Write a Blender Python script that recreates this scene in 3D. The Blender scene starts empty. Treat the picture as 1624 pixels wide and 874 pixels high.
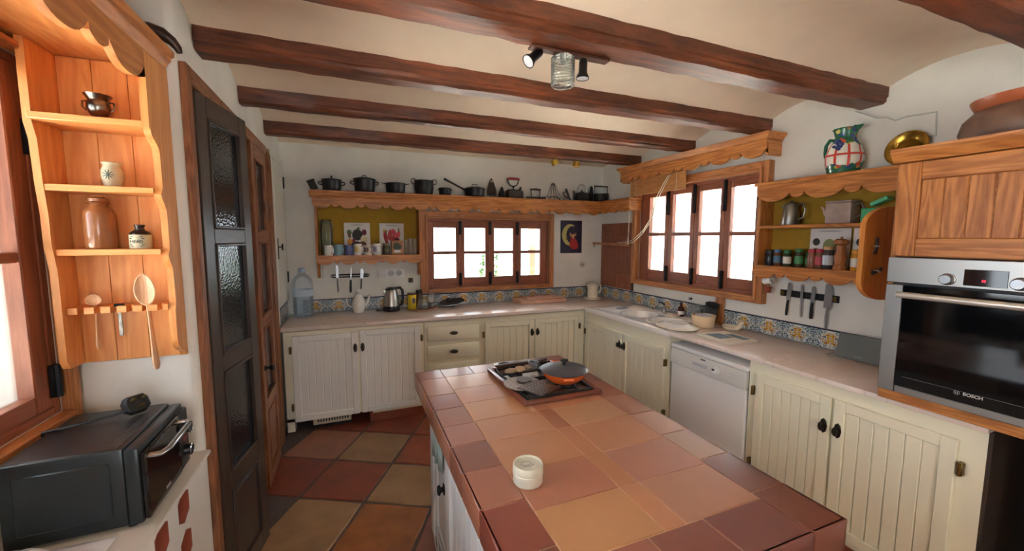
import bpy, bmesh, math, random
from mathutils import Vector, Matrix

random.seed(7)
SC = bpy.context.scene
COL = SC.collection
PI = math.pi

# ------------------------------------------------------------------ camera
def setup_camera():
    yaw, pit, rol = [math.radians(v) for v in (21.8726, 5.4488, 0.1126)]
    fwd = Vector((math.sin(yaw)*math.cos(pit), math.cos(yaw)*math.cos(pit), -math.sin(pit)))
    right = Vector((math.cos(yaw), -math.sin(yaw), 0))
    up = right.cross(fwd)
    r = right*math.cos(rol) + up*math.sin(rol)
    u = -right*math.sin(rol) + up*math.cos(rol)
    cd = bpy.data.cameras.new('camera')
    cd.sensor_width = 36.0
    cd.lens = 632.63*36.0/1624.0
    cd.clip_start = 0.02
    co = bpy.data.objects.new('camera', cd)
    m = Matrix((( r.x, u.x, -fwd.x, 0), (r.y, u.y, -fwd.y, 0), (r.z, u.z, -fwd.z, 1.63), (0, 0, 0, 1)))
    co.matrix_world = m
    COL.objects.link(co)
    SC.camera = co
setup_camera()

# ------------------------------------------------------------------ world, light, exposure
W_STRENGTH = 8.5
def setup_world():
    w = bpy.data.worlds.new('world')
    SC.world = w
    w.use_nodes = True
    nt = w.node_tree
    bg = nt.nodes['Background']
    bg.inputs['Color'].default_value = (0.86, 0.93, 1.0, 1)
    bg.inputs['Strength'].default_value = W_STRENGTH
setup_world()
def setup_sun():
    s = bpy.data.lights.new('sun', 'SUN'); s.energy = 100.0; s.angle = 0.009; s.color = (1.0, 0.965, 0.91)
    o = bpy.data.objects.new('sun', s)
    o.rotation_euler = Vector((-0.22, 0.42, -0.88)).to_track_quat('-Z', 'Y').to_euler()
    o.location = (3, -4, 8)
    COL.objects.link(o)
setup_sun()
SC.view_settings.view_transform = 'Standard'
SC.view_settings.look = 'None'
SC.view_settings.gamma = 1.0
SC.view_settings.exposure = 0.1
SC.view_settings.use_curve_mapping = False
SC.cycles.max_bounces = 10
SC.cycles.diffuse_bounces = 6
SC.cycles.glossy_bounces = 4
SC.cycles.transmission_bounces = 8
SC.cycles.transparent_max_bounces = 12
SC.cycles.caustics_reflective = False
SC.cycles.caustics_refractive = False
SC.cycles.sample_clamp_indirect = 25.0
SC.cycles.use_denoising = True

def portal(name, loc, rot, sx, sy):
    l = bpy.data.lights.new(name, 'AREA')
    l.shape = 'RECTANGLE'; l.size = sx; l.size_y = sy
    l.cycles.is_portal = True
    o = bpy.data.objects.new(name, l)
    o.location = loc; o.rotation_euler = rot
    COL.objects.link(o)

# room dimensions (metres)
YB, XR, XL = 4.184, 2.8726, -0.575
ZC = 0.912
XN = -0.95          # window wall of the left niche
YN = 1.867          # end wall of the niche
YREAR = -2.4
portal('daylight_portal_back', (1.43, YB+0.30, 1.46), (PI/2*-1, 0, 0), 1.5, 0.85)
portal('daylight_portal_right', (XR+0.30, 2.79, 1.66), (0, PI/2, 0), 1.0, 1.5)
portal('daylight_portal_left', (XN-0.28, 1.05, 1.58), (0, -PI/2, 0), 1.25, 1.7)
portal('fill_portal_rear', (0.2, YREAR-0.2, 1.45), (PI/2, 0, 0), 1.0, 1.4)  # serves the added rear opening that lets in fill light

# ------------------------------------------------------------------ mesh helpers
class MB:
    def __init__(s):
        s.bm = bmesh.new(); s.mi = 0
    def _new(s, before):
        fs = [f for f in s.bm.faces if f not in before]
        for f in fs: f.material_index = s.mi
    def box(s, x0, x1, y0, y1, z0, z1, bev=0.0, seg=1, M=None):
        x0, x1 = min(x0, x1), max(x0, x1); y0, y1 = min(y0, y1), max(y0, y1); z0, z1 = min(z0, z1), max(z0, z1)
        v = [s.bm.verts.new(p) for p in ((x0,y0,z0),(x1,y0,z0),(x1,y1,z0),(x0,y1,z0),(x0,y0,z1),(x1,y0,z1),(x1,y1,z1),(x0,y1,z1))]
        fs = [s.bm.faces.new([v[i] for i in q]) for q in ((3,2,1,0),(4,5,6,7),(0,1,5,4),(1,2,6,5),(2,3,7,6),(3,0,4,7))]
        for f in fs: f.material_index = s.mi
        if M is not None:
            for q in v: q.co = M @ q.co
        if bev > 0:
            es = list({e for f in fs for e in f.edges})
            r = bmesh.ops.bevel(s.bm, geom=es, offset=bev, segments=seg, profile=0.5, affect='EDGES', clamp_overlap=True)
            for f in r['faces']: f.material_index = s.mi
        return s
    def ring(s, pts):
        return [s.bm.verts.new(p) for p in pts]
    def skin(s, rings, closed_u=True, cap=True):
        n = len(rings[0])
        for a, b in zip(rings[:-1], rings[1:]):
            for i in range(n if closed_u else n-1):
                j = (i+1) % n
                try:
                    f = s.bm.faces.new((a[i], a[j], b[j], b[i])); f.material_index = s.mi; f.smooth = True
                except ValueError: pass
        if cap:
            for r, rev in ((rings[0], True), (rings[-1], False)):
                try:
                    f = s.bm.faces.new(r[::-1] if rev else r); f.material_index = s.mi
                except ValueError: pass
        return s
    def lathe(s, prof, c=(0,0,0), n=24, M=None, sx=1.0, sy=1.0, cap=True):
        rings = []
        for r, z in prof:
            r = max(r, 1e-4)
            pts = [Vector((c[0]+r*sx*math.cos(2*PI*i/n), c[1]+r*sy*math.sin(2*PI*i/n), c[2]+z)) for i in range(n)]
            if M is not None: pts = [M @ p for p in pts]
            rings.append(s.ring(pts))
        return s.skin(rings, True, cap)
    def tube(s, path, r, n=8, cap=True, flat=1.0):
        path = [Vector(p) for p in path]
        m = len(path)
        rad = r if isinstance(r, (list, tuple)) else [r]*m
        rings = []
        t0 = (path[1]-path[0]).normalized()
        ref = Vector((0,0,1)) if abs(t0.z) < 0.9 else Vector((1,0,0))
        nrm = t0.cross(ref).normalized()
        for i in range(m):
            t = (path[min(i+1, m-1)] - path[max(i-1, 0)])
            if t.length < 1e-9: t = t0
            t.normalize()
            nrm = (nrm - t*nrm.dot(t))
            if nrm.length < 1e-6: nrm = t.orthogonal()
            nrm.normalize()
            b = t.cross(nrm)
            rings.append(s.ring([path[i] + (nrm*math.cos(2*PI*k/n) + b*flat*math.sin(2*PI*k/n))*rad[i] for k in range(n)]))
        return s.skin(rings, True, cap)
    def prism(s, poly, axis, a, b, bev=0.0):
        """poly: list of 2-D points in the two other axes (x:(y,z) y:(x,z) z:(x,y)), extruded a..b along axis"""
        def P(u, v, w):
            return {'x': (w, u, v), 'y': (u, w, v), 'z': (u, v, w)}[axis]
        A = s.ring([P(u, v, a) for u, v in poly]); B = s.ring([P(u, v, b) for u, v in poly])
        n = len(poly); fs = []
        fs.append(s.bm.faces.new(A)); fs.append(s.bm.faces.new(B[::-1]))
        for i in range(n):
            j = (i+1) % n
            fs.append(s.bm.faces.new((A[i], B[i], B[j], A[j])))
        for f in fs: f.material_index = s.mi
        bmesh.ops.recalc_face_normals(s.bm, faces=fs)
        if bev > 0:
            es = list(set(fs[0].edges) | set(fs[1].edges))
            r = bmesh.ops.bevel(s.bm, geom=es, offset=bev, segments=1, profile=0.5, affect='EDGES', clamp_overlap=True)
            for f in r['faces']: f.material_index = s.mi
        return s
    def xf(s, M):
        for v in s.bm.verts: v.co = M @ v.co
        return s
    def mesh(s, name, mats, smooth=True, ang=38):
        bm = s.bm
        bmesh.ops.recalc_face_normals(bm, faces=bm.faces)
        if smooth:
            lim = math.radians(ang)
            for f in bm.faces: f.smooth = True
            for e in bm.edges:
                if len(e.link_faces) == 2 and e.calc_face_angle(0) > lim: e.smooth = False
        me = bpy.data.meshes.new(name)
        bm.to_mesh(me); bm.free()
        for m in (mats if isinstance(mats, (list, tuple)) else [mats]): me.materials.append(m)
        return me
    def build(s, name, mats, parent=None, loc=None, rot=None, world=False, smooth=True, ang=38):
        o = bpy.data.objects.new(name, s.mesh(name, mats, smooth, ang))
        COL.objects.link(o)
        if loc is not None: o.location = loc
        if rot is not None: o.rotation_euler = rot
        if parent is not None:
            o.parent = parent
            if world and parent.type == 'EMPTY':
                o.matrix_parent_inverse = parent.matrix_basis.inverted()
        return o

def tag(o, label=None, cat=None, group=None, kind=None):
    if label: o['label'] = label
    if cat: o['category'] = cat
    if group: o['group'] = group
    if kind: o['kind'] = kind
    return o
def thing(name, label, cat, loc=(0,0,0), rz=0.0, group=None, kind=None):
    o = bpy.data.objects.new(name, None)
    o.empty_display_size = 0.05
    o.location = loc; o.rotation_euler = (0, 0, rz)
    COL.objects.link(o)
    return tag(o, label, cat, group, kind)
def copy_obj(src, parent=None, loc=None):
    c = src.copy(); COL.objects.link(c)
    if parent is not None: c.parent = parent
    if loc is not None: c.location = loc
    return c
def T(x, y, z): return Matrix.Translation((x, y, z))
def RZ(a): return Matrix.Rotation(a, 4, 'Z')
def RX(a): return Matrix.Rotation(a, 4, 'X')
def RY(a): return Matrix.Rotation(a, 4, 'Y')

def scallop(length, z_top, z_bot, cusp=0.035, wide=0.17, narrow=0.055, n=9):
    """outline (s, z) of a board hanging from z_top with bracket scallops along its lower edge"""
    k = max(1, round((length + narrow) / (wide + narrow)))
    sc_ = length / (k*wide + (k-1)*narrow)
    pts = [(0, z_top), (0, z_bot+cusp*0.4)]
    s = 0.0
    for i in range(2*k-1):
        w = (wide if i % 2 == 0 else narrow)*sc_
        h = cusp if i % 2 == 0 else cusp*0.62
        zb = z_bot if i % 2 == 0 else z_bot + cusp*0.30
        for j in range(n+1):
            t = j/n
            if i % 2 == 0:
                d = abs(2*t-1)**2.6
            else:
                d = abs(2*t-1)**2.0
            z = zb + (z_bot + h - zb)*d
            pts.append((s + w*t, z))
        s += w
    pts.append((length, z_bot+cusp*0.4)); pts.append((length, z_top))
    out = [pts[0]]
    for p in pts[1:]:
        if abs(p[0]-out[-1][0]) + abs(p[1]-out[-1][1]) > 1e-5: out.append(p)
    return out

# ------------------------------------------------------------------ materials
MATS = {}
def srgb(r, g, b):
    f = lambda c: (c/255/12.92) if c/255 <= 0.04045 else ((c/255+0.055)/1.055)**2.4
    return (f(r), f(g), f(b), 1)
def new_mat(name):
    m = bpy.data.materials.new(name); m.use_nodes = True
    nt = m.node_tree
    return m, nt, nt.nodes['Principled BSDF']
def N(nt, t, **kw):
    n = nt.nodes.new(t)
    for k, v in kw.items(): setattr(n, k, v)
    return n
def plain(name, col, rough=0.5, metal=0.0, bump=0.0, bscale=40, var=0.0, spec=None, coat=0.0):
    if name in MATS: return MATS[name]
    m, nt, p = new_mat(name)
    p.inputs['Base Color'].default_value = col
    p.inputs['Roughness'].default_value = rough
    p.inputs['Metallic'].default_value = metal
    if spec is not None: p.inputs['Specular IOR Level'].default_value = spec
    if coat: p.inputs['Coat Weight'].default_value = coat
    if bump or var:
        tc = N(nt, 'ShaderNodeTexCoord'); nz = N(nt, 'ShaderNodeTexNoise')
        nz.inputs['Scale'].default_value = bscale; nz.inputs['Detail'].default_value = 5
        nt.links.new(tc.outputs['Object'], nz.inputs['Vector'])
        if bump:
            b = N(nt, 'ShaderNodeBump'); b.inputs['Strength'].default_value = bump; b.inputs['Distance'].default_value = 0.01
            nt.links.new(nz.outputs['Fac'], b.inputs['Height']); nt.links.new(b.outputs['Normal'], p.inputs['Normal'])
        if var:
            mx = N(nt, 'ShaderNodeMixRGB'); mx.inputs[1].default_value = col
            mx.inputs[2].default_value = tuple(c*(1-var) for c in col[:3]) + (1,)
            rp = N(nt, 'ShaderNodeValToRGB'); rp.color_ramp.elements[0].position = 0.35; rp.color_ramp.elements[1].position = 0.7
            nt.links.new(nz.outputs['Fac'], rp.inputs['Fac'])
            nt.links.new(rp.outputs['Color'], mx.inputs[0]); nt.links.new(mx.outputs[0], p.inputs['Base Color'])
    MATS[name] = m
    return m
def wood(name, light, dark, axis='x', scale=1.0, rough=0.45, ring=0.5, bump=0.08):
    """procedural timber with the grain running along one axis of the object"""
    key = name + '_' + axis
    if key in MATS: return MATS[key]
    m, nt, p = new_mat(key)
    tc = N(nt, 'ShaderNodeTexCoord'); mp = N(nt, 'ShaderNodeMapping')
    oi = N(nt, 'ShaderNodeObjectInfo')
    ad = N(nt, 'ShaderNodeVectorMath', operation='ADD')
    cm = N(nt, 'ShaderNodeCombineXYZ')
    mu = N(nt, 'ShaderNodeMath', operation='MULTIPLY'); mu.inputs[1].default_value = 13.7
    nt.links.new(oi.outputs['Random'], mu.inputs[0])
    for k in range(3): nt.links.new(mu.outputs[0], cm.inputs[k])
    nt.links.new(tc.outputs['Object'], ad.inputs[0]); nt.links.new(cm.outputs[0], ad.inputs[1])
    sc = [9*scale]*3; sc['xyz'.index(axis)] = 0.9*scale
    mp.inputs['Scale'].default_value = sc
    nt.links.new(ad.outputs[0], mp.inputs['Vector'])
    n1 = N(nt, 'ShaderNodeTexNoise'); n1.inputs['Scale'].default_value = 1.6; n1.inputs['Detail'].default_value = 2; n1.inputs['Distortion'].default_value = 0.6
    nt.links.new(mp.outputs[0], n1.inputs['Vector'])
    # growth rings: sine of stretched noise
    m1 = N(nt, 'ShaderNodeMath', operation='MULTIPLY'); m1.inputs[1].default_value = 42
    s1 = N(nt, 'ShaderNodeMath', operation='SINE')
    nt.links.new(n1.outputs['Fac'], m1.inputs[0]); nt.links.new(m1.outputs[0], s1.inputs[0])
    r1 = N(nt, 'ShaderNodeMapRange'); r1.inputs['From Min'].default_value = -1; r1.inputs['From Max'].default_value = 1
    nt.links.new(s1.outputs[0], r1.inputs['Value'])
    n2 = N(nt, 'ShaderNodeTexNoise'); n2.inputs['Scale'].default_value = 9; n2.inputs['Detail'].default_value = 6; n2.inputs['Roughness'].default_value = 0.7
    nt.links.new(mp.outputs[0], n2.inputs['Vector'])
    mx = N(nt, 'ShaderNodeMath', operation='MULTIPLY_ADD')
    mx.inputs[1].default_value = ring*0.55
    nt.links.new(r1.outputs[0], mx.inputs[0])
    s2 = N(nt, 'ShaderNodeMath', operation='MULTIPLY'); s2.inputs[1].default_value = 1-ring*0.55
    nt.links.new(n2.outputs['Fac'], s2.inputs[0]); nt.links.new(s2.outputs[0], mx.inputs[2])
    rp = N(nt, 'ShaderNodeValToRGB')
    rp.color_ramp.elements[0].position = 0.22; rp.color_ramp.elements[0].color = dark
    rp.color_ramp.elements[1].position = 0.72; rp.color_ramp.elements[1].color = light
    nt.links.new(mx.outputs[0], rp.inputs['Fac'])
    nt.links.new(rp.outputs[0], p.inputs['Base Color'])
    p.inputs['Roughness'].default_value = rough
    b = N(nt, 'ShaderNodeBump'); b.inputs['Strength'].default_value = bump; b.inputs['Distance'].default_value = 0.004
    nt.links.new(mx.outputs[0], b.inputs['Height']); nt.links.new(b.outputs['Normal'], p.inputs['Normal'])
    MATS[key] = m
    return m
def tile_mat(name, cols, rough=0.35, mott=0.35, bump=0.15, nscale=6, own=False):
    """each tile object takes one of the colours (Object Info random), mottled"""
    if name in MATS: return MATS[name]
    m, nt, p = new_mat(name)
    oi = N(nt, 'ShaderNodeObjectInfo'); rp = N(nt, 'ShaderNodeValToRGB'); rp.color_ramp.interpolation = 'CONSTANT'
    el = rp.color_ramp.elements
    el[0].position = 0; el[0].color = cols[0]; el[1].position = 1/len(cols); el[1].color = cols[1]
    for i in range(2, len(cols)):
        e = el.new(i/len(cols)); e.color = cols[i]
    nt.links.new(oi.outputs['Random'], rp.inputs['Fac'])
    base = oi.outputs['Color'] if own else rp.outputs['Color']
    if own: p.inputs['Coat Weight'].default_value = 0.5; p.inputs['Coat Roughness'].default_value = 0.16
    tc = N(nt, 'ShaderNodeTexCoord')
    cm = N(nt, 'ShaderNodeVectorMath', operation='ADD')
    mu = N(nt, 'ShaderNodeMath', operation='MULTIPLY'); mu.inputs[1].default_value = 31
    nt.links.new(oi.outputs['Random'], mu.inputs[0])
    nt.links.new(tc.outputs['Object'], cm.inputs[0]); nt.links.new(mu.outputs[0], cm.inputs[1])
    nz = N(nt, 'ShaderNodeTexNoise'); nz.inputs['Scale'].default_value = nscale; nz.inputs['Detail'].default_value = 6; nz.inputs['Roughness'].default_value = 0.6
    nt.links.new(cm.outputs[0], nz.inputs['Vector'])
    mr = N(nt, 'ShaderNodeMapRange'); mr.inputs['From Min'].default_value = 0.3; mr.inputs['From Max'].default_value = 0.7
    mr.inputs['To Min'].default_value = 1-mott; mr.inputs['To Max'].default_value = 1+mott*0.6
    nt.links.new(nz.outputs['Fac'], mr.inputs['Value'])
    mx = N(nt, 'ShaderNodeVectorMath', operation='SCALE')
    nt.links.new(base, mx.inputs[0]); nt.links.new(mr.outputs[0], mx.inputs['Scale'])
    nt.links.new(mx.outputs[0], p.inputs['Base Color'])
    n2 = N(nt, 'ShaderNodeTexNoise'); n2.inputs['Scale'].default_value = 35; n2.inputs['Detail'].default_value = 4
    nt.links.new(tc.outputs['Object'], n2.inputs['Vector'])
    rr = N(nt, 'ShaderNodeMapRange'); rr.inputs['To Min'].default_value = rough-0.12; rr.inputs['To Max'].default_value = rough+0.15
    nt.links.new(nz.outputs['Fac'], rr.inputs['Value']); nt.links.new(rr.outputs[0], p.inputs['Roughness'])
    b = N(nt, 'ShaderNodeBump'); b.inputs['Strength'].default_value = bump; b.inputs['Distance'].default_value = 0.003
    nt.links.new(n2.outputs['Fac'], b.inputs['Height']); nt.links.new(b.outputs['Normal'], p.inputs['Normal'])
    MATS[name] = m
    return m
def glass(name, tint=(1,1,1,1), rough=0.02, refl=1.0, density=0.0):
    """thin pane: transparent body with a fresnel reflection"""
    if name in MATS: return MATS[name]
    m, nt, p = new_mat(name)
    nt.nodes.remove(p)
    out = nt.nodes['Material Output']
    tr = N(nt, 'ShaderNodeBsdfTransparent'); tr.inputs['Color'].default_value = tint
    gl = N(nt, 'ShaderNodeBsdfGlossy'); gl.inputs['Roughness'].default_value = rough
    lw = N(nt, 'ShaderNodeFresnel'); lw.inputs['IOR'].default_value = 1.45
    mu = N(nt, 'ShaderNodeMath', operation='MULTIPLY'); mu.inputs[1].default_value = refl
    mx = N(nt, 'ShaderNodeMixShader')
    nt.links.new(lw.outputs[0], mu.inputs[0]); nt.links.new(mu.outputs[0], mx.inputs[0])
    nt.links.new(tr.outputs[0], mx.inputs[1]); nt.links.new(gl.outputs[0], mx.inputs[2])
    last = mx
    if density > 0:
        df = N(nt, 'ShaderNodeBsdfDiffuse'); df.inputs['Color'].default_value = tint
        m2 = N(nt, 'ShaderNodeMixShader'); m2.inputs[0].default_value = density
        nt.links.new(mx.outputs[0], m2.inputs[1]); nt.links.new(df.outputs[0], m2.inputs[2]); last = m2
    nt.links.new(last.outputs[0], out.inputs['Surface'])
    MATS[name] = m
    return m

def plaster():
    m, nt, p = new_mat('plaster')
    tc = N(nt, 'ShaderNodeTexCoord')
    n1 = N(nt, 'ShaderNodeTexNoise'); n1.inputs['Scale'].default_value = 3.0; n1.inputs['Detail'].default_value = 6
    n2 = N(nt, 'ShaderNodeTexNoise'); n2.inputs['Scale'].default_value = 11.0; n2.inputs['Detail'].default_value = 8; n2.inputs['Roughness'].default_value = 0.65
    nt.links.new(tc.outputs['Object'], n1.inputs['Vector']); nt.links.new(tc.outputs['Object'], n2.inputs['Vector'])
    rp = N(nt, 'ShaderNodeValToRGB')
    rp.color_ramp.elements[0].position = 0.3; rp.color_ramp.elements[0].color = srgb(222, 221, 214)
    rp.color_ramp.elements[1].position = 0.7; rp.color_ramp.elements[1].color = srgb(236, 236, 231)
    nt.links.new(n1.outputs['Fac'], rp.inputs['Fac']); nt.links.new(rp.outputs[0], p.inputs['Base Color'])
    p.inputs['Roughness'].default_value = 0.9
    b = N(nt, 'ShaderNodeBump'); b.inputs['Strength'].default_value = 0.25; b.inputs['Distance'].default_value = 0.012
    nt.links.new(n2.outputs['Fac'], b.inputs['Height']); nt.links.new(b.outputs['Normal'], p.inputs['Normal'])
    return m
PLASTER = plaster()
CEILM = plain('ceiling_plaster', srgb(238, 222, 202), 0.9, bump=0.12, bscale=6, var=0.05)
OCHRE = plain('ochre_paint', srgb(176, 140, 40), 0.85, bump=0.1, bscale=15, var=0.12)
PINE = lambda ax: wood('pine', srgb(204, 136, 72), srgb(150, 86, 38), ax, 1.0, 0.42, 0.55)
PALEPINE = lambda ax: wood('pale_pine', srgb(230, 164, 98), srgb(202, 124, 62), ax, 0.8, 0.45, 0.4)
CASING = lambda ax: wood('casing', srgb(198, 134, 82), srgb(152, 92, 50), ax, 1.0, 0.45, 0.5)
REDWOOD = lambda ax: wood('redwood', srgb(160, 96, 68), srgb(118, 66, 44), ax, 1.0, 0.4, 0.35)
def beam_mat():
    m = wood('beam_oak', srgb(138, 78, 49), srgb(66, 35, 24), 'x', 0.55, 0.46, 0.3, 0.45)
    nt = m.node_tree; p = nt.nodes['Principled BSDF']
    src = p.inputs['Base Color'].links[0].from_socket
    tc = N(nt, 'ShaderNodeTexCoord'); mp = N(nt, 'ShaderNodeMapping'); mp.inputs['Scale'].default_value = (1.6, 5, 5)
    nz = N(nt, 'ShaderNodeTexNoise'); nz.inputs['Scale'].default_value = 1.8; nz.inputs['Detail'].default_value = 5; nz.inputs['Roughness'].default_value = 0.65
    nt.links.new(tc.outputs['Object'], mp.inputs['Vector']); nt.links.new(mp.outputs[0], nz.inputs['Vector'])
    rp = N(nt, 'ShaderNodeValToRGB'); rp.color_ramp.elements[0].position = 0.36; rp.color_ramp.elements[0].color = (0.36, 0.32, 0.30, 1); rp.color_ramp.elements[1].position = 0.62; rp.color_ramp.elements[1].color = (1.1, 1.05, 1.0, 1)
    nt.links.new(nz.outputs['Fac'], rp.inputs['Fac'])
    mx = N(nt, 'ShaderNodeMixRGB', blend_type='MULTIPLY'); mx.inputs[0].default_value = 0.85
    nt.links.new(src, mx.inputs[1]); nt.links.new(rp.outputs[0], mx.inputs[2]); nt.links.new(mx.outputs[0], p.inputs['Base Color'])
    return m
BEAMM = beam_mat()
BEAMW = lambda ax: BEAMM
DARKW = lambda ax: wood('dark_door', srgb(74, 60, 52), srgb(48, 39, 34), ax, 1.0, 0.35, 0.3)
BROWNW = lambda ax: wood('brown_door', srgb(160, 106, 70), srgb(104, 60, 38), ax, 1.2, 0.45, 0.5)
CREAM = plain('cream_paint', srgb(234, 229, 207), 0.45, bump=0.04, bscale=30)
BLACKIRON = plain('black_iron', srgb(38, 37, 38), 0.5, 0.6, bump=0.15, bscale=60)
CASTIRON = plain('cast_iron', srgb(44, 43, 44), 0.42, 0.35, bump=0.06, bscale=80)
BRONZE = plain('dark_bronze', srgb(58, 50, 40), 0.4, 0.7)
STEEL = plain('steel', srgb(170, 172, 176), 0.34, 0.9)
BRUSHED = plain('brushed_steel', srgb(176, 174, 170), 0.36, 1.0, bump=0.02, bscale=200)
CHROME = plain('chrome', srgb(225, 225, 225), 0.12, 1.0)
BLACKP = plain('black_plastic', srgb(24, 24, 26), 0.35)
WHITEP = plain('white_enamel', srgb(236, 236, 236), 0.3)
WHITEC = plain('white_ceramic', srgb(238, 236, 232), 0.15, coat=0.3)
CLEAR = glass('clear_glass', (0.99, 0.995, 0.99, 1), 0.03, 0.45, 0.08)
WINGLASS = glass('window_glass', (0.97, 0.98, 0.98, 1), 0.0, 0.8)
def marble():
    m, nt, p = new_mat('marble_worktop')
    tc = N(nt, 'ShaderNodeTexCoord')
    n1 = N(nt, 'ShaderNodeTexNoise'); n1.inputs['Scale'].default_value = 2.2; n1.inputs['Detail'].default_value = 8; n1.inputs['Distortion'].default_value = 1.5
    nt.links.new(tc.outputs['Object'], n1.inputs['Vector'])
    rp = N(nt, 'ShaderNodeValToRGB')
    e = rp.color_ramp.elements
    e[0].position = 0.3; e[0].color = srgb(222, 204, 194); e[1].position = 0.75; e[1].color = srgb(236, 224, 217)
    k = e.new(0.5); k.color = srgb(232, 217, 208); k = e.new(0.515); k.color = srgb(214, 196, 188); k = e.new(0.53); k.color = srgb(232, 217, 209)
    nt.links.new(n1.outputs['Fac'], rp.inputs['Fac']); nt.links.new(rp.outputs[0], p.inputs['Base Color'])
    p.inputs['Roughness'].default_value = 0.22
    return m
MARBLE = marble()
# ================================================================== STRUCTURE
def struct(o): o['kind'] = 'structure'; return o
def wall_with_holes(name, axis, p0, p1, u0, u1, z0, z1, holes, mat=None):
    """slab normal to axis between p0..p1; holes = [(ua,ub,za,zb)]"""
    mb = MB()
    us = sorted({u0, u1} | {h[0] for h in holes} | {h[1] for h in holes})
    zs = sorted({z0, z1} | {h[2] for h in holes} | {h[3] for h in holes})
    for a, b in zip(us[:-1], us[1:]):
        for c, d in zip(zs[:-1], zs[1:]):
            um, zm = (a+b)/2, (c+d)/2
            if any(h[0] < um < h[1] and h[2] < zm < h[3] for h in holes): continue
            if axis == 'y': mb.box(a, b, p0, p1, c, d)
            else: mb.box(p0, p1, a, b, c, d)
    bmesh.ops.remove_doubles(mb.bm, verts=mb.bm.verts, dist=1e-5)
    # drop the doubled inner faces where two boxes touch
    seen = {}
    for f in list(mb.bm.faces):
        k = tuple(sorted(v.index for v in f.verts)) if False else tuple(sorted((round(v.co.x,4), round(v.co.y,4), round(v.co.z,4)) for v in f.verts))
        seen.setdefault(k, []).append(f)
    dele = [f for fs in seen.values() if len(fs) > 1 for f in fs]
    bmesh.ops.delete(mb.bm, geom=dele, context='FACES')
    return struct(mb.build(name, mat or PLASTER, smooth=False))

BW = (0.728, 2.133, 1.094, 1.822)       # back window opening x0 x1 z0 z1
RW = (2.10, 3.475, 1.19, 2.12)          # right window opening y0 y1 z0 z1
LW = (0.25, 1.815, 1.03, 2.19)          # left window opening
wall_back = wall_with_holes('wall_back', 'y', YB, YB+0.35, -1.3, XR+0.35, -0.1, 2.75, [BW])
wall_right = wall_with_holes('wall_right', 'x', XR, XR+0.35, YREAR-0.3, YB, -0.1, 2.75, [RW])
# left wall with the pantry doorway, and the thicker jamb towards the niche
DW = (1.945, 3.40, -0.05, 2.215)
wall_left = wall_with_holes('wall_left', 'x', XL-0.10, XL, 1.945, YB, -0.1, 2.75, [DW])
wall_niche = MB().prism([(-1.30, YN), (XL-0.03, YN)] + [(XL-0.03+0.03*math.sin(a*PI/12), YN+0.03-0.03*math.cos(a*PI/12)) for a in range(1, 7)] + [(XL, 1.945), (-1.30, 1.945)], 'z', -0.1, 2.75).build('wall_niche', PLASTER, smooth=False); struct(wall_niche)
wall_window = wall_with_holes('wall_window', 'x', XN-0.32, XN, -0.2, YN, -0.1, 2.75, [LW]); struct(wall_window)
struct(MB().box(XN-0.32, XL, -0.35, -0.2, -0.1, 2.75).build('wall_jamb', PLASTER))
struct(MB().box(XL-0.1, XL, YREAR-0.3, -0.35, -0.1, 2.75).build('wall_left_rear', PLASTER))
wall_rear = wall_with_holes('wall_rear', 'y', YREAR-0.3, YREAR, XL, XR, -0.1, 2.75, [(-0.25, 0.65, 0.80, 2.10)])  # opening behind the camera is unseen, added and sized for fill light
# pantry behind the glazed doors
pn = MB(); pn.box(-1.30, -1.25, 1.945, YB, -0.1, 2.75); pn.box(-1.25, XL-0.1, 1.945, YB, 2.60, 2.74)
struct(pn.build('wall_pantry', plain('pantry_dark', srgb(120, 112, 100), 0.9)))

# ---- ceiling: shallow plaster vaults sprung between the beams
BEAMS = [(0.675, 0.82), (1.392, 1.548), (2.070, 2.195), (2.772, 2.868), (3.490, 3.600)]
mb = MB()
spans = [(YREAR, BEAMS[0][0])] + [(BEAMS[i][1], BEAMS[i+1][0]) for i in range(4)] + [(BEAMS[4][1], YB)]
for k, (ya, yb_) in enumerate(spans):
    n = 10
    rise = 0.075 if 0 < k < 5 else 0.03
    ra, rb = [], []
    for i in range(n+1):
        t = i/n
        y = ya - 0.02 + (yb_-ya+0.04)*t
        z = 2.478 + rise*(1-abs(2*t-1)**2.2)
        ra.append(mb.bm.verts.new((-1.3, y, z))); rb.append(mb.bm.verts.new((XR+0.1, y, z)))
    for i in range(n): mb.bm.faces.new((ra[i], rb[i], rb[i+1], ra[i+1]))
ceil = struct(mb.build('ceiling', CEILM, ang=60))
struct(MB().box(-1.6, XR+0.4, YREAR-0.3, YB+0.35, 2.75, 2.85).build('ceiling_slab', CEILM))

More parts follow.
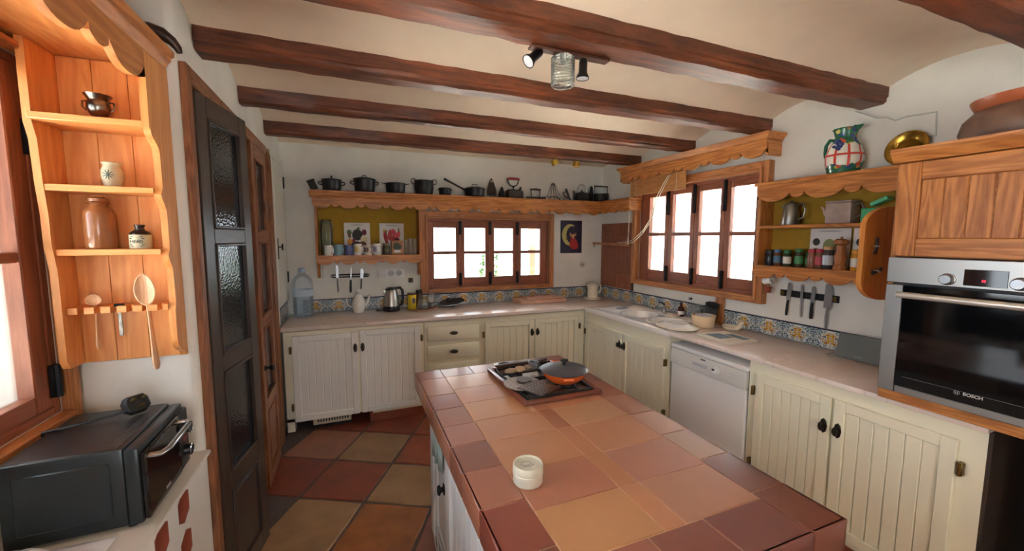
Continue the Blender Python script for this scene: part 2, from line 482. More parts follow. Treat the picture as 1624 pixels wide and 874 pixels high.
BL = ['thick dark beam nearest the camera crossing the top right corner',
      'dark red-brown ceiling beam carrying the spotlight bar with glass shade',
      'rough dark ceiling beam, third from the back wall, ending above the carved window pelmet',
      'rough brown ceiling beam, second from the back wall',
      'reddish brown ceiling beam closest to the back wall above the pots']
for k, (ya, yb_) in enumerate(BEAMS):
    zb = 2.396
    r = 0.016
    poly = [(ya, 2.62), (ya, zb+0.035), (ya+0.006, zb+0.03), (ya+0.006, zb+0.014), (ya+0.02, zb),
            (yb_-0.02, zb), (yb_-0.006, zb+0.014), (yb_-0.006, zb+0.03), (yb_, zb+0.035), (yb_, 2.62)]
    mb = MB()
    nseg = 40
    x0, x1 = (-0.572 if k else -0.55), XR-0.002
    rnd = random.Random(k)
    rings = []
    for i in range(nseg+1):
        x = x0 + (x1-x0)*i/nseg
        ring = []
        for (y, z) in poly:
            amp = 0.0035 if z < 2.5 else 0
            ring.append((x, y + rnd.uniform(-amp, amp), z + rnd.uniform(-amp, amp)))
        rings.append(mb.ring(ring))
    mb.skin(rings)
    o = mb.build('ceiling_beam', BEAMW('x'), ang=30)
    tag(o, BL[k], 'beam', 'ceiling beams')

# ---- floor
floor = struct(MB().box(-1.3, XR+0.3, YREAR-0.3, YB+0.3, -0.10, -0.006).build('floor', plain('floor_grout', srgb(104, 90, 86), 0.9, bump=0.4, bscale=60, var=0.25)))
FT = {'red': tile_mat('floor_tile_red', [srgb(140, 72, 52), srgb(128, 62, 46), srgb(150, 80, 58)], 0.42, 0.3),
      'tan': tile_mat('floor_tile_tan', [srgb(164, 130, 94), srgb(170, 138, 98), srgb(152, 120, 88)], 0.45, 0.25),
      'org': tile_mat('floor_tile_orange', [srgb(158, 100, 56), srgb(148, 92, 54), srgb(164, 110, 66)], 0.42, 0.35),
      'pnk': tile_mat('floor_tile_pink', [srgb(150, 96, 76), srgb(142, 92, 76), srgb(156, 106, 84)], 0.45, 0.25)}
FMAP = {(-1,0):'red', (0,0):'tan', (-1,-1):'tan', (0,-1):'org', (-2,0):'red', (-2,-1):'red', (-1,1):'tan', (-2,1):'pnk',
        (0,1):'red', (-1,2):'red', (-2,2):'red', (-3,1):'red', (0,-2):'org', (-1,-2):'org', (-3,2):'pnk', (-2,-2):'tan'}
TP, TA = 0.43, math.radians(-27.5)
tme = {}
def floor_tile_mesh(k):
    mb = MB(); h = TP/2-0.009
    rnd = random.Random(k)
    n = 5; pts = []
    # slightly uneven hand-made outline
    for s in range(4):
        c = [(-h,-h),(h,-h),(h,h),(-h,h)]
        a, b = c[s], c[(s+1) % 4]
        for i in range(n):
            t = i/n
            j = 0.0 if i == 0 else rnd.uniform(-0.0035, 0.0035)
            cx, cy = a[0]+(b[0]-a[0])*t, a[1]+(b[1]-a[1])*t
            f = 0.985 if i == 0 else 1.0
            pts.append((cx*f + (j if s % 2 else 0), cy*f + (0 if s % 2 else j)))
    mb.prism(pts, 'z', -0.02, 0.0, 0.004)
    return mb
rnd = random.Random(3)
for i in range(-6, 9):
    for j in range(-12, 6):
        cx = 0.019 + math.cos(TA)*TP*(i+.5) - math.sin(TA)*TP*(j+.5)
        cy = 2.495 + math.sin(TA)*TP*(i+.5) + math.cos(TA)*TP*(j+.5)
        if not (-0.62 < cx < 2.35 and -1.9 < cy < 3.92): continue
        col = FMAP.get((i, j)) or rnd.choice(['red', 'tan', 'org', 'pnk', 'red'])
        var = rnd.randint(0, 2)
        if (col, var) not in tme: tme[(col, var)] = floor_tile_mesh(var).mesh('floor_tile', FT[col])
        o = bpy.data.objects.new('tile', tme[(col, var)]); COL.objects.link(o)
        o.location = (cx, cy, 0); o.rotation_euler = (0, 0, TA + rnd.uniform(-0.008, 0.008)); o.parent = floor

# ---- outside: terrace, pergola and planting beyond the windows
struct(MB().box(-9, 12, -9, 14, -0.5, -0.35).build('ground_outside', plain('terrace', srgb(236, 230, 218), 0.9, var=0.06, bscale=3)))
RAFT = lambda ax: wood('rafter', srgb(120, 88, 60), srgb(80, 56, 36), ax, 0.8)
pg_ = thing('pergola', 'weathered wooden pergola outside the back window', 'pergola', (1.5, YB+1.4, -0.35))
for k in range(6):
    x = 0.2 + k*0.55
    MB().box(x, x+0.07, YB+0.352, YB+2.4, 2.12, 2.22).build('rafter', RAFT('y'), pg_, world=True)
MB().box(-0.1, 3.2, YB+1.0, YB+1.08, 2.02, 2.12).build('beam', RAFT('x'), pg_, world=True)
for x in (-0.05, 2.36): MB().box(x, x+0.08, YB+1.0, YB+1.08, -0.35, 2.02).build('post', RAFT('z'), pg_, world=True)
def bush(name, loc, r, h, label, n=420, seed=1):
    rnd = random.Random(seed)
    root = thing(name, label, 'shrub', loc)
    mb = MB(); mb.tube([(0,0,0),(0.02,0,h*0.4),(0,0.02,h*0.8)], [0.03,0.025,0.012], 6)
    mb.build('stem', plain('bark', srgb(96, 76, 58), 0.9), root)
    mb = MB()
    for i in range(n):
        a, b = rnd.uniform(0, 2*PI), rnd.uniform(-1, 1)
        rr = r*rnd.uniform(0.5, 1)
        c = Vector((math.cos(a)*math.sqrt(1-b*b)*rr, math.sin(a)*math.sqrt(1-b*b)*rr, h*0.6 + b*h*0.42))
        d = Vector((rnd.uniform(-1,1), rnd.uniform(-1,1), rnd.uniform(-.6,1))).normalized()*0.075
        e = d.orthogonal().normalized()*0.028
        vs = [mb.bm.verts.new(c+q) for q in (Vector((0,0,0)), d*0.5+e, d, d*0.5-e)]
        mb.bm.faces.new(vs)
    o = mb.build('foliage', plain('leaf_green', srgb(70, 108, 48), 0.6, var=0.3, bscale=9), root); o['kind'] = 'stuff'
bush('garden_shrub', (1.88, YB+1.35, -0.35), 0.22, 1.75, 'green shrub standing outside the back window', 700, 2)
bush('climbing_shrub', (XR+1.3, 2.0, -0.35), 0.45, 2.4, 'leafy shrub outside the right-hand window', 700, 5)

# ---- windows
HINGE = plain('black_hinge', srgb(34, 34, 38), 0.45, 0.7)
def make_window(name, label, loc, rz, w, h, sashes, gz, munt, casing, cas_d=0.035, straps=()):
    """local x along the wall (centre 0), inside is -y, z from 0 at the opening's foot.
    sashes [(x0,x1,gx0,gx1)], gz=(z0,z1) glass, casing=(left,right,bottom,top) widths"""
    root = thing(name, None, None, loc, rz, kind='structure'); root['label'] = label
    l, r, b, t = casing
    for nm, (x0, x1, z0, z1), ax in (('casing', (-w/2-l, -w/2, -b, h+t), 'z'), ('casing', (w/2, w/2+r, -b, h+t), 'z'),
                                     ('casing', (-w/2, w/2, -b, 0), 'x'), ('casing', (-w/2, w/2, h, h+t), 'x')):
        mb = MB()
        mb.box(x0, x1, -cas_d, 0, z0, z1, 0.004)
        # raised inner bead
        if ax == 'z':
            s = 1 if x0 < 0 else -1
            xi = x1 if x0 < 0 else x0
            mb.box(xi-s*0.022, xi, -cas_d-0.010, -cas_d+0.002, z0+b*0.6, z1-t*0.6, 0.003)
        else:
            zi = z1 if z0 < 0 else z0; s = 1 if z0 < 0 else -1
            mb.box(x0, x1, -cas_d-0.010, -cas_d+0.002, zi-s*0.022, zi, 0.003)
        mb.build(nm, CASING(ax), root)
    # fixed frame inside the opening
    for (x0, x1, z0, z1), ax in (((-w/2, -w/2+0.03, 0, h), 'z'), ((w/2-0.03, w/2, 0, h), 'z'), ((-w/2+0.03, w/2-0.03, 0, 0.03), 'x'), ((-w/2+0.03, w/2-0.03, h-0.03, h), 'x')):
        MB().box(x0, x1, 0.0, 0.09, z0, z1, 0.003).build('frame', REDWOOD(ax), root)
    for (x0, x1, gx0, gx1) in sashes:
        z0, z1 = 0.022, h-0.022
        sash = MB().box(x0, gx0, 0.004, 0.05, z0, z1, 0.004).build('sash', REDWOOD('z'), root)
        MB().box(gx1, x1, 0.004, 0.05, z0, z1, 0.004).build('stile', REDWOOD('z'), sash)
        MB().box(gx0, gx1, 0.006, 0.048, z0, gz[0], 0.003).build('rail', REDWOOD('x'), sash)
        MB().box(gx0, gx1, 0.006, 0.048, gz[1], z1, 0.003).build('rail', REDWOOD('x'), sash)
        zz = [gz[0]]
        for m in munt:
            MB().box(gx0, gx1, 0.010, 0.044, m-0.016, m+0.016, 0.003).build('glazing_bar', REDWOOD('x'), sash)
            zz += [m-0.016, m+0.016]
        zz.append(gz[1])
        for a, b2 in zip(zz[0::2], zz[1::2]):
            MB().box(gx0-0.004, gx1+0.004, 0.028, 0.031, a-0.004, b2+0.004).build('pane', WINGLASS, sash)
    for (x, za, zb) in straps:
        mb = MB(); mb.box(x-0.017, x+0.017, -0.012, 0.005, za, zb, 0.004)
        mb.tube([(x, -0.012, za), (x, -0.012, zb)], 0.010, 8)
        mb.build('hinge', HINGE, root)
    return root
cx = (BW[0]+BW[1])/2; w = BW[1]-BW[0]; h = BW[3]-BW[2]
g = [(0.80,1.036),(1.131,1.366),(1.469,1.694),(1.794,2.032)]
edges = [BW[0]+0.012, 1.083, 1.418, 1.745, BW[1]-0.012]
sash = [(edges[i]-cx, edges[i+1]-cx-0.003, g[i][0]-cx, g[i][1]-cx) for i in range(4)]
st = []
for e in edges[1:4]:
    st += [(e-cx, 0.02, 0.155), (e-cx, h-0.165, h-0.02)]
make_window('window_1', 'four-leaf red-brown wooden window in the back wall above the worktop', (cx, YB, BW[2]), 0, w, h, sash, (1.196-BW[2], 1.73-BW[2]), [1.466-BW[2]],
            (0.078, 0.060, 0.048, 0.08), straps=st)
cy = (RW[0]+RW[1])/2; w = RW[1]-RW[0]; h = RW[3]-RW[2]
cent = [3.234, 2.916, 2.598, 2.28]
e2 = [RW[1]-0.012, 3.075, 2.757, 2.439, RW[0]+0.012]
sash = [(cy-e2[i], cy-e2[i+1]-0.003, cy-(cent[i]+0.11), cy-(cent[i]-0.11)) for i in range(4)]
st = []
for e in e2[1:4]:
    st += [(cy-e, 0.015, 0.165), (cy-e, h-0.27, h-0.015)]
make_window('window_2', 'four-leaf red-brown wooden window in the right wall above the sink', (XR, cy, RW[2]), -PI/2, w, h, sash, (1.30-RW[2], 2.04-RW[2]), [1.665-RW[2]],
            (0.066, 0.066, 0.053, 0.073), cas_d=0.06, straps=st)
cy = (LW[0]+LW[1])/2; w = LW[1]-LW[0]; h = LW[3]-LW[2]
sash = [(LW[0]+0.012-cy, -0.005, LW[0]+0.10-cy, -0.10), (0.005, LW[1]-0.012-cy, 0.10, 1.715-cy)]
make_window('window_3', 'large red-brown wooden window in the left niche behind the oven', (XN, cy, LW[2]), PI/2, w, h, sash, (1.115-LW[2], 2.10-LW[2]), [1.565-LW[2]],
            (0.06, 0.045, 0.05, 0.03), straps=[(1.79-cy, 0.06, 0.17), (1.79-cy, h-0.30, h-0.19)])

# ---- pantry doors (folding glazed leaves) and their casing
trim = thing('trim_1', None, None, (XL, 1.88, 0), kind='structure'); trim['label'] = 'brown wooden casing around the glazed pantry doors'
MB().box(XL-0.06, XL+0.025, 1.898, 1.945, 0, 2.282, 0.004).build('casing', BROWNW('z'), trim, world=True)
MB().box(XL-0.06, XL+0.025, 1.945, 3.40, 2.215, 2.282, 0.004).build('casing', BROWNW('y'), trim, world=True)
mb = MB()
mb.box(XL-0.06, XL+0.02, 3.40, 3.56, 0, 2.282, 0.004)
for yy in (3.43, 3.475, 3.52): mb.box(XL+0.016, XL+0.030, yy, yy+0.022, 0, 2.25, 0.006)
mb.build('casing', BROWNW('z'), trim, world=True)
OBSC = glass('obscured_glass', (0.10, 0.12, 0.12, 1), 0.16, 4.0, 0.25)
def rough_glass():
    m, nt, p = new_mat('textured_dark_glass')
    p.inputs['Base Color'].default_value = srgb(34, 38, 40)
    p.inputs['Roughness'].default_value = 0.12
    p.inputs['IOR'].default_value = 1.6
    tc = N(nt, 'ShaderNodeTexCoord'); nz = N(nt, 'ShaderNodeTexVoronoi'); nz.inputs['Scale'].default_value = 90
    nt.links.new(tc.outputs['Object'], nz.inputs['Vector'])
    b = N(nt, 'ShaderNodeBump'); b.inputs['Strength'].default_value = 0.35; b.inputs['Distance'].default_value = 0.002
    nt.links.new(nz.outputs['Distance'], b.inputs['Height']); nt.links.new(b.outputs['Normal'], p.inputs['Normal'])
    return m
OBSC = rough_glass()
def leaf(name, label, loc, rz, width, matf, height=2.20, knob=None):
    """leaf in local x (0..width) from hinge, face towards -y, z up"""
    root = thing(name, None, None, loc, rz, kind='structure'); root['label'] = label
    t = 0.035; sw = 0.078
    MB().box(0, sw, -t/2, t/2, 0.01, height, 0.003).build('stile', matf('z'), root)
    MB().box(width-sw, width, -t/2, t/2, 0.01, height, 0.003).build('stile', matf('z'), root)
    rails = [(0.01, 0.10), (0.50, 0.585), (1.045, 1.12), (1.60, 1.665), (height-0.085, height)]
    for a, b in rails: MB().box(sw, width-sw, -t/2, t/2, a, b, 0.003).build('rail', matf('x'), root)
    for k in range(4):
        a, b = rails[k][1], rails[k+1][0]
        pm = OBSC if k > 0 else matf('z')
        if k == 0:
            pnl = MB().box(sw-0.004, width-sw+0.004, -0.006, 0.006, a-0.004, b+0.004)
            pnl.box(sw+0.03, width-sw-0.03, -0.013, 0.006, a+0.03, b-0.03, 0.006)
            o = pnl.build('panel', pm, root)
        else:
            o = MB().box(sw-0.004, width-sw+0.004, -0.004, 0.004, a-0.004, b+0.004).build('pane', pm, root)
        mb = MB(); q = 0.012
        for (x0, x1, z0, z1) in ((sw, sw+q, a, b), (width-sw-q, width-sw, a, b), (sw, width-sw, a, a+q), (sw, width-sw, b-q, b)):
            mb.box(x0, x1, -t/2-0.006, -0.003, z0, z1, 0.003)
        mb.build('moulding', matf('z'), o)
    if knob:
        mb = MB(); M = T(knob[0], -t/2, knob[1]) @ RX(PI/2)
        mb.lathe([(0.016, 0), (0.014, 0.006), (0.008, 0.010), (0.008, 0.026), (0.017, 0.034), (0.019, 0.044), (0.012, 0.052), (0.001, 0.054)], n=16, M=M)
        mb.build('knob', BLACKIRON, root)
    return root
leaf('door_1', 'dark brown glazed pantry door leaf standing ajar, nearest the oven niche', (XL+0.012, 1.955, 0), PI/2 - math.radians(10.5), 0.435, DARKW, 2.20, None)
leaf('door_2', 'brown glazed pantry door leaf half hidden behind the dark one', (XL-0.02, 2.395, 0), PI/2 + math.radians(4), 0.435, BROWNW, 2.20, None)
leaf('door_3', 'light brown glazed pantry door leaf with a black knob beside the white cupboard', (XL+0.02, 2.835, 0), PI/2, 0.435, BROWNW, 2.20, (0.04, 0.80))

# ---- white wall cupboard door between the pantry casing and the back wall
cup = thing('wall_cupboard', 'narrow white painted cupboard door in the left wall above the worktop end', 'cupboard', (XL, 3.58, 1.06))
WHITEPAINT = plain('white_paint', srgb(226, 226, 214), 0.5, bump=0.05, bscale=20)
mb = MB(); mb.box(XL, XL+0.022, 3.575, 3.64, 0.92, 2.30, 0.003); mb.box(XL, XL+0.022, 4.11, 4.16, 1.06, 2.30, 0.003); mb.box(XL, XL+0.022, 3.64, 4.11, 2.25, 2.30, 0.003)
mb.build('frame', WHITEPAINT, cup, world=True)
d = MB().box(XL+0.004, XL+0.028, 3.645, 4.105, 1.06, 2.245, 0.004).build('door', WHITEPAINT, cup, world=True)
for z in (1.22, 2.06):
    MB().box(XL+0.024, XL+0.038, 4.09, 4.12, z, z+0.10, 0.004).build('hinge', HINGE, d)
mb = MB(); mb.box(XL+0.026, XL+0.032, 3.655, 3.685, 1.45, 1.62, 0.003)
mb.tube([(XL+0.03, 3.67, 1.55), (XL+0.06, 3.67, 1.55)], 0.005, 8); mb.tube([(XL+0.06, 3.67, 1.525), (XL+0.06, 3.67, 1.575)], 0.006, 8)
mb.build('latch', BLACKIRON, d)

# ---- backsplash: patterned half tiles
def azulejo():
    m, nt, p = new_mat('azulejo')
    tc = N(nt, 'ShaderNodeTexCoord'); sp = N(nt, 'ShaderNodeSeparateXYZ')
    nt.links.new(tc.outputs['Object'], sp.inputs[0])
    ab = N(nt, 'ShaderNodeMath', operation='ABSOLUTE'); nt.links.new(sp.outputs['X'], ab.inputs[0])
    cm = N(nt, 'ShaderNodeCombineXYZ'); nt.links.new(ab.outputs[0], cm.inputs[0]); nt.links.new(sp.outputs['Z'], cm.inputs[1])
    def ramp(src, stops, interp='CONSTANT'):
        r = N(nt, 'ShaderNodeValToRGB'); r.color_ramp.interpolation = interp
        e = r.color_ramp.elements
        e[0].position, e[0].color = stops[0]; e[1].position, e[1].color = stops[1]
        for q, c in stops[2:]:
            k = e.new(q); k.color = c
        nt.links.new(src, r.inputs['Fac']); return r
    nz = N(nt, 'ShaderNodeTexNoise'); nz.inputs['Scale'].default_value = 30; nz.inputs['Detail'].default_value = 1.5; nz.inputs['Distortion'].default_value = 2.2
    nt.links.new(cm.outputs[0], nz.inputs['Vector'])
    blue, teal, white, ylw, dk, org = srgb(70, 92, 132), srgb(112, 142, 150), srgb(216, 218, 210), srgb(204, 160, 58), srgb(50, 58, 80), srgb(160, 104, 52)
    base = ramp(nz.outputs['Fac'], [(0, dk), (0.40, teal), (0.46, white), (0.53, blue), (0.60, teal), (0.68, white)])
    # basket motif in the tile's middle
    v = N(nt, 'ShaderNodeVectorMath', operation='DISTANCE'); v.inputs[1].default_value = (0.0, 0.06, 0)
    mp = N(nt, 'ShaderNodeMapping'); mp.inputs['Scale'].default_value = (0.75, 1.0, 1); nt.links.new(cm.outputs[0], mp.inputs['Vector'])
    nt.links.new(mp.outputs[0], v.inputs[0])
    n2 = N(nt, 'ShaderNodeTexNoise'); n2.inputs['Scale'].default_value = 44; nt.links.new(cm.outputs[0], n2.inputs['Vector'])
    motif = ramp(n2.outputs['Fac'], [(0, org), (0.42, ylw), (0.52, white), (0.58, blue)])
    ma = N(nt, 'ShaderNodeMath', operation='LESS_THAN'); ma.inputs[1].default_value = 0.034
    wob = N(nt, 'ShaderNodeMath', operation='MULTIPLY_ADD'); wob.inputs[1].default_value = 0.09; nt.links.new(nz.outputs['Fac'], wob.inputs[0]); nt.links.new(v.outputs['Value'], wob.inputs[2])
    sb = N(nt, 'ShaderNodeMath', operation='SUBTRACT'); sb.inputs[1].default_value = 0.045; nt.links.new(wob.outputs[0], sb.inputs[0])
    nt.links.new(sb.outputs[0], ma.inputs[0])
    # white scroll around it
    wv = N(nt, 'ShaderNodeMath', operation='COMPARE'); wv.inputs[1].default_value = 0.050; wv.inputs[2].default_value = 0.0035; nt.links.new(sb.outputs[0], wv.inputs[0])
    m1 = N(nt, 'ShaderNodeMixRGB'); nt.links.new(ma.outputs[0], m1.inputs[0]); nt.links.new(base.outputs[0], m1.inputs[1]); nt.links.new(motif.outputs[0], m1.inputs[2])
    m2 = N(nt, 'ShaderNodeMixRGB'); m2.inputs[2].default_value = white; nt.links.new(wv.outputs[0], m2.inputs[0]); nt.links.new(m1.outputs[0], m2.inputs[1])
    # dark border line on top
    gt = N(nt, 'ShaderNodeMath', operation='GREATER_THAN'); gt.inputs[1].default_value = 0.116; nt.links.new(sp.outputs['Z'], gt.inputs[0])
    m3 = N(nt, 'ShaderNodeMixRGB'); m3.inputs[2].default_value = dk; nt.links.new(gt.outputs[0], m3.inputs[0]); nt.links.new(m2.outputs[0], m3.inputs[1])
    nt.links.new(m3.outputs[0], p.inputs['Base Color'])
    p.inputs['Roughness'].default_value = 0.18
    return m
AZ = azulejo()
TW = 0.207
azm = MB().box(-TW/2+0.001, TW/2-0.001, -0.009, 0, 0, 0.126, 0.0015).mesh('azulejo_tile', AZ)
def az_tile(x, y, rz, parent):
    o = bpy.data.objects.new('tile', azm); COL.objects.link(o)
    o.location = (x, y, ZC+0.001); o.rotation_euler = (0, 0, rz); o.parent = parent
for k in range(17):
    x = 2.766 - k*TW
    if x > -0.53: az_tile(x, YB-0.0005, 0, wall_back)
for k in range(16):
    y = YB-0.115 - k*TW
    if y > 1.10: az_tile(XR-0.0005, y, -PI/2, wall_right)
for k in range(3):
    az_tile(XL+0.0005, YB-0.115-k*TW, PI/2, wall_left)
# ================================================================== FITTED FURNITURE
def cut(o, cutter):
    m = o.modifiers.new('cut', 'BOOLEAN'); m.operation = 'DIFFERENCE'; m.object = cutter; m.solver = 'EXACT'
    dg = bpy.context.evaluated_depsgraph_get()
    me = bpy.data.meshes.new_from_object(o.evaluated_get(dg))
    o.modifiers.clear(); old = o.data; o.data = me; bpy.data.meshes.remove(old)
    cm = cutter.data; bpy.data.objects.remove(cutter); bpy.data.meshes.remove(cm)
def text_mesh(name, s, size, mat, parent, M, extrude=0.0006, bold=0.0):
    c = bpy.data.curves.new(name, 'FONT'); c.body = s; c.size = size; c.extrude = extrude; c.align_x = 'CENTER'; c.align_y = 'CENTER'; c.offset = bold
    t = bpy.data.objects.new(name, c); COL.objects.link(t)
    me = bpy.data.meshes.new_from_object(t.evaluated_get(bpy.context.evaluated_depsgraph_get()))
    bpy.data.objects.remove(t)
    me.materials.clear(); me.materials.append(mat)
    me.transform(M)
    o = bpy.data.objects.new(name, me); COL.objects.link(o); o.parent = parent
    return o
STAND = RX(PI/2)     # lettering upright, facing -y

BRASSH = plain('brass_hinge', srgb(120, 98, 52), 0.4, 0.9)
knob_me = {}
def cab_knob(parent, x, z, y=-0.022, horizontal=False):
    k = 'h' if horizontal else 'v'
    if k not in knob_me:
        mb = MB(); M = RX(PI/2)
        a, b = (0.040, 0.017) if horizontal else (0.017, 0.040)
        mb.lathe([(1, 0), (1, 0.003), (0.85, 0.005), (0.02, 0.006)], n=8, M=M @ Matrix.Diagonal((a, b, 1, 1)))
        a2, b2 = (0.030, 0.012) if horizontal else (0.013, 0.024)
        mb.lathe([(0.45, 0.004), (0.4, 0.014), (0.95, 0.020), (1.0, 0.027), (0.7, 0.034), (0.02, 0.036)], n=12, M=M @ Matrix.Diagonal((a2, b2, 1, 1)))
        knob_me[k] = mb.mesh('knob', BRONZE)
    o = bpy.data.objects.new('knob', knob_me[k]); COL.objects.link(o)
    o.location = (x, y, z); o.parent = parent
    return o
def plank_door(root, x0, x1, z0, z1, nplank, knob=None, hinge=None, mat=None, st=0.05, gap=0.0035, yf=-0.022, rec=0.011, hz=None, name='door', pmat=None):
    mat = mat or CREAM
    m4 = mat if not callable(mat) else None
    d = MB().box(x0+0.004, x1-0.004, -0.0045, -0.0005, z0+0.004, z1-0.004).build(name, m4 or mat('x'), root)
    for (a, b) in ((z0, z0+st), (z1-st, z1)): MB().box(x0+st, x1-st, yf, -0.001, a, b, 0.003).build('rail', m4 or mat('x'), d)
    for (a, b) in ((x0, x0+st), (x1-st, x1)): MB().box(a, b, yf, -0.001, z0, z1, 0.003).build('stile', m4 or mat('z'), d)
    a, b = x0+st, x1-st
    w = (b-a)/nplank
    me = None
    for k in range(nplank):
        if me is None:
            me = MB().box(-w/2+gap/2, w/2-gap/2, yf+rec, -0.004, 0, z1-z0-2*st, 0.0025).mesh('plank', pmat or m4 or mat('z'))
        o = bpy.data.objects.new('plank', me); COL.objects.link(o); o.parent = d; o.location = (a+w*(k+.5), 0, z0+st)
    if knob: cab_knob(d, knob[0], knob[1], yf)
    if hinge is not None:
        for zz in (hz or (z0+0.10, z1-0.14)):
            hb = MB().box(hinge-0.009, hinge+0.009, yf-0.006, -0.001, zz, zz+0.055, 0.003)
            hb.tube([(hinge, yf-0.005, zz), (hinge, yf-0.005, zz+0.055)], 0.006, 8)
            hb.build('hinge', BRASSH, d)
    return d

# ---- back run
DOORW = plain('door_white', srgb(233, 232, 228), 0.4, bump=0.03, bscale=30)
YF = 3.592
c1 = thing('base_cabinet', 'cream two-door base cabinet at the left end of the back run, planked doors', 'cabinet', (-0.535, YF, 0))
mb = MB(); mb.box(0, 1.115, 0, 0.58, 0.115, 0.865); mb.box(0, 0.055, 0, 0.10, 0.03, 0.14)
mb.build('body', CREAM, c1)
plank_door(c1, 0.062, 0.556, 0.115, 0.832, 7, (0.535, 0.695), 0.048, gap=0.006, mat=DOORW, rec=0.014)
plank_door(c1, 0.572, 1.080, 0.115, 0.840, 7, (0.594, 0.695), 1.094, gap=0.006, mat=DOORW, rec=0.014)
mb = MB(); mb.box(0.66, 1.115, 0.012, 0.05, 0.082, 0.115, 0.003); mb.build('bottom_rail', CREAM, c1)
mb = MB(); mb.box(0.64, 1.115, 0.03, 0.06, 0.0, 0.084); mb.build('kick_board', FT['red'], c1)
v = thing('plinth_vent', 'cream slotted plinth heater grille under the left cabinet doors', 'vent', (-0.20, YF+0.03, 0.0))
mb = MB(); mb.box(-0.15, 0.15, 0, 0.10, 0.045, 0.108, 0.006); mb.build('body', plain('vent_cream', srgb(214, 204, 180), 0.5), v)
for k in range(12):
    x = -0.115 + k*0.021
    MB().box(x, x+0.011, -0.004, 0.003, 0.070, 0.092).build('slot', BLACKP, v)
mb = MB(); mb.box(-0.15, 0.15, 0.06, 0.10, 0.0, 0.046); mb.build('foot', BLACKP, v)

c2 = thing('drawer_cabinet', 'cream drawer unit with bronze pulls between the two back cabinets', 'cabinet', (0.585, YF, 0))
mb = MB(); mb.box(0, 0.54, 0, 0.58, 0.082, 0.865); mb.build('body', CREAM, c2)
MB().box(0, 0.54, 0.03, 0.06, 0.0, 0.082).build('kick_board', FT['red'], c2)
for (a, b) in ((0.677, 0.82), (0.502, 0.643), (0.33, 0.468), (0.13, 0.296)):
    d = MB().box(0.021, 0.515, -0.024, 0, a, b, 0.012, 2).build('drawer', CREAM, c2)
    cab_knob(d, 0.268, (a+b)/2, -0.024, True)

c3 = thing('base_cabinet', 'cream two-door base cabinet in the back run below the moon picture', 'cabinet', (1.125, YF, 0))
mb = MB(); mb.box(0, 1.145, 0, 0.58, 0.082, 0.865); mb.build('body', CREAM, c3)
MB().box(0, 1.10, 0.03, 0.06, 0.0, 0.082).build('kick_board', FT['red'], c3)
plank_door(c3, 0.035, 0.547, 0.115, 0.815, 6, (0.525, 0.685), 0.02)
plank_door(c3, 0.563, 1.065, 0.115, 0.815, 6, (0.585, 0.685), 1.08)

# ---- right run (local x runs towards the camera)
XF = 2.270
c4 = thing('sink_cabinet', 'cream two-door base cabinet under the sink', 'cabinet', (XF, 3.585, 0), -PI/2)
mb = MB(); mb.box(0, 1.235, 0, 0.58, 0.082, 0.70); mb.box(0, 1.235, 0, 0.03, 0.70, 0.865); mb.box(0, 0.02, 0.03, 0.58, 0.70, 0.865); mb.box(1.215, 1.235, 0.03, 0.58, 0.70, 0.865)
mb.build('body', CREAM, c4)
MB().box(0, 1.235, 0.03, 0.06, 0.0, 0.082).build('kick_board', FT['red'], c4)
plank_door(c4, 0.06, 0.655, 0.115, 0.765, 6, (0.63, 0.655), 0.045, gap=0.002)
plank_door(c4, 0.672, 1.185, 0.115, 0.765, 6, (0.698, 0.655), 1.20, gap=0.002)
c5 = thing('base_cabinet', 'cream two-door base cabinet below the built-in oven', 'cabinet', (XF, 1.685, 0), -PI/2)
mb = MB(); mb.box(0, 1.0, 0, 0.58, 0.082, 0.882); mb.build('body', CREAM, c5)
MB().box(0, 1.0, 0.03, 0.06, 0.0, 0.082).build('kick_board', FT['red'], c5)
plank_door(c5, 0.055, 0.465, 0.115, 0.815, 6, (0.44, 0.66), 0.04, gap=0.003)
plank_door(c5, 0.480, 0.925, 0.115, 0.815, 6, (0.505, 0.66), 0.94, gap=0.003)
MB().box(1.0, 1.012, 0.002, 0.58, 0.0, 0.882).build('end_panel', DARKW('z'), c5)

# ---- dishwasher
dw = thing('dishwasher', 'white freestanding dishwasher between the sink and oven cabinets', 'dishwasher', (2.252, 2.325, 0), -PI/2)
DWW = plain('dishwasher_white', srgb(232, 232, 234), 0.35)
DWG = plain('dishwasher_grey', srgb(196, 198, 204), 0.4)
MB().box(0.005, 0.630, 0.03, 0.56, 0.03, 0.80, 0.004).build('body', plain('appliance_side', srgb(120, 120, 118), 0.5), dw)
MB().box(0, 0.635, 0.0, 0.575, 0.800, 0.830, 0.006, 2).build('lid', DWW, dw)
d = MB().box(0.004, 0.631, 0.004, 0.032, 0.11, 0.680, 0.008, 2).build('door', DWW, dw)
mb = MB(); mb.prism([(-0.008, 0.684), (-0.012, 0.70), (-0.004, 0.798), (0.03, 0.798), (0.03, 0.684)], 'x', 0.004, 0.631, 0.003)
cp = mb.build('control_panel', plain('dishwasher_panel', srgb(222, 222, 220), 0.35), dw)
mb = MB(); mb.box(0.215, 0.345, -0.0105, 0.0, 0.722, 0.752, 0.004); mb.build('grip', DWG, cp)
mb = MB(); mb.lathe([(0.026, 0), (0.026, 0.004), (0.020, 0.006), (0.019, 0.022), (0.014, 0.025), (0.001, 0.025)], n=20, M=T(0.42, -0.009, 0.742) @ RX(PI/2)); mb.build('dial', WHITEP, cp)
MB().box(0.405, 0.425, -0.036, -0.033, 0.745, 0.757).build('dial_mark', BLACKP, cp)
mb = MB()
for i in range(5):
    for j in range(2): mb.box(0.485+i*0.022, 0.492+i*0.022, -0.0105, -0.006, 0.735+j*0.02, 0.739+j*0.02)
mb.build('indicator', DWG, cp)
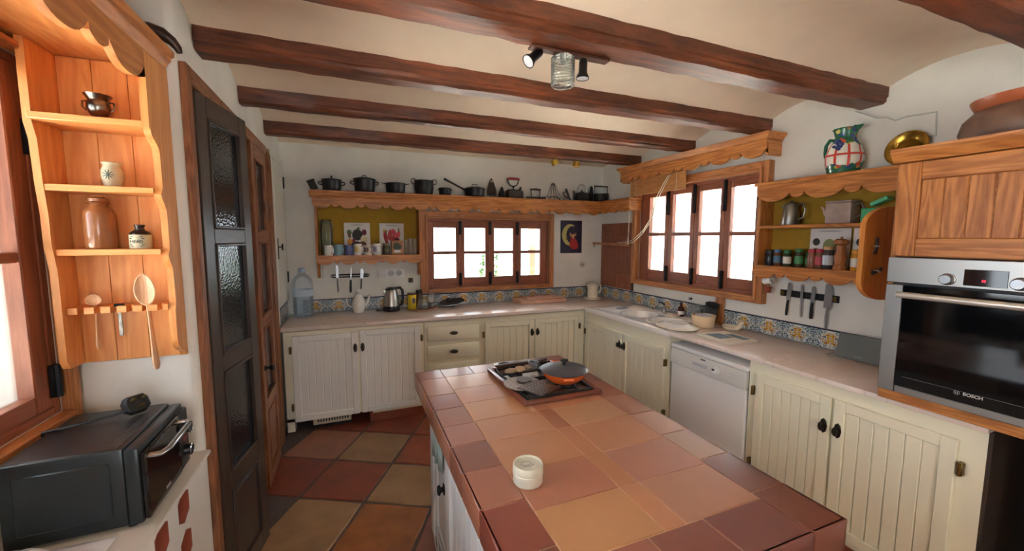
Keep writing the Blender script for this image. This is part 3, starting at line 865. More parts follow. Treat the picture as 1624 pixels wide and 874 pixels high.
MB().box(0.285, 0.325, -0.0085, -0.004, 0.778, 0.786).build('badge', plain('badge_dark', srgb(70, 70, 80), 0.5), cp)
MB().box(0.03, 0.60, 0.05, 0.08, 0.0, 0.11).build('kick_board', plain('kick_grey', srgb(150, 150, 152), 0.5), dw)

# ---- worktops
w1 = MB().box(XL+0.03, XR-0.002, 3.545, YB-0.002, 0.878, ZC, 0.006, 2).build('back_worktop', MARBLE)
tag(w1, 'pale pink marble worktop along the back wall', 'worktop')
w2 = MB().box(2.234, XR-0.002, 2.335, 3.542, 0.868, ZC, 0.006, 2).build('sink_worktop', plain('sink_top_white', srgb(236, 230, 226), 0.2))
tag(w2, 'white marble worktop holding the two sink bowls under the right window', 'worktop')
w3 = MB().box(2.234, XR-0.002, 0.676, 2.332, 0.884, ZC, 0.006, 2).build('oven_worktop', MARBLE)
tag(w3, 'pinkish marble worktop over the dishwasher beside the oven', 'worktop')
SINKS = [(2.50, 2.995, 0.175, 0.165), (2.50, 2.645, 0.165, 0.150)]
for (x, y, rx, ry) in SINKS:
    k = MB().lathe([(1, 0.85), (1, 0.95)], n=40, sx=rx, sy=ry, c=(x, y, 0)).build('cutter', CREAM)
    cut(w2, k)
sk = thing('sink', 'white ceramic double-bowl sink under the right window', 'sink', (2.50, 2.82, 0.72))
for (x, y, rx, ry) in SINKS:
    mb = MB()
    mb.lathe([(rx+0.012, 0.914), (rx+0.010, 0.918), (rx-0.004, 0.918), (rx-0.008, 0.905), (rx-0.012, 0.80), (rx-0.05, 0.748), (0.02, 0.742), (0.02, 0.735), (rx-0.045, 0.738), (rx-0.004, 0.796), (rx-0.001, 0.9)], n=40, c=(x, y, 0), sy=ry/rx, cap=False)
    o = mb.build('bowl', WHITEC, sk, world=True)
    mb = MB(); mb.lathe([(0.028, 0.743), (0.026, 0.748), (0.001, 0.746)], n=16, c=(x, y, 0)); mb.build('drain', STEEL, o)
tp = thing('mixer_tap', 'low dark tap behind the left sink bowl', 'tap', (2.735, 2.93, ZC))
mb = MB(); mb.lathe([(0.026, 0), (0.024, 0.01), (0.015, 0.02), (0.014, 0.075), (0.018, 0.085), (0.001, 0.09)], n=14); mb.build('body', CHROME, tp)
mb = MB(); mb.tube([(0,0,0.05), (-0.05,0,0.075), (-0.10,0,0.08), (-0.135,0,0.07), (-0.14,0,0.05)], 0.009, 8); mb.build('spout', CHROME, tp)
mb = MB(); mb.tube([(0,0,0.085), (-0.02,0.01,0.105), (-0.06,0.02,0.112)], [0.008,0.007,0.005], 8); mb.build('lever', BLACKP, tp)

# ---- oven tower: shelf board, oven, upper cabinet
OV = (2.183, 1.008, 0.961)
ov = thing('built_in_oven', 'stainless steel built-in oven with black glass door', 'oven', OV, -PI/2)
BGLASS = plain('oven_glass', srgb(10, 11, 13), 0.06, spec=0.6)
MB().box(0.02, 0.575, 0.022, 0.52, 0.01, 0.585).build('body', plain('oven_body', srgb(60, 60, 62), 0.5, 0.5), ov)
pn = MB().box(0, 0.595, 0.0, 0.022, 0.478, 0.588, 0.003).build('control_panel', BRUSHED, ov)
dr = MB()
dr.box(0, 0.060, 0.0, 0.022, 0, 0.470, 0.003); dr.box(0.535, 0.595, 0.0, 0.022, 0, 0.470, 0.003); dr.box(0.060, 0.535, 0.0, 0.022, 0, 0.032, 0.003)
dr = dr.build('door', BRUSHED, ov)
MB().box(0.060, 0.535, -0.003, 0.02, 0.032, 0.470, 0.002).build('door_glass', BGLASS, dr)
MB().box(0.085, 0.51, -0.0040, -0.002, 0.0755, 0.0765).build('glass_line', plain('grey_line', srgb(120, 120, 120), 0.4), dr)
mb = MB(); mb.tube([(0.064, -0.052, 0.433), (0.53, -0.052, 0.433)], 0.013, 14)
for x in (0.075, 0.52): mb.tube([(x, -0.005, 0.433), (x, -0.052, 0.433)], 0.009, 10)
mb.build('handle', plain('satin_handle', srgb(214, 208, 200), 0.3, 0.6), dr)
for x in (0.194, 0.380):
    mb = MB(); mb.lathe([(0.024, 0), (0.024, 0.004), (0.021, 0.006), (0.020, 0.022), (0.017, 0.026), (0.001, 0.026)], n=24, M=T(x, 0, 0.508) @ RX(PI/2)); mb.build('knob', STEEL, pn)
MB().box(0.238, 0.351, -0.002, 0.01, 0.489, 0.551, 0.001).build('display', BGLASS, pn)
def emis(name, col, s):
    m, nt, p = new_mat(name); p.inputs['Base Color'].default_value = (0,0,0,1); p.inputs['Emission Color'].default_value = col; p.inputs['Emission Strength'].default_value = s; return m
mb = MB()
for k in range(2): mb.box(0.287+k*0.006, 0.2905+k*0.006, -0.0026, -0.001, 0.505, 0.514)
mb.build('clock_digit', emis('clock_red', (1, 0.02, 0.05, 1), 3.0), pn)
LOGO = plain('logo_silver', srgb(190, 190, 190), 0.35, 0.5)
text_mesh('brand_lettering', 'BOSCH', 0.0165, LOGO, dr, T(0.298, -0.004, 0.068) @ STAND, bold=0.0004)
mb = MB()
R = []
n = 20
for (r, y) in ((0.0085, -0.0035), (0.0072, -0.0035)):
    R.append([mb.bm.verts.new((0.254+r*math.cos(2*PI*i/n), y, 0.068+r*math.sin(2*PI*i/n))) for i in range(n)])
mb.skin(R, True, False)
mb.box(0.2505, 0.2520, -0.0038, -0.003, 0.063, 0.073); mb.box(0.2560, 0.2575, -0.0038, -0.003, 0.063, 0.073); mb.box(0.2505, 0.2575, -0.0038, -0.003, 0.0675, 0.0685)
mb.build('brand_emblem', LOGO, dr)

tw = thing('oven_housing', 'pine housing around the built-in oven with the planked cabinet door above', 'cabinet', (2.205, 1.014, 0), -PI/2)
MB().box(0, 0.66, 0, 0.66, 0.913, 0.960, 0.004).build('deck', PINE('x'), tw)
MB().box(0, 0.019, 0.002, 0.66, 0.960, 1.96, 0.002).build('side_panel', PINE('z'), tw)
MB().box(0.64, 0.66, -0.004, 0.66, 0.0, 1.96, 0.002).build('side_panel', PINE('z'), tw)
MB().box(0.40, 0.64, 0.40, 0.66, 0.0, 0.912).build('back_panel', plain('bay_shade', srgb(40, 34, 28), 0.9), tw)  # near-black colour stands in for the shade of the open bay
MB().box(0.019, 0.64, 0.008, 0.66, 1.552, 1.955).build('cabinet_body', PINE('x'), tw)
plank_door(tw, 0.012, 0.650, 1.555, 1.945, 7, None, None, PINE, st=0.075, gap=0.003, yf=-0.016, rec=0.007)
mb = MB(); mb.prism([(0.02, 1.945), (-0.020, 1.950), (-0.028, 1.965), (-0.045, 1.985), (-0.048, 2.005), (0.66, 2.005), (0.66, 1.945)], 'x', -0.010, 0.70, 0.002)
mb.build('cornice', PINE('x'), tw)

# ---- rounded end board with hooks between the wall shelf and the oven housing
poly = [(2.8715, 1.335)]
for i in range(9):
    a = PI/2 * i/8
    poly.append((2.49 - 0.212*math.sin(a), 1.425 - 0.105*math.cos(a)))
for i in range(9):
    a = PI/2 * i/8
    poly.append((2.49 - 0.212*math.cos(a), 1.685 + 0.10*math.sin(a)))
poly.append((2.8715, 1.785))
eb = MB().prism(poly, 'y', 1.150, 1.172).build('rounded_end_board', wood('honey_pine', srgb(226, 156, 74), srgb(196, 120, 50), 'z', 0.8, 0.4, 0.4))
tag(eb, 'honey-coloured pine board with rounded front corners beside the oven', 'board')

# ---- island
ISX0, ISX1, ISY0, ISY1, ISZ = 0.297, 1.195, 0.585, 2.178, 0.889
isl = thing('kitchen_island', 'kitchen island with terracotta tiled top and white planked base', 'island', ((ISX0+ISX1)/2, (ISY0+ISY1)/2, 0))
IW = plain('island_white', srgb(226, 228, 230), 0.45, bump=0.04, bscale=30)
mb = MB(); mb.box(0.40, 1.12, 0.66, 2.11, 0.0, 0.80); mb.box(0.365, 0.402, 2.045, 2.11, 0, 0.80, 0.002); mb.box(0.365, 0.402, 1.66, 1.735, 0, 0.80, 0.002); mb.box(0.365, 0.402, 0.66, 0.73, 0, 0.80, 0.002)
mb.box(0.372, 0.402, 0.73, 1.66, 0.72, 0.80); mb.box(0.372, 0.402, 0.73, 1.66, 0.0, 0.09); mb.box(0.372, 0.402, 1.735, 2.045, 0.70, 0.80); mb.box(0.372, 0.402, 1.735, 2.045, 0.0, 0.05)
base = mb.build('base', IW, isl, world=True)
nmb = 12
for k in range(nmb):
    a = 0.73 + (1.66-0.73)*k/nmb
    MB().box(0.380, 0.402, a+0.0015, a+(0.93/nmb)-0.0015, 0.09, 0.72, 0.003).build('plank', IW, base)
d = MB(); 
d.box(0.384, 0.402, 1.75, 2.03, 0.06, 0.69, 0.003); d = d.build('door', IW, isl, world=True)
mb = MB(); mb.box(0.374, 0.386, 1.75, 1.79, 0.06, 0.69, 0.002); mb.box(0.374, 0.386, 1.99, 2.03, 0.06, 0.69, 0.002); mb.box(0.374, 0.386, 1.79, 1.99, 0.65, 0.69, 0.002); mb.box(0.374, 0.386, 1.79, 1.99, 0.06, 0.10, 0.002)
mb.build('door_frame', IW, d)
mb = MB(); M = T(0.374, 1.80, 0.425) @ RY(-PI/2)
mb.lathe([(0.02, 0), (0.02, 0.004), (0.009, 0.008), (0.009, 0.016), (0.018, 0.022), (0.016, 0.032), (0.001, 0.036)], n=12, M=M, sx=1.5)
mb.build('knob', BLACKIRON, d)
core = MB().box(ISX0+0.010, ISX1-0.010, ISY0+0.010, ISY1-0.010, 0.802, ISZ-0.0022).build('worktop', plain('island_grout', srgb(196, 154, 124), 0.85, bump=0.2, bscale=80), isl, world=True)
ITM = tile_mat('island_tile', [srgb(170, 112, 80), srgb(160, 98, 70)], 0.36, 0.10, 0.22, 4, own=True)
rnd = random.Random(11)
def itile(x0, x1, y0, y1, col, lip=None):
    """one tile of the top; edge tiles fold over the rim"""
    g = 0.0014
    mb = MB(); dz = rnd.uniform(-0.0007, 0.0007)
    mb.box(x0+g, x1-g, y0+g, y1-g, ISZ-0.012, ISZ+dz, 0.0014)
    z0 = ISZ-0.088
    for s in (lip or ''):
        if s == 'l': mb.box(x0, x0+0.016, y0+g, y1-g, z0, ISZ+dz, 0.006, 2)
        if s == 'r': mb.box(x1-0.016, x1, y0+g, y1-g, z0, ISZ+dz, 0.006, 2)
        if s == 'f': mb.box(x0+g, x1-g, y0, y0+0.016, z0, ISZ+dz, 0.006, 2)
        if s == 'b': mb.box(x0+g, x1-g, y1-0.016, y1, z0, ISZ+dz, 0.006, 2)
    o = mb.build('tile', ITM, core)
    o.color = srgb(*[c*0.95 + rnd.uniform(-3, 3) for c in col])
    return o
HOB = (0.672, 1.085, 1.545, 2.045)
XA, XB_, XC, XD = 0.437, 0.716, 0.786, 1.060
lb = [ISY0, 0.795, 0.978, 1.164, 1.333, 1.490, 1.656, 1.815, 2.045, ISY1]
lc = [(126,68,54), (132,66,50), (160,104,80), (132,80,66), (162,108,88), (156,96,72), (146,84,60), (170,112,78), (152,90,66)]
for a, b, c in zip(lb[:-1], lb[1:], lc): itile(ISX0, XA, a, b, c, 'lf' if a == ISY0 else ('lb' if b == ISY1 else 'l'))
rb_ = [ISY0, 0.76, 0.947, 1.128, 1.312, 1.51, 1.70, 1.88, 2.045, ISY1]
rc = [(122,72,58), (126,80,66), (164,124,104), (168,128,108), (162,108,88), (152,92,72), (148,88,70), (150,90,70), (146,84,64)]  # the two palest tiles have window glare painted into their colour
for a, b, c in zip(rb_[:-1], rb_[1:], rc): itile(XD, ISX1, a, b, c, 'rf' if a == ISY0 else ('rb' if b == ISY1 else 'r'))
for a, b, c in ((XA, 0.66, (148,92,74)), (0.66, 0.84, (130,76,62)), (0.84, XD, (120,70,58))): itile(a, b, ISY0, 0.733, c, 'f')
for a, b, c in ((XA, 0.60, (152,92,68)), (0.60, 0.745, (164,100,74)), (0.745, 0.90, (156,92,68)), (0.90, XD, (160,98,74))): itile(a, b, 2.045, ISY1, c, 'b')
rows = [0.733, 0.924, 1.110, 1.316, 1.496, 1.68, 1.86, 2.045]
fl = [(188,132,92), (170,112,82), (184,128,92), (188,132,94), (192,136,94), (188,130,90), (190,136,96)]
fm = [(184,130,94), (178,122,88), (182,126,92), (168,104,74), (180,120,86), (180,120,86), (180,120,86)]
fr_ = [(170,124,98), (168,120,98), (182,128,98), (190,140,102), (182,126,90), (180,124,90), (180,124,90)]
for k, (a, b) in enumerate(zip(rows[:-1], rows[1:])):
    for (p, q, cl) in ((XA, XB_, fl), (XB_, XC, fm), (XC, XD, fr_)):
        if b > HOB[2]+0.001 and p >= XB_:
            if a < HOB[2]: itile(p, q, a, min(b, HOB[2]+0.02), cl[k])
            continue
        itile(p, min(q, HOB[0]+0.02) if b > HOB[2]+0.02 else q, a, b, cl[k])

# ---- left niche: masonry bench, soffit, pelmet, corner shelf
bt = thing('masonry_bench', 'white masonry bench with hexagonal terracotta vents under the left window', 'bench', (-0.76, 0.9, 0))
fr = MB().box(-0.66, -0.566, -0.19, YN-0.004, 0, 0.770).build('front_wall', PLASTER, None)
hexes = []
for (y, z) in [(a, b) for a in (1.62, 1.45, 1.28, 1.11) for b in (0.705, 0.560, 0.415, 0.27)]:
    hexes.append((y, z))
mb = MB()
def hexp(y, z, s=1.0): return [(y, z+0.060*s), (y+0.048*s, z+0.034*s), (y+0.048*s, z-0.034*s), (y, z-0.060*s), (y-0.048*s, z-0.034*s), (y-0.048*s, z+0.034*s)]
for (y, z) in hexes: mb.prism(hexp(y, z), 'x', -0.70, -0.50)
k = mb.build('cutter', CREAM, smooth=False)
cut(fr, k)
fr.parent = bt; fr.matrix_parent_inverse = bt.matrix_basis.inverted()
TERR = plain('terracotta_vent', srgb(150, 70, 46), 0.7, bump=0.2, bscale=50)
for (y, z) in hexes:
    mb = MB(); rg = []
    for (s, x) in ((1.0, -0.66), (1.0, -0.567), (0.86, -0.567), (0.86, -0.66)):
        rg.append(mb.ring([(x, a, b) for a, b in hexp(y, z, s)]))
    mb.skin(rg, True, False)
    mb.build('vent_block', TERR, bt, world=True, smooth=False)
MB().box(XN+0.002, -0.55, -0.19, YN-0.002, 0.770, 0.785, 0.004).build('top', plain('bench_top', srgb(226, 222, 216), 0.4), bt, world=True)
MB().box(XN+0.002, -0.90, -0.19, YN-0.004, 0, 0.757).build('back_wall', plain('vent_void', srgb(70, 50, 42), 0.9), bt, world=True)  # dark brown paints in the shade seen through the vents

pm = thing('niche_pelmet', 'pine pelmet with scalloped lower edge and moulded top above the left window niche', 'pelmet', (-0.6, 1.1, 2.1))
pts = [(0.30+s, z) for s, z in scallop(1.687-0.30, 2.252, 2.120, 0.056, 0.195, 0.085, 10)]
MB().prism(pts, 'x', -0.621, -0.600).build('board', wood('niche_pine', srgb(206, 140, 82), srgb(168, 100, 52), 'y', 0.8, 0.45, 0.5), pm, world=True)
mb = MB(); mb.prism([(-0.625, 2.253), (-0.625, 2.232), (-0.5995, 2.232), (-0.594, 2.240), (-0.590, 2.250), (-0.582, 2.257), (-0.581, 2.268), (-0.571, 2.274), (-0.570, 2.290), (-0.625, 2.290)], 'y', 0.30, YN-0.012)
mb.build('moulding', wood('niche_pine', srgb(206, 140, 82), srgb(168, 100, 52), 'y', 0.8, 0.45, 0.5), pm, world=True)
MB().box(XN+0.002, -0.622, 0.30, YN-0.002, 2.232, 2.250).build('soffit', PALEPINE('y'), pm, world=True)

sh = thing('corner_shelf', 'pale pine open shelf with spoon rack hung on the niche end wall', 'shelf', (-0.74, YN, 1.18))
PL = PALEPINE
for (a, b) in ((-0.895, -0.805), (-0.805, -0.71), (-0.71, -0.620)):
    MB().box(a+0.0006, b-0.0006, YN-0.014, YN-0.001, 1.182, 2.230, 0.001).build('back_plank', PL('z'), sh, world=True)
lp = [(YN-0.001, 2.230), (1.715, 2.230), (1.715, 1.98), (1.73, 1.93), (1.735, 1.80), (1.745, 1.70), (1.745, 1.60), (1.76, 1.52), (1.76, 1.21), (1.775, 1.185), (YN-0.001, 1.182)]
MB().prism(lp, 'x', -0.915, -0.895).build('side_panel', PL('z'), sh, world=True)
def ogee(ya, yb_, za, zb_):
    out = []
    for i in range(9):
        t = i/8
        out.append((ya + (yb_-ya)*(t + math.sin(2*PI*t)*-0.12), za + (zb_-za)*t))
    return out
rp = [(YN-0.001, 2.230), (1.690, 2.230), (1.690, 2.14)] + ogee(1.690, 1.688, 2.13, 1.985) + ogee(1.695, 1.752, 1.98, 1.915) + [(1.754, 1.80)] + ogee(1.738, 1.772, 1.775, 1.715) + [(1.774, 1.592)] + ogee(1.757, 1.786, 1.566, 1.51) + [(1.79, 1.39)] + [(1.778, 1.365), (1.778, 1.26), (1.785, 1.235), (1.81, 1.215), (1.84, 1.20), (1.85, 1.182), (YN-0.001, 1.182)]
MB().prism(rp, 'x', -0.620, -0.600).build('side_panel', PL('z'), sh, world=True)
for (za, zb_, yf) in ((1.986, 2.007, 1.692), (1.776, 1.797, 1.738), (1.567, 1.588, 1.757)):
    MB().box(-0.895, -0.620, yf, YN-0.014, za, zb_, 0.002).build('shelf_board', PL('x'), sh, world=True)
mb = MB(); mb.box(-0.895, -0.620, 1.812, YN-0.014, 1.367, 1.390, 0.001)
rk = mb.build('spoon_rack', PL('x'), sh, world=True)
x = -0.893
for k in range(7):
    ww = 0.027 if k < 6 else 0.05
    MB().box(x, min(x+ww, -0.6205), 1.778, 1.812, 1.367, 1.390, 0.001).build('tooth', PL('x'), rk)
    x += 0.043 if k < 5 else 0.042
# ---- dark curved bracket on the wall corner above the shelf
mb = MB()
path = [(-0.73, 1.845, 2.345), (-0.68, 1.84, 2.352), (-0.63, 1.835, 2.352), (-0.595, 1.835, 2.343), (-0.570, 1.84, 2.325), (-0.556, 1.846, 2.305), (-0.552, 1.848, 2.290)]
mb.tube(path, [0.020, 0.022, 0.022, 0.021, 0.017, 0.013, 0.009], 10)
tag(mb.build('curved_bracket', plain('dark_horn', srgb(62, 36, 26), 0.45)), 'dark brown curved wooden bracket wrapping the wall corner above the pelmet', 'bracket')

# ---- long shelf on the back wall
bs = thing('wall_shelf', 'long pine wall shelf with scalloped front carrying the cast iron pots', 'shelf', (1.2, YB, 2.0))
MB().box(-0.335, XR-0.001, 3.978, YB-0.001, 2.026, 2.050, 0.004).build('top_board', PINE('x'), bs, world=True)
pts = [(-0.315+s, z) for s, z in scallop(2.715+0.315, 2.027, 1.888, 0.046, 0.165, 0.06)]
MB().prism(pts, 'y', 3.992, 4.012).build('front_board', PINE('x'), bs, world=True)
mb = MB(); mb.prism([(3.993, 1.985), (3.985, 1.995), (3.980, 2.026), (4.0, 2.026), (4.0, 1.985)], 'x', -0.335, 2.715); mb.build('moulding', PINE('x'), bs, world=True)
MB().box(2.70, XR-0.001, 3.455, 3.977, 2.026, 2.050, 0.004).build('top_board', PINE('y'), bs, world=True)
pts = [(3.47+s, z) for s, z in scallop(3.99-3.47, 2.027, 1.905, 0.03, 0.13, 0.05)]
MB().prism(pts, 'x', 2.712, 2.732).build('front_board', PINE('y'), bs, world=True)
MB().box(2.732, XR-0.001, 3.47, 3.49, 1.915, 2.026, 0.002).build('end_board', PINE('x'), bs, world=True)
sp_ = lambda a: [(YB-0.001, 2.026), (4.012, 2.026), (4.012, 1.43), (4.03, 1.40), (4.09, 1.34), (4.12, 1.27), (4.15, 1.245), (YB-0.001, 1.245)]
MB().prism(sp_(0), 'x', -0.300, -0.280, 0.002).build('side_panel', PINE('z'), bs, world=True)
MB().prism(sp_(0), 'x', 0.622, 0.642, 0.002).build('side_panel', PINE('z'), bs, world=True)
MB().box(-0.280, 0.622, YB-0.008, YB-0.001, 1.40, 2.026).build('back_panel', OCHRE, bs, world=True)
MB().box(-0.280, 0.622, 4.000, YB-0.008, 1.440, 1.462, 0.002).build('shelf_board', PINE('x'), bs, world=True)
pts = [(-0.300+s, z) for s, z in scallop(0.642+0.300, 1.462, 1.376, 0.034, 0.15, 0.05)]
MB().prism(pts, 'y', 3.990, 4.000).build('lower_front_board', PINE('x'), bs, world=True)

# ---- spice shelf on the right wall
rs = thing('spice_shelf', 'pine wall shelf with scalloped boards holding spices on the right wall', 'shelf', (XR, 1.6, 1.9))
MB().box(2.695, XR-0.001, 1.174, 2.055, 1.994, 2.018, 0.004).build('top_board', PINE('y'), rs, world=True)
pts = [(1.175+s, z) for s, z in scallop(2.035-1.175, 1.995, 1.880, 0.052, 0.20, 0.07)]
MB().prism(pts, 'x', 2.706, 2.724).build('front_board', PINE('y'), rs, world=True)
sp2 = [(XR-0.001, 1.994), (2.724, 1.994), (2.724, 1.42), (2.73, 1.40), (2.79, 1.36), (2.82, 1.30), (2.85, 1.27), (XR-0.001, 1.27)]
MB().prism(sp2, 'y', 2.015, 2.035, 0.002).build('side_panel', PINE('z'), rs, world=True)
MB().box(XR-0.008, XR-0.001, 1.172, 2.015, 1.40, 1.994).build('back_panel', OCHRE, rs, world=True)
MB().box(2.712, XR-0.008, 1.172, 2.015, 1.697, 1.717, 0.002).build('shelf_board', PINE('y'), rs, world=True)
MB().box(2.712, XR-0.008, 1.172, 2.015, 1.414, 1.436, 0.002).build('shelf_board', PINE('y'), rs, world=True)
pts = [(1.175+s, z) for s, z in scallop(2.035-1.175, 1.436, 1.346, 0.042, 0.19, 0.07)]
MB().prism(pts, 'x', 2.700, 2.712).build('lower_front_board', PINE('y'), rs, world=True)

# ---- pelmet over the right window
rp_ = thing('window_pelmet', 'pine box pelmet with scalloped edge above the right window', 'pelmet', (XR, 2.8, 2.3))
pts = [(1.990+s, z) for s, z in scallop(3.625-1.990, 2.325, 2.205, 0.050, 0.20, 0.08)]
MB().prism(pts, 'x', 2.712, 2.732).build('front_board', PINE('y'), rp_, world=True)
MB().box(2.732, XR-0.001, 1.990, 2.010, 2.212, 2.325, 0.002).build('end_board', PINE('x'), rp_, world=True)
MB().box(2.732, XR-0.001, 3.605, 3.625, 2.212, 2.325, 0.002).build('end_board', PINE('x'), rp_, world=True)
mb = MB()
prof = [(0, 2.318), (0.008, 2.322), (0.012, 2.335), (0.030, 2.350), (0.034, 2.366)]
ra = []
for (d_, z) in prof:
    ra.append(mb.ring([(XR-0.001, 1.990-d_, z), (2.712-d_, 1.990-d_, z), (2.712-d_, 3.625+d_, z), (XR-0.001, 3.625+d_, z)]))
mb.skin(ra, True, True)
mb.build('cornice', PINE('y'), rp_, world=True)
# ================================================================== LOOSE THINGS
def arc(c, r, a0, a1, n, plane='xz', ry=None):
    ry = ry or r
    out = []
    for i in range(n+1):
        a = math.radians(a0 + (a1-a0)*i/n)
        u, v = r*math.cos(a), ry*math.sin(a)
        out.append({'xz': (c[0]+u, c[1], c[2]+v), 'yz': (c[0], c[1]+u, c[2]+v), 'xy': (c[0]+u, c[1]+v, c[2])}[plane])
    return out

# ---- top shelf of the back wall: cast iron
ZS, YS = 2.0505, 4.075
def pot(name, label, x, r, h, lid=None, handles='ear', belly=1.0, hy=0.75, knob='loop', y=YS):
    root = thing(name, label, 'pot', (x, y, ZS), rz=0.0, group='cast iron on the long wall shelf')
    p = [(0.02, 0.0), (r*0.84, 0), (r*0.90, 0.006), (r*0.96*belly, h*0.45), (r, h*0.94), (r*1.05, h*0.96), (r*1.05, h), (r*0.97, h), (r*0.93, h*0.9), (r*0.82, 0.012), (0.02, 0.010)]
    mb = MB(); mb.lathe(p, n=28); mb.build('body', CASTIRON, root)
    for s in (-1, 1):
        mb = MB()
        if handles == 'ear':
            mb.tube([(s*r*0.96, -0.0, h*hy+0.008), (s*(r+0.022), 0, h*hy+0.012), (s*(r+0.030), 0, h*hy), (s*(r+0.022), 0, h*hy-0.014), (s*r*0.95, 0, h*hy-0.018)], 0.005, 8)
        elif handles == 'flat':
            mb.tube([(s*r*0.98, 0, h*0.93), (s*(r+0.018), 0, h*0.97), (s*(r+0.036), 0, h*1.02)], [0.010, 0.008, 0.006], 8, flat=0.5)
        elif handles == 'ring':
            mb.tube(arc((s*(r+0.010), 0, h*0.95), 0.024, 0, 350, 16), 0.004, 6)
        elif handles == 'stub':
            mb.tube([(s*r, 0, h*0.75), (s*(r+0.012), 0, h*0.78)], 0.006, 6)
        mb.build('handle', CASTIRON, root)
    if lid:
        mb = MB(); mb.lathe([(r*1.05, h), (r*1.03, h+0.006), (r*0.6, h+lid*0.8), (0.02, h+lid), (0.001, h+lid)], n=28); l = mb.build('lid', CASTIRON, root)
        mb = MB()
        if knob == 'loop': mb.tube(arc((0, 0, h+lid-0.004), 0.022, 0, 180, 10), 0.004, 6)
        else:
            mb.lathe([(0.006, h+lid-0.003), (0.005, h+lid+0.010), (0.010, h+lid+0.018), (0.006, h+lid+0.026), (0.001, h+lid+0.027)], n=10)
        mb.build('knob', CASTIRON, l)
    return root
ib = thing('iron_block', 'dark rough block leaning at the left end of the pot shelf', 'block', (-0.29, YS, ZS), group='cast iron on the long wall shelf')
M = T(0, 0, 0.0) @ RY(math.radians(-22))
mb = MB(); mb.box(-0.030, 0.030, -0.04, 0.04, 0.013, 0.088, 0.004, 1, M=M); mb.build('block', plain('old_stone', srgb(64, 60, 54), 0.8, bump=0.3, bscale=40), ib)
mb = MB(); mb.box(-0.034, 0.034, -0.042, 0.042, 0.088, 0.096, 0.002, 1, M=M); mb.build('lid', BLACKIRON, ib)
pot('cast_iron_pot', 'black lidded pot with a small knob, leftmost pot on the long shelf', -0.150, 0.083, 0.098, 0.016, 'ear', knob='k')
pot('cast_iron_pot', 'tall black casserole with domed lid and loop knob on the shelf', 0.134, 0.097, 0.120, 0.022, 'ear')
pot('cast_iron_pot', 'shallow open black pot with two flat ears on the shelf', 0.416, 0.092, 0.098, None, 'flat')
pot('cast_iron_pot', 'open black cauldron with two round wire ring handles', 0.690, 0.092, 0.138, None, 'ring', 1.06)
pot('cast_iron_pot', 'smallest black pot between the cauldron and the saucepan', 0.899, 0.062, 0.076, None, 'stub')
sp = thing('saucepan', 'black saucepan with long raised handle and lid on the shelf', 'saucepan', (1.214, YS, ZS), group='cast iron on the long wall shelf')
mb = MB(); mb.lathe([(0.02, 0), (0.090, 0), (0.100, 0.008), (0.106, 0.075), (0.106, 0.082), (0.10, 0.082), (0.095, 0.02), (0.02, 0.01)], n=28); mb.build('body', CASTIRON, sp)
mb = MB(); mb.lathe([(0.108, 0.082), (0.106, 0.088), (0.06, 0.102), (0.001, 0.106)], n=28); l = mb.build('lid', CASTIRON, sp)
mb = MB(); mb.tube([(-0.03, 0, 0.103), (-0.026, 0, 0.128), (0.026, 0, 0.128), (0.03, 0, 0.103)], 0.0035, 6); mb.build('lid_handle', BLACKIRON, l)
mb = MB(); mb.tube([(-0.10, 0, 0.066), (-0.15, -0.005, 0.088), (-0.24, -0.01, 0.130), (-0.325, -0.012, 0.168)], [0.012, 0.009, 0.010, 0.013], 8); mb.build('handle', CASTIRON, sp)

RUSTY = plain('rusty_iron', srgb(70, 58, 50), 0.6, 0.4, bump=0.3, bscale=70)
def sole(r=0.05, L=0.19, t=0.02, n=10):
    pts = [(-r, 0), (r, 0)]
    for i in range(n+1):
        u = i/n
        pts.append((r*(1-u)**0.62, L*(0.25+0.75*u)))
    for i in range(n-1, -1, -1):
        u = i/n
        pts.append((-r*(1-u)**0.62, L*(0.25+0.75*u)))
    out = [pts[0]]
    for q in pts[1:]:
        if abs(q[0]-out[-1][0])+abs(q[1]-out[-1][1]) > 1e-4: out.append(q)
    return out
fi = thing('iron_trivet', 'pointed openwork iron stand propped upright on the shelf', 'trivet', (1.412, YS+0.02, ZS), group='cast iron on the long wall shelf')
M = RX(math.radians(-8))
mb = MB(); mb.prism(sole(0.052, 0.185, 0.01), 'y', -0.006, 0.006); mb.xf(M @ T(0, 0, 0.028)); mb.build('plate', RUSTY, fi)
mb = MB()
for s in (-1, 1): mb.tube([(s*0.018, 0, 0.045), (s*0.022, -0.02, 0.015), (s*0.026, -0.022, 0.0)], 0.005, 6)
mb.tube([(0, 0.03, 0.07), (0, 0.055, 0.0)], 0.005, 6)
mb.build('leg', RUSTY, fi)
mb = MB(); mb.tube([(-0.014, -0.012+0.02, 0.165), (0.014, -0.012+0.02, 0.185)], 0.003, 6); mb.tube([(0.014, 0.008, 0.165), (-0.014, 0.008, 0.185)], 0.003, 6); mb.build('cross', plain('pale_lead', srgb(190, 188, 182), 0.5), fi)
s9 = thing('iron_sole', 'narrow black iron sole plate standing on end beside the charcoal iron', 'iron', (1.519, YS+0.01, ZS), group='cast iron on the long wall shelf')
mb = MB(); mb.prism(sole(0.036, 0.125), 'y', -0.010, 0.010, 0.002); mb.build('plate', CASTIRON, s9)
mb = MB(); mb.tube([(0, -0.01, 0.05), (0, -0.030, 0.05), (0, -0.030, 0.085), (0, -0.01, 0.085)], 0.005, 6); mb.build('grip', CASTIRON, s9)
ci = thing('charcoal_iron', 'antique charcoal iron with red wooden handle on the shelf', 'iron', (1.670, YS, ZS), group='cast iron on the long wall shelf')
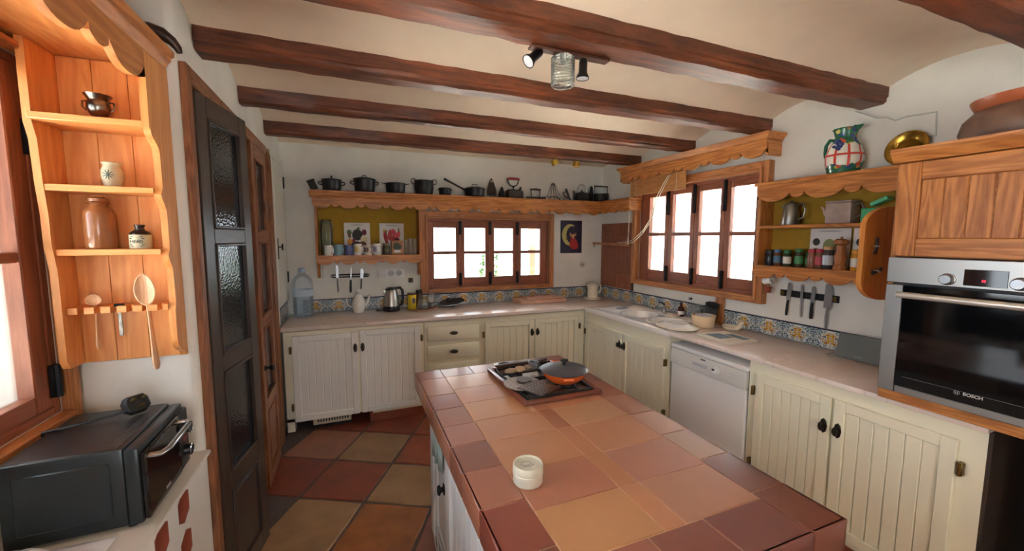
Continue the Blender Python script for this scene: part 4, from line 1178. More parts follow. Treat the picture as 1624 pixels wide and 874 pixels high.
mb = MB(); mb.prism([(-0.093, -0.045), (0.03, -0.05), (0.093, -0.012), (0.093, 0.012), (0.03, 0.05), (-0.093, 0.045)], 'z', 0, 0.085, 0.004); mb.build('body', RUSTY, ci)
MB().box(-0.09, 0.06, -0.04, 0.04, 0.085, 0.093, 0.003).build('lid', BLACKIRON, ci)
mb = MB(); mb.lathe([(0.010, 0.09), (0.006, 0.11), (0.012, 0.125), (0.006, 0.135)], n=10, c=(-0.02, 0, 0))
mb.tube([(-0.02, 0, 0.130), (-0.058, 0, 0.142), (-0.080, 0, 0.175), (-0.082, 0, 0.205)], 0.006, 8); mb.tube([(-0.02, 0, 0.130), (0.018, 0, 0.142), (0.036, 0, 0.175), (0.038, 0, 0.205)], 0.006, 8)
mb.build('handle_post', BLACKIRON, ci)
mb = MB(); mb.tube([(-0.095, 0, 0.207), (-0.07, 0, 0.210), (-0.02, 0, 0.212), (0.03, 0, 0.210), (0.052, 0, 0.207)], [0.010, 0.013, 0.015, 0.013, 0.010], 12); mb.build('handle', plain('red_handle', srgb(150, 40, 38), 0.35), ci)
mb = MB(); mb.tube([(0.055, 0, 0.09), (0.062, 0, 0.115), (0.070, 0, 0.125)], [0.010, 0.012, 0.008], 8); mb.build('spout', BLACKIRON, ci)
f11 = thing('flat_iron', 'low black flat iron with a bridge handle in the middle of the shelf', 'iron', (1.915, YS, ZS), group='cast iron on the long wall shelf')
mb = MB(); mb.prism([(-0.118, 0.0), (-0.02, -0.045), (0.10, -0.05), (0.10, 0.05), (-0.02, 0.045)], 'z', 0, 0.026, 0.004); mb.build('plate', CASTIRON, f11)
mb = MB()
for x in (-0.055, 0.055): mb.tube([(x*0.8, 0, 0.022), (x, 0, 0.06), (x, 0, 0.105)], 0.005, 6)
mb.build('post', CASTIRON, f11)
mb = MB(); mb.tube([(-0.064, 0, 0.108), (0, 0, 0.112), (0.064, 0, 0.108)], [0.008, 0.011, 0.008], 10); mb.build('handle', plain('worn_wood', srgb(70, 52, 42), 0.6), f11)
r12 = thing('wire_stand', 'black wire iron stand with arched top on the shelf', 'stand', (2.146, YS+0.01, ZS), group='cast iron on the long wall shelf')
mb = MB()
for k in range(5):
    a = (k-2)*0.018
    mb.tube([(a*3.6, -0.03, 0.004), (a*2.0, -0.005, 0.06), (a*0.9, 0.01, 0.16), (a*0.4, 0.012, 0.185)], 0.0035, 6)
mb.tube(arc((0, 0.012, 0.165), 0.022, 0, 180, 10, ry=0.03), 0.004, 6)
mb.build('bars', RUSTY, r12)
mb = MB(); mb.tube([(-0.085, -0.035, 0.004), (0.085, -0.035, 0.004), (0.07, 0.05, 0.004), (-0.07, 0.05, 0.004), (-0.085, -0.035, 0.004)], 0.004, 6)
mb.tube([(-0.08, -0.01, 0.030), (0, -0.02, 0.040), (0.08, -0.02, 0.018)], 0.005, 6); mb.build('base', RUSTY, r12)
t13 = thing('flat_iron', 'black flat iron tipped on its side next to the kettle', 'iron', (2.325, YS, ZS), group='cast iron on the long wall shelf')
mb = MB(); mb.prism(sole(0.045, 0.14), 'y', -0.012, 0.012, 0.002); mb.xf(T(0.03, 0, 0.008) @ RY(math.radians(-24)) @ RZ(math.radians(60))); mb.build('plate', CASTIRON, t13)
mb = MB(); mb.tube([(0.0, 0, 0.03), (-0.045, 0, 0.05), (-0.065, 0, 0.085), (-0.035, 0, 0.102), (-0.010, 0, 0.095)], 0.007, 8); mb.build('handle', plain('worn_wood', srgb(70, 52, 42), 0.6), t13)
kt = thing('cast_iron_kettle', 'small square black kettle with arched bail handle on the shelf', 'kettle', (2.506, YS-0.005, ZS), group='cast iron on the long wall shelf')
mb = MB(); mb.box(-0.082, 0.082, -0.05, 0.05, 0, 0.095, 0.012, 2); mb.build('body', CASTIRON, kt)
mb = MB(); mb.lathe([(0.035, 0.093), (0.030, 0.104), (0.012, 0.108), (0.006, 0.116), (0.010, 0.126), (0.001, 0.13)], n=14); mb.build('lid', CASTIRON, kt)
mb = MB(); mb.tube(arc((0.0, 0, 0.10), 0.066, 0, 180, 14, ry=0.092), 0.005, 8); mb.build('handle', STEEL, kt)
mb = MB(); mb.tube([(-0.075, 0, 0.07), (-0.10, 0, 0.10), (-0.105, 0, 0.118)], [0.016, 0.011, 0.008], 8); mb.build('spout', CASTIRON, kt)
s15 = thing('iron_sole', 'tall black iron sole plate on end at the shelf corner', 'iron', (2.640, YS-0.002, ZS), group='cast iron on the long wall shelf')
mb = MB(); mb.prism(sole(0.034, 0.18), 'x', -0.014, 0.014, 0.003); mb.build('plate', CASTIRON, s15)
p16 = thing('cast_iron_pot', 'black pot with square upright handle in the shelf corner', 'pot', (2.765, YS-0.01, ZS), group='cast iron on the long wall shelf')
mb = MB(); mb.lathe([(0.02, 0), (0.080, 0), (0.088, 0.01), (0.092, 0.085), (0.096, 0.092), (0.086, 0.092), (0.08, 0.015), (0.02, 0.01)], n=26); mb.build('body', CASTIRON, p16)
mb = MB()
for s in (-1, 1): mb.tube([(s*0.09, 0, 0.07), (s*0.088, 0, 0.18)], 0.004, 6)
mb.build('post', CASTIRON, p16)
mb = MB(); mb.tube([(-0.093, 0, 0.182), (0.093, 0, 0.182)], 0.008, 8); mb.build('handle', plain('worn_wood', srgb(70, 52, 42), 0.6), p16)

# ---- cupboard shelf: jar, cards, mugs
Z2 = 1.4625
GREENGL = glass('green_glass', (0.88, 0.92, 0.84, 1), 0.03, 0.9, 0.06)
j = thing('storage_jar', 'tall greenish glass storage jar with clip lid on the back shelf', 'jar', (-0.214, 4.116, Z2))
mb = MB(); mb.lathe([(0.02, 0), (0.051, 0), (0.055, 0.01), (0.055, 0.24), (0.050, 0.275), (0.044, 0.285), (0.044, 0.300), (0.041, 0.300), (0.041, 0.283), (0.051, 0.24), (0.051, 0.012), (0.02, 0.008)], n=26); mb.build('body', GREENGL, j)
mb = MB(); mb.lathe([(0.048, 0.302), (0.050, 0.318), (0.042, 0.330), (0.001, 0.333)], n=24); mb.build('lid', GREENGL, j)
mb = MB(); mb.tube(arc((0, 0, 0.303), 0.050, 0, 360, 24, 'xy'), 0.003, 6); mb.tube([(0.05, 0, 0.303), (0.058, 0, 0.29), (0.06, 0, 0.26)], 0.002, 6); mb.build('clip', STEEL, j)
def disc(mb, cx, cz, rx, rz, y, n=14, ang=0.0):
    vs = []
    for i in range(n):
        a = 2*PI*i/n
        u, v = rx*math.cos(a), rz*math.sin(a)
        vs.append((cx + u*math.cos(ang)-v*math.sin(ang), y, cz + u*math.sin(ang)+v*math.cos(ang)))
    f = mb.bm.faces.new([mb.bm.verts.new(p) for p in vs]); f.material_index = mb.mi
PRC = {k: plain('print_'+k, srgb(*c), 0.6) for k, c in dict(green=(96,112,66), dark=(52,48,42), maroon=(120,34,52), orange=(206,140,44), red=(172,46,48), olive=(134,140,88), cream=(214,200,168), brown=(110,74,50), lilac=(120,120,160), navy=(40,44,80), yellow=(222,206,110), skin=(214,160,120), rose=(196,60,80), grey=(120,124,124), black=(24,24,26)).items()}
CARDW = plain('card_white', srgb(224, 222, 220), 0.6)
def card(name, label, loc, rz, w, h, blobs, lean=0.03, group=None, cat='card', base=None):
    root = thing(name, label, cat, loc, rz, group)
    M = RX(-lean)
    MB().box(-w/2, w/2, -0.004, 0, 0, h, 0.0008).xf(M).build('card_board', base or CARDW, root)
    names = sorted({b[0] for b in blobs})
    mb = MB()
    for i, (c, x, z, rx, rz_, a) in enumerate(blobs):
        mb.mi = names.index(c); disc(mb, x*w, z*h, rx*w*1.2, rz_*h*1.2, -0.0043-0.00003*i, 14, a)
    mb.xf(M)
    mb.build('print', [PRC[n] for n in names], root, smooth=False)
    return root
card('vegetable_card', 'white card printed with aubergines and beets behind the mugs', (0.055, 4.150, Z2), 0, 0.235, 0.305,
     [('dark',0,.62,.17,.15,0),('green',-.30,.70,.08,.07,.3),('maroon',.27,.70,.08,.08,0),('brown',-.30,.60,.05,.07,.2),('orange',-.28,.40,.09,.09,0),('cream',.26,.48,.11,.10,.4),('dark',-.06,.30,.16,.10,.3),('brown',.20,.30,.13,.10,-.3),('dark',.02,.18,.2,.07,0),('green',.05,.82,.05,.04,0),('maroon',-.14,.44,.05,.06,0),('grey',0,.93,.22,.008,0)], group='produce cards on the back shelf')
card('vegetable_card', 'white card printed with red peppers behind the small tin', (0.376, 4.150, Z2), 0, 0.235, 0.305,
     [('red',-.25,.55,.07,.16,.15),('red',-.08,.62,.07,.15,-.1),('rose',.08,.70,.08,.10,.3),('red',.05,.50,.09,.09,0),('rose',.25,.62,.07,.12,-.3),('green',-.24,.73,.05,.04,0),('green',.28,.78,.03,.05,0),('maroon',.20,.44,.10,.08,.4),('red',-.2,.36,.05,.12,.1),('brown',.0,.34,.06,.10,0),('orange',-.3,.75,.04,.04,0),('grey',0,.93,.22,.008,0)], group='produce cards on the back shelf')
def mug(label, x, r, h, mat, rz, band=None, y=4.022):
    root = thing('mug', label, 'mug', (x, y, Z2), rz, 'mugs on the back shelf')
    mb = MB(); mb.lathe([(0.01, 0), (r*0.92, 0), (r, 0.005), (r, h), (r-0.004, h), (r-0.005, 0.008), (0.01, 0.006)], n=22); mb.build('body', mat, root)
    mb = MB(); mb.tube([(r*0.97, 0, h*0.82), (r+0.020, 0, h*0.80), (r+0.027, 0, h*0.5), (r+0.018, 0, h*0.22), (r*0.97, 0, h*0.18)], 0.005, 8); mb.build('handle', mat, root)
    if band:
        mb = MB()
        for k in range(5):
            a = -PI/2 + (k-2)*0.42
            mb.box(-0.006, 0.006, -0.0008, 0, h*0.3, h*0.75, M=RZ(a+PI/2) @ T(0, -r-0.0002, 0))
        mb.build('pattern', band, root)
mug('plain white mug at the left end of the mug row', -0.196, 0.036, 0.092, WHITEC, -0.85)
mug('pale teal mug in the mug row', -0.113, 0.040, 0.099, plain('teal_glaze', srgb(138, 172, 184), 0.3), -0.85)
mug('slate blue mug in the mug row', -0.024, 0.036, 0.093, plain('blue_glaze', srgb(104, 112, 156), 0.3), -0.85)
mug('tall white mug with yellow mark between blue and brown mugs', 0.055, 0.037, 0.104, WHITEC, -0.85, PRC['yellow'])
mug('off-white mug with grey-brown pattern in the mug row', 0.140, 0.038, 0.094, plain('mug_offwhite', srgb(206, 200, 192), 0.3), -0.85, PRC['brown'])
mug('white mug with a square handle at the right end of the mug row', 0.222, 0.038, 0.106, WHITEC, -1.1, PRC['lilac'])
sj = thing('small_jar', 'small dark jar with olive contents beside the tin', 'jar', (0.312, 4.06, Z2))
mb = MB(); mb.lathe([(0.01, 0), (0.032, 0), (0.034, 0.005), (0.034, 0.07), (0.028, 0.085), (0.01, 0.085)], n=18); mb.build('body', plain('olive_jar', srgb(78, 70, 44), 0.25), sj)
mb = MB(); mb.lathe([(0.031, 0.085), (0.031, 0.106), (0.001, 0.108)], n=18); mb.build('lid', plain('tin_lid', srgb(120, 110, 80), 0.4, 0.6), sj)
tn = thing('printed_tin', 'small tan box printed with a dark tree on the back shelf', 'box', (0.415, 4.075, Z2))
MB().box(-0.056, 0.056, -0.04, 0.04, 0, 0.136, 0.004).build('body', plain('tan_tin', srgb(176, 122, 76), 0.5), tn)
mb = MB(); disc(mb, 0, 0.075, 0.040, 0.034, -0.0405); disc(mb, -0.008, 0.097, 0.026, 0.020, -0.0406); mb.mi = 1; disc(mb, 0, 0.032, 0.034, 0.014, -0.0405); mb.build('print', [plain('tree_green', srgb(30, 58, 40), 0.5), CARDW], tn, smooth=False)
for k, (x, h) in enumerate(((0.505, 0.145), (0.545, 0.155), (0.588, 0.150))):
    mb = MB(); mb.lathe([(0.01, 0), (0.018, 0), (0.020, 0.004), (0.021, h*0.6), (0.026, h), (0.024, h), (0.019, h*0.6), (0.017, 0.008), (0.01, 0.006)], n=16)
    tag(mb.build('drinking_glass', CLEAR, loc=(x, 4.075-0.02*(k % 2), Z2)), ['narrow clear glass next to the printed tin', 'tallest clear glass, middle of three on the back shelf', 'clear glass nearest the window casing on the back shelf'][k], 'glass', 'clear glasses on the back shelf')

# ---- things fixed to the back wall
GREYM = plain('grey_metal', srgb(120, 120, 122), 0.45, 0.6)
kr = thing('knife_rail', 'black double wire knife rail under the back shelf', 'rail', (-0.018, YB, 1.258))
mb = MB(); mb.tube([(-0.165, -0.018, 0.010), (0.165, -0.018, 0.010)], 0.006, 8); mb.tube([(-0.165, -0.018, -0.012), (0.165, -0.018, -0.012)], 0.006, 8); mb.build('bar', BLACKIRON, kr)
for x in (-0.165, 0.165):
    mb = MB(); mb.tube([(x, 0, 0), (x, -0.022, 0)], 0.012, 10); mb.build('bracket', GREYM, kr)
def knife(name, label, loc, rz, blade, bw, handle, hmat, hw=0.010, tilt=0.0, group=None, cat='knife', taper=0.25):
    """hung knife, blade upwards; local origin at the blade/handle joint, face -y"""
    root = thing(name, label, cat, loc, rz, group)
    M = RY(tilt)
    pts = [(-bw*0.5, 0), (bw*0.5, 0), (bw*0.5, blade*0.65), (bw*(0.5-taper*0.6), blade*0.88), (bw*(-0.15), blade), (-bw*0.5, blade*0.94)]
    MB().prism(pts, 'y', -0.001, 0.001).xf(M).build('blade', STEEL, root)
    mb = MB(); mb.tube([(0, 0, 0.004), (0, 0, -handle*0.3), (0.002, 0, -handle*0.7), (0.003, 0, -handle)], [hw*0.85, hw, hw*1.05, hw*0.9], 10, flat=0.75); mb.xf(M); mb.build('handle', hmat, root)
    return root
GREYH = plain('grey_handle', srgb(120, 124, 134), 0.35, 0.5)
knife('kitchen_knife', 'long steel knife with grey handle at the left of the back rail', (-0.135, YB-0.034, 1.235), 0, 0.13, 0.024, 0.13, GREYH, 0.010, 0.0, 'knives on the back wall rail')
knife('kitchen_knife', 'steel with black curved handle in the middle of the back rail', (-0.018, YB-0.034, 1.215), 0, 0.13, 0.010, 0.12, BLACKP, 0.014, 0.06, 'knives on the back wall rail', 'sharpener')
knife('kitchen_knife', 'short broad knife with dark handle at the right of the back rail', (0.080, YB-0.034, 1.225), 0, 0.10, 0.030, 0.10, plain('dark_handle', srgb(60, 60, 66), 0.35), 0.009, 0.10, 'knives on the back wall rail')
so = thing('wall_socket', 'white double socket plate with switch under the back shelf', 'socket', (0.361, YB, 1.268))
MB().box(-0.128, 0.128, -0.010, 0, -0.041, 0.041, 0.004, 2).build('plate', WHITEP, so)
for x in (-0.002, 0.075):
    mb = MB(); mb.lathe([(0.031, 0), (0.031, 0.004), (0.026, 0.005), (0.024, 0.0015), (0.001, 0.001)], n=24, M=T(x, -0.010, 0) @ RX(PI/2)); o = mb.build('outlet', plain('outlet_grey', srgb(196, 196, 198), 0.4), so)
    mb = MB()
    for s in (-1, 1): mb.tube([(x+s*0.010, -0.012, 0), (x+s*0.010, -0.0105, 0)], 0.004, 8)
    mb.build('pin_hole', BLACKP, o)
MB().box(-0.112, -0.052, -0.014, -0.008, -0.028, 0.028, 0.003).build('switch', plain('switch_grey', srgb(214, 214, 216), 0.4), so)
o = thing('hook_plate', 'small dark square plate on the wall beside the back window', 'plate', (0.554, YB, 1.19))
MB().box(-0.023, 0.023, -0.006, 0, -0.024, 0.024, 0.002).build('plate', BRONZE, o); mb = MB(); mb.tube([(0, -0.004, 0.008), (0, -0.022, 0.0), (0, -0.024, -0.012)], 0.004, 6); mb.build('hook', BLACKIRON, o)
o = thing('light_switch', 'pale round wall switch below the moon picture', 'switch', (2.60, YB, 1.305))
mb = MB(); mb.lathe([(0.036, 0), (0.036, 0.006), (0.03, 0.009), (0.001, 0.009)], n=24, M=RX(PI/2)); mb.build('plate', plain('switch_cream', srgb(206, 204, 194), 0.5), o)
mb = MB(); mb.lathe([(0.014, 0.008), (0.013, 0.016), (0.001, 0.017)], n=14, M=RX(PI/2)); mb.build('button', plain('switch_grey2', srgb(150, 148, 140), 0.5), o)
mb = MB(); mb.tube([(0, 0, 0), (0.002, -0.002, -0.06), (-0.002, -0.002, -0.12)], 0.003, 6)
tag(mb.build('hanging_wire', plain('wire_grey', srgb(150, 150, 152), 0.5), loc=(-0.262, YB-0.004, 1.355)), 'thin grey wire hanging on the wall left of the knife rail', 'wire')

# moon picture
mp = thing('moon_picture', 'dark blue picture of a crescent moon with a figure in red', 'picture', (2.4385, YB, 1.446))
MB().box(-0.1435, 0.1435, -0.012, 0, 0, 0.386, 0.002).build('panel', plain('navy_print', srgb(44, 40, 66), 0.5, var=0.35, bscale=14), mp)
mb = MB(); n = 18
cres = []
for i in range(n+1):
    a = math.radians(62 + (292-62)*i/n); cres.append((-0.02+0.108*math.cos(a), 0.215+0.128*math.sin(a)))
for i in range(n+1):
    a = math.radians(285 - (285-70)*i/n); cres.append((0.012+0.083*math.cos(a), 0.215+0.106*math.sin(a)))
mb.prism(cres, 'y', -0.0135, -0.0118); mb.build('moon', plain('moon_yellow', srgb(206, 196, 120), 0.5, var=0.15, bscale=20), mp)
mb = MB()
disc(mb, 0.03, 0.105, 0.058, 0.062, -0.0142, 16); disc(mb, 0.02, 0.150, 0.040, 0.045, -0.0143, 14); disc(mb, 0.06, 0.075, 0.035, 0.03, -0.0143, 12, 0.5)
mb.mi = 1; disc(mb, 0.022, 0.200, 0.018, 0.030, -0.0144, 12); disc(mb, 0.050, 0.222, 0.014, 0.018, -0.0145, 12); disc(mb, -0.012, 0.215, 0.010, 0.030, -0.0145, 10, 0.3)
mb.mi = 2; disc(mb, 0.056, 0.236, 0.018, 0.014, -0.0146, 12); disc(mb, -0.060, 0.175, 0.014, 0.02, -0.0143, 10)
mb.build('figure', [PRC['red'], PRC['skin'], PRC['brown']], mp, smooth=False)

# ---- back worktop
ZT = ZC+0.0005
wb = thing('water_bottle', 'large clear plastic water bottle on the left end of the back worktop', 'bottle', (-0.425, 4.045, ZT))
PET = glass('pet_plastic', (0.93, 0.96, 0.99, 1), 0.06, 0.5, 0.10)
pr = [(0.02, 0.004), (0.075, 0), (0.086, 0.01)]
z = 0.02
for k in range(5):
    pr += [(0.086, z), (0.081, z+0.012), (0.081, z+0.020), (0.086, z+0.032)]; z += 0.040
pr += [(0.086, 0.30), (0.080, 0.33), (0.055, 0.365), (0.030, 0.385), (0.024, 0.395), (0.024, 0.415)]
mb = MB(); mb.lathe(pr, n=28); mb.build('body', PET, wb)
mb = MB(); mb.lathe([(0.028, 0.405), (0.028, 0.432), (0.024, 0.436), (0.001, 0.436)], n=18); mb.build('cap', plain('cap_blue', srgb(170, 190, 214), 0.4), wb)
mb = MB(); mb.lathe([(0.0875, 0.185), (0.0875, 0.245)], n=28, cap=False); mb.build('label_band', glass('label_film', (0.75, 0.85, 0.97, 1), 0.3, 1.0, 0.55), wb)
mb = MB(); mb.lathe([(0.02, 0.006), (0.076, 0.006), (0.078, 0.17), (0.001, 0.17)], n=24); mb.build('water', glass('water_tint', (0.86, 0.93, 0.97, 1), 0.0, 0.6, 0.05), wb)
tpn = thing('teapot', 'white porcelain coffee pot with long spout on the back worktop', 'teapot', (0.045, 4.055, ZT))
mb = MB(); mb.lathe([(0.02, 0), (0.045, 0), (0.047, 0.006), (0.062, 0.05), (0.064, 0.085), (0.052, 0.130), (0.036, 0.158), (0.034, 0.166), (0.02, 0.166)], n=28); mb.build('body', WHITEC, tpn)
mb = MB(); mb.lathe([(0.036, 0.166), (0.033, 0.176), (0.012, 0.188), (0.007, 0.194), (0.011, 0.206), (0.001, 0.212)], n=20); mb.build('lid', WHITEC, tpn)
mb = MB(); mb.tube([(0.052, 0, 0.06), (0.080, 0, 0.095), (0.092, 0, 0.135), (0.108, 0, 0.168)], [0.020, 0.014, 0.010, 0.007], 10); mb.build('spout', WHITEC, tpn)
mb = MB(); mb.tube([(-0.045, 0, 0.145), (-0.085, 0, 0.160), (-0.108, 0, 0.130), (-0.095, 0, 0.075), (-0.060, 0, 0.05)], 0.006, 8); mb.build('handle', WHITEC, tpn)
ek = thing('electric_kettle', 'brushed steel electric kettle with black handle on the back worktop', 'kettle', (0.345, 4.035, ZT))
mb = MB(); mb.lathe([(0.02, 0), (0.078, 0), (0.080, 0.006), (0.080, 0.026), (0.001, 0.026)], n=28); mb.build('base', BLACKP, ek)
mb = MB(); mb.lathe([(0.074, 0.026), (0.075, 0.040), (0.072, 0.05)], n=28); mb.build('foot_band', BLACKP, ek)
mb = MB(); mb.lathe([(0.075, 0.05), (0.074, 0.08), (0.060, 0.185), (0.052, 0.205)], n=28); mb.build('body', BRUSHED, ek)
mb = MB(); mb.lathe([(0.054, 0.205), (0.052, 0.218), (0.030, 0.230), (0.001, 0.233)], n=24); mb.build('lid', BLACKP, ek)
mb = MB(); mb.prism([(-0.045, 0.205), (-0.045, 0.175), (-0.066, 0.170), (-0.082, 0.205)], 'y', -0.018, 0.018, 0.003); mb.build('spout', BRUSHED, ek)
mb = MB(); mb.tube([(0.035, 0, 0.218), (0.085, 0, 0.224), (0.108, 0, 0.195), (0.112, 0, 0.12), (0.100, 0, 0.06), (0.072, 0, 0.045)], [0.012, 0.014, 0.013, 0.012, 0.012, 0.010], 10); mb.build('handle', BLACKP, ek)
mb = MB(); mb.tube([(-0.075, 0.01, 0.006), (-0.12, 0.0, 0.004), (-0.14, 0.04, 0.004), (-0.11, 0.10, 0.004)], 0.004, 6); mb.build('power_cord', BLACKP, ek)
tr = thing('round_tray', 'round wooden tray under the jars on the back worktop', 'tray', (0.64, 4.02, ZT))
mb = MB(); mb.lathe([(0.02, 0), (0.145, 0), (0.152, 0.004), (0.152, 0.010), (0.148, 0.012), (0.142, 0.008), (0.02, 0.008)], n=36); mb.build('disc', wood('tray_wood', srgb(196, 150, 116), srgb(170, 118, 84), 'x'), tr)
zt2 = ZT+0.0085
yt = thing('coffee_tin', 'yellow tin with brown lid on the round tray', 'tin', (0.540, 4.02, zt2))
mb = MB(); mb.lathe([(0.02, 0), (0.042, 0), (0.044, 0.004), (0.040, 0.05), (0.040, 0.10), (0.044, 0.140), (0.02, 0.140)], n=24); mb.build('body', plain('tin_yellow', srgb(222, 196, 40), 0.4), yt)
mb = MB(); mb.lathe([(0.0455, 0.140), (0.0455, 0.158), (0.001, 0.160)], n=24); mb.build('lid', plain('tin_brown', srgb(92, 50, 34), 0.4), yt)
mb = MB(); disc(mb, 0.012, 0.085, 0.016, 0.030, -0.0415, 12); mb.build('label_print', plain('tin_print', srgb(84, 70, 110), 0.5), yt, smooth=False)
dj = thing('dark_jar', 'glass coffee jar with black lid behind the yellow tin', 'jar', (0.620, 4.075, zt2))
mb = MB(); mb.lathe([(0.01, 0), (0.035, 0), (0.037, 0.006), (0.037, 0.125), (0.030, 0.142), (0.01, 0.142)], n=22); mb.build('body', glass('brown_glass', (0.35, 0.22, 0.15, 1), 0.03, 1.0, 0.35), dj)
mb = MB(); mb.lathe([(0.034, 0.142), (0.034, 0.172), (0.030, 0.175), (0.001, 0.175)], n=22); mb.build('lid', BLACKP, dj)
gj = thing('glass_pot', 'squat clear glass jar with dark contents on the round tray front', 'jar', (0.640, 3.965, zt2))
mb = MB(); mb.lathe([(0.02, 0), (0.050, 0), (0.055, 0.008), (0.056, 0.05), (0.045, 0.08), (0.043, 0.098), (0.040, 0.098), (0.042, 0.08), (0.051, 0.05), (0.05, 0.012), (0.02, 0.006)], n=24); mb.build('body', CLEAR, gj)
mb = MB(); mb.lathe([(0.02, 0.007), (0.049, 0.012), (0.050, 0.032), (0.001, 0.034)], n=20); mb.build('contents', plain('jar_contents', srgb(80, 70, 62), 0.6, var=0.4, bscale=120), gj)
gk = thing('glass_jar', 'tall clear glass jar with glass stopper by the window corner', 'jar', (0.735, 4.035, zt2))
mb = MB(); mb.lathe([(0.02, 0), (0.036, 0), (0.038, 0.006), (0.038, 0.115), (0.028, 0.130), (0.026, 0.130), (0.034, 0.112), (0.034, 0.01), (0.02, 0.006)], n=22); mb.build('body', CLEAR, gk)
mb = MB(); mb.lathe([(0.030, 0.131), (0.026, 0.140), (0.010, 0.146), (0.016, 0.165), (0.001, 0.172)], n=16); mb.build('stopper', CLEAR, gk)
mb = MB(); mb.lathe([(0.02, 0.007), (0.033, 0.010), (0.033, 0.045), (0.001, 0.047)], n=18); mb.build('contents', plain('jar_contents2', srgb(70, 56, 48), 0.6), gk)
pl = thing('pan_lid', 'dark pan lid with black knob lying upturned below the back window', 'lid', (0.955, 4.045, ZT))
M = T(0, 0.01, 0.034) @ RX(math.radians(9)) @ RY(math.radians(-7))
mb = MB(); mb.lathe([(0.006, -0.001), (0.07, 0.006), (0.108, 0.014), (0.112, 0.017), (0.106, 0.018), (0.07, 0.011), (0.006, 0.005)], n=30, M=M, sx=1.15); mb.build('disc', plain('lid_dark', srgb(60, 54, 56), 0.3, 0.3), pl)
mb = MB(); mb.tube([M @ Vector((0.118*1.12*math.cos(2*PI*i/30), 0.110*math.sin(2*PI*i/30), 0.016)) for i in range(31)], 0.003, 6); mb.build('rim', STEEL, pl)
mb = MB(); mb.lathe([(0.016, 0), (0.024, 0.006), (0.024, 0.016), (0.010, 0.022), (0.008, 0.034), (0.001, 0.034)], n=16, c=(0.0, 0.0, 0)); mb.build('knob', BLACKP, pl)
mb = MB(); mb.lathe([(0.020, 0), (0.018, 0.012), (0.008, 0.016), (0.001, 0.016)], n=14, M=T(-0.02, 0.085, 0.062) @ RX(math.radians(10))); mb.tube([(-0.02, 0.085, 0.064), (-0.02, 0.088, 0.03)], 0.006, 6); mb.build('small_knob', BLACKP, pl)
WB_ = wood('chopping_board', srgb(214, 172, 150), srgb(190, 142, 120), 'x', 0.9)
o = MB().box(-0.28, 0.28, -0.125, 0.125, 0, 0.040, 0.004, 1).build('chopping_board', WB_, loc=(1.94, 4.01, ZT)); tag(o, 'thick pale wooden chopping board lying under the back window', 'board', 'chopping boards')
mb = MB(); mb.box(-0.20, 0.25, -0.10, 0.105, 0, 0.018, 0.005, 2); o = thing('chopping_board', 'thin paddle chopping board resting on the thick one', 'board', (1.95, 4.015, ZT+0.0405), 0.03, 'chopping boards')
mb.build('board', WB_, o); MB().box(-0.10, 0.03, -0.04, 0.02, 0.018, 0.030, 0.004, 2).build('grip', WB_, o)
cp = thing('cream_jug', 'cream stoneware jug with saucer base in the worktop corner', 'jug', (2.62, 3.975, ZT))
CRC = plain('cream_glaze', srgb(226, 216, 196), 0.3)
mb = MB(); mb.lathe([(0.02, 0), (0.095, 0), (0.105, 0.008), (0.105, 0.014), (0.08, 0.016), (0.02, 0.016)], n=28); mb.build('saucer', CRC, cp)
mb = MB(); mb.lathe([(0.02, 0.016), (0.060, 0.016), (0.062, 0.03), (0.060, 0.12), (0.068, 0.150), (0.078, 0.165), (0.078, 0.175), (0.07, 0.175), (0.055, 0.13), (0.02, 0.125)], n=28); mb.build('body', CRC, cp)
mb = MB(); mb.tube([(0.06, 0, 0.15), (0.105, 0, 0.160), (0.118, 0, 0.125), (0.10, 0, 0.075), (0.058, 0, 0.06)], 0.009, 8); mb.build('handle', CRC, cp)
mb = MB(); mb.lathe([(0.062, 0.172), (0.05, 0.19), (0.02, 0.197), (0.001, 0.198)], n=22); mb.build('lid', CRC, cp)

# ---- sink side
o = thing('drainer_tray', 'flat white tray with a grey cloth left of the sink', 'tray', (2.45, 3.29, ZT), 0.1)
MB().box(-0.13, 0.13, -0.085, 0.085, 0, 0.010, 0.004, 2).build('tray', WHITEP, o); mb = MB(); mb.box(-0.02, 0.10, -0.07, -0.02, 0.010, 0.022, 0.006, 2); mb.build('cloth', plain('grey_cloth', srgb(140, 150, 164), 0.9, bump=0.3, bscale=90), o)
o = thing('soap_dish', 'small cream soap dish behind the sink bowls', 'dish', (2.70, 2.80, ZT))
mb = MB(); mb.lathe([(0.02, 0), (0.05, 0), (0.062, 0.018), (0.058, 0.018), (0.04, 0.006), (0.02, 0.006)], n=20, sy=1.3); mb.build('dish', CRC, o); MB().box(-0.03, 0.03, -0.04, 0.04, 0.008, 0.026, 0.008, 2).build('soap', plain('soap', srgb(222, 204, 184), 0.4), o)
o = thing('brown_bottle', 'small dark red bottle standing behind the right sink bowl', 'bottle', (2.79, 2.78, ZT))
mb = MB(); mb.lathe([(0.02, 0), (0.028, 0), (0.028, 0.075), (0.012, 0.095), (0.012, 0.112)], n=18); mb.build('body', plain('bottle_red', srgb(84, 44, 42), 0.25), o); mb = MB(); mb.lathe([(0.014, 0.110), (0.013, 0.128), (0.001, 0.128)], n=12); mb.build('cap', BLACKP, o)
mb = MB(); mb.lathe([(0.029, 0.02), (0.029, 0.05)], n=18, cap=False); mb.build('label_band', WHITEP, o)
o = thing('patterned_mug', 'grey patterned mug upright by the tiles behind the plate', 'mug', (2.80, 2.60, ZT))
GPAT = plain('grey_pattern', srgb(150, 150, 150), 0.4, var=0.55, bscale=45)
mb = MB(); mb.lathe([(0.02, 0), (0.042, 0), (0.044, 0.006), (0.046, 0.13), (0.042, 0.13), (0.04, 0.01), (0.02, 0.008)], n=22); mb.build('body', GPAT, o)
